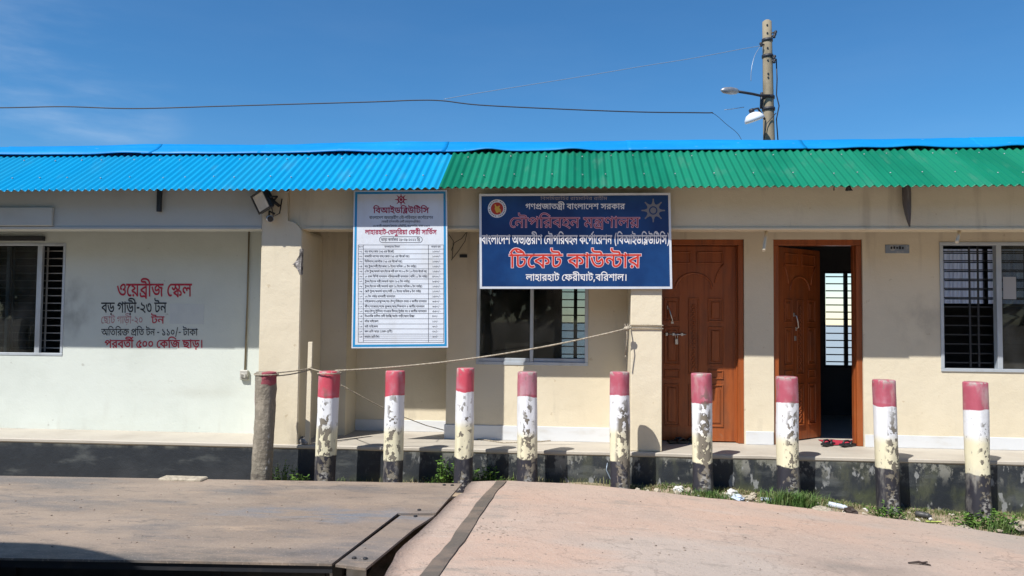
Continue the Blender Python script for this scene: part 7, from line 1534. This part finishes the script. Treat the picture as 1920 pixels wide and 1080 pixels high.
tag(g.build('pebbles', mat('pebble_stone', (.20, .16, .13), .9, [dict(col=(.26, .21, .17), scale=9, lo=.45, hi=.6)])), 'scattered grit and pebbles on the ramp and the deck', 'pebbles', kind='stuff')
# thin slab lying on the far side of the deck
p0, p1 = atz(298, 894, -.17), atz(382, 895, -.17); g = MB(); g.box(p0.x, p1.x, p0.y-.02, p0.y+.12, -.25, -.178, .01)
tag(g.build('concrete_slab', M_stone, at_=(p0.x, p0.y, -.25)), 'thin flat concrete piece behind the far edge of the weighing deck', 'slab')

# ------------------------------------------------------------------ pole, lamps, wires
PY = 8.5
pt, pb = at(1438, 41, PY), at(1442, 272, PY); kx = (pt.x-pb.x)/(pt.z-pb.z); gz0 = -.62
base = Vector((pb.x+kx*(gz0-pb.z), PY, gz0)); dz = pt.z-gz0; axis = (pt-base).normalized()
def on(py): t = at(1440, py, PY).z; return base+axis*((t-gz0)/axis.z)
def rad(py): return (17+(py-60)*.026)/F_PX*(PY-CAM.y)/2
pole = thing('utility_pole', base, 'weathered concrete utility pole standing behind the green roof', 'utility pole')
g = MB()
g.loft([g.ring(base+axis*(dz*k/12)/axis.z, axis, .17-(.17-rad(45))*k/12, 20) for k in range(13)] + [g.ring(pt+axis*.03, axis, rad(45)*.6, 20)])
g.build('shaft', M_conc, pole)
for py in (76, 106, 183, 205):
    g = MB(); c = on(py); g.lathe([(rad(py)*1.14, -.03), (rad(py)*1.16, 0), (rad(py)*1.14, .03)], c, axis, 20); g.build('clamp', M_cable, pole)
g = MB()
for py in (50, 65, 93, 116, 141, 148):
    c = on(py); g.cyl(c+Vector((-.02, -rad(py)-.012, 0)), c+Vector((-.02, -rad(py)+.02, 0)), .018, seg=8)
g.build('bolt_holes', M_bar, pole)
for (px, py, s) in ((1452, 68, 1), (1454, 62, 1), (1452, 108, 1), (1427, 84, -1), (1452, 115, 1)):
    g = MB(); c = on(py); e = at(px, py-1, PY-.1); g.tube([c, e], .016, 6); g.lathe([(.02, -.05), (.035, -.03), (.022, -.01), (.035, .01), (.02, .04)], e, Vector((.3*s, 0, 1)), 10); g.build('insulator', M_cable, pole)
g = MB(); g.tube([on(112)+Vector((.16, -.05, 0)), on(150)+Vector((.17, -.05, 0)), on(180)+Vector((.15, -.06, 0)), on(200)+Vector((.20, -.05, 0)), on(225)+Vector((.14, -.06, 0)), on(272)+Vector((.17, -.05, 0))], .012, 6)
g.tube([on(175)+Vector((-.14, -.06, 0)), on(205)+Vector((-.16, -.06, 0))], .03, 6); g.tube([on(215)+Vector((.12, -.12, 0)), on(235)+Vector((-.08, -.15, 0)), on(272)+Vector((-.14, -.10, 0))], .010, 6)
g.build('pole_wiring', M_cable, pole)
l1 = thing('street_lamp', on(183), 'slim street lamp on a long arm reaching left from the pole', 'street lamp')
g = MB(); a = on(183); e = at(1380, 171, PY-.5); g.tube([a+Vector((0, -.14, 0)), at(1424, 179, PY-.15), at(1410, 176, PY-.3), e], .028, 8); g.build('lamp_arm', M_cable, l1)
g = MB(); f = at(1352, 169, PY-.7); d = f-e
g.loft([g.ring(e+d*t, d, r_, 12) for t, r_ in ((-.15, .03), (0, .06), (.35, .075), (.8, .06), (1.0, .02))]); g.build('lamp_head', M_galv, l1, True)
l2 = thing('street_lamp', on(222), 'round lamp with a white dish shade low on the pole', 'street lamp')
c = at(1413, 219, PY-.35); axd = Vector((-.35, -.1, 1)).normalized()
g = MB(); g.lathe([(.185, -.085), (.20, -.075), (.19, -.02), (.14, .05), (.06, .085)], c, axd, 24); g.build('lamp_shade', mat('white_enamel', (.66, .70, .74), .35), l2, True)
g = MB(); g.lathe([(.05, .08), (.055, .15), (.03, .17)], c, axd, 12); g.tube([c+axd*.15, c+axd*.17+Vector((.15, .05, .02)), on(226)+Vector((-.10, -.10, 0))], .022, 8); g.build('lamp_bracket', M_cable, l2)
def wire(name, pts, r, mt, label, y=6.0, thin=None):
    g = MB(); P = [at(px, py, yy if len(q) else y) for px, py, *q in pts for yy in [q[0] if q else y]]
    out = []
    for i in range(len(P)-1):
        a, b, c, d = P[max(i-1, 0)], P[i], P[i+1], P[min(i+2, len(P)-1)]
        for k in range(8):
            t = k/8; out.append(.5*((2*b)+(c-a)*t+(2*a-5*b+4*c-d)*t*t+(3*b-a-3*c+d)*t**3))
    out.append(P[-1]); g.tube(out, [r if thin is None or k < thin*8 else r*.4 for k in range(len(out))], 6); return tag(g.build(name, mt), label, 'cable')
wire('power_cable', [(-420, 196), (-150, 201), (0, 202), (120, 200), (250, 203.5), (420, 199), (560, 195), (700, 191), (780, 188), (830, 189), (900, 197), (1050, 204.5), (1200, 210), (1320, 211.5), (1338, 213), (1362, 233), (1385, 253), (1400, 285)], .011, M_cable, 'dark sagging cable across the sky from left down to the roof near the pole', 7.0, 14)
wire('power_cable', [(1427, 86, PY-.1), (1390, 92, 8.3), (1300, 109, 8.0), (1200, 125, 7.8), (1100, 142, 7.6), (1000, 158, 7.4), (900, 174, 7.2), (832, 186, 7.05)], .006, M_palecable, 'pale thin wire running from the pole top down to the dark cable')
wire('power_cable', [(1425, 88, PY-.1), (1415, 105, PY-.3), (1409, 130, PY-.4), (1408, 152, PY-.4)], .007, M_palecable, 'short pale loose wire drooping beside the upper pole')
wire('power_cable', [(1358, 206, 8), (1375, 204, 8), (1395, 201, 8.2)], .007, M_palecable, 'faint stub of wire left of the dish lamp')
# ------------------------------------------------------------------ belt of trees across the yard behind the camera (the window panes mirror it)
g = MB(); rnd = random.Random(31)
for k in range(34):
    cx = -62+k*3.8+rnd.uniform(-1.2, 1.2); cy = -27+rnd.uniform(-3, 3); hh = rnd.uniform(7.5, 13); rx = rnd.uniform(2.4, 3.6)
    g.tube([(cx, cy, -.8), (cx+rnd.uniform(-.3, .3), cy, hh*.4), (cx+rnd.uniform(-.5, .5), cy, hh*.8)], [.25, .18, .06], 7)
    for _ in range(620):
        d = Vector((rnd.gauss(0, 1), rnd.gauss(0, 1), rnd.gauss(0, 1))).normalized()*rnd.random()**.4
        c = Vector((cx+d.x*rx, cy+d.y*rx, hh*.56+d.z*hh*.46)); n_ = Vector((rnd.gauss(0, 1), rnd.gauss(0, 1), rnd.gauss(0, 1))).normalized(); u = n_.orthogonal().normalized()*rnd.uniform(.4, .8); v = n_.cross(u)*rnd.uniform(.5, .9)
        g.face([c-u, c+v*.6, c+u, c-v*.6])
tag(g.build('tree_belt', mat('dark_tree_foliage', (.045, .075, .022), .7, [dict(col=(.07, .11, .03), scale=.6, lo=.45, hi=.6)])), 'belt of dark leafy trees across the yard behind the viewer', 'trees', kind='stuff')
# ------------------------------------------------------------------ unseen tarpaulin-like shape added left of camera to shadow the deck's near corner
M_caster = mat('shadow_caster_grey', (.16, .18, .19), .6, bump=((5, .03),))
g = MB(); nx_, ny_ = 26, 16; gr = []
for i in range(nx_+1):
    row = []
    for k in range(ny_+1):
        u, v = i/nx_, k/ny_; e = min(u, 1-u, v*1.0, 1-v); hh = 4.2*min(1, (e/.08))**.5*(1-.06*math.sin(u*9)-.04*math.cos(v*7)) if e > 0 else 0
        hh += .05*noise.noise(Vector((u*5, v*4, 1)))*(1 if e > .05 else 0)
        x = -7.05+4.15*u; row.append(g.bm.verts.new((x, -6.33+1.65*v, -.70+max(0, hh)*(1.0-.15*u))))
    gr.append(row)
for i in range(nx_):
    for k in range(ny_): g.bm.faces.new((gr[i][k], gr[i+1][k], gr[i+1][k+1], gr[i][k+1])).smooth = True
CASTER = g
tag(CASTER.build('shadow_caster', M_caster, at_=(-5.3, -5.5, -.7)), 'unseen grey tarpaulin-like shape added left of the deck to shadow its near corner', 'covered load')
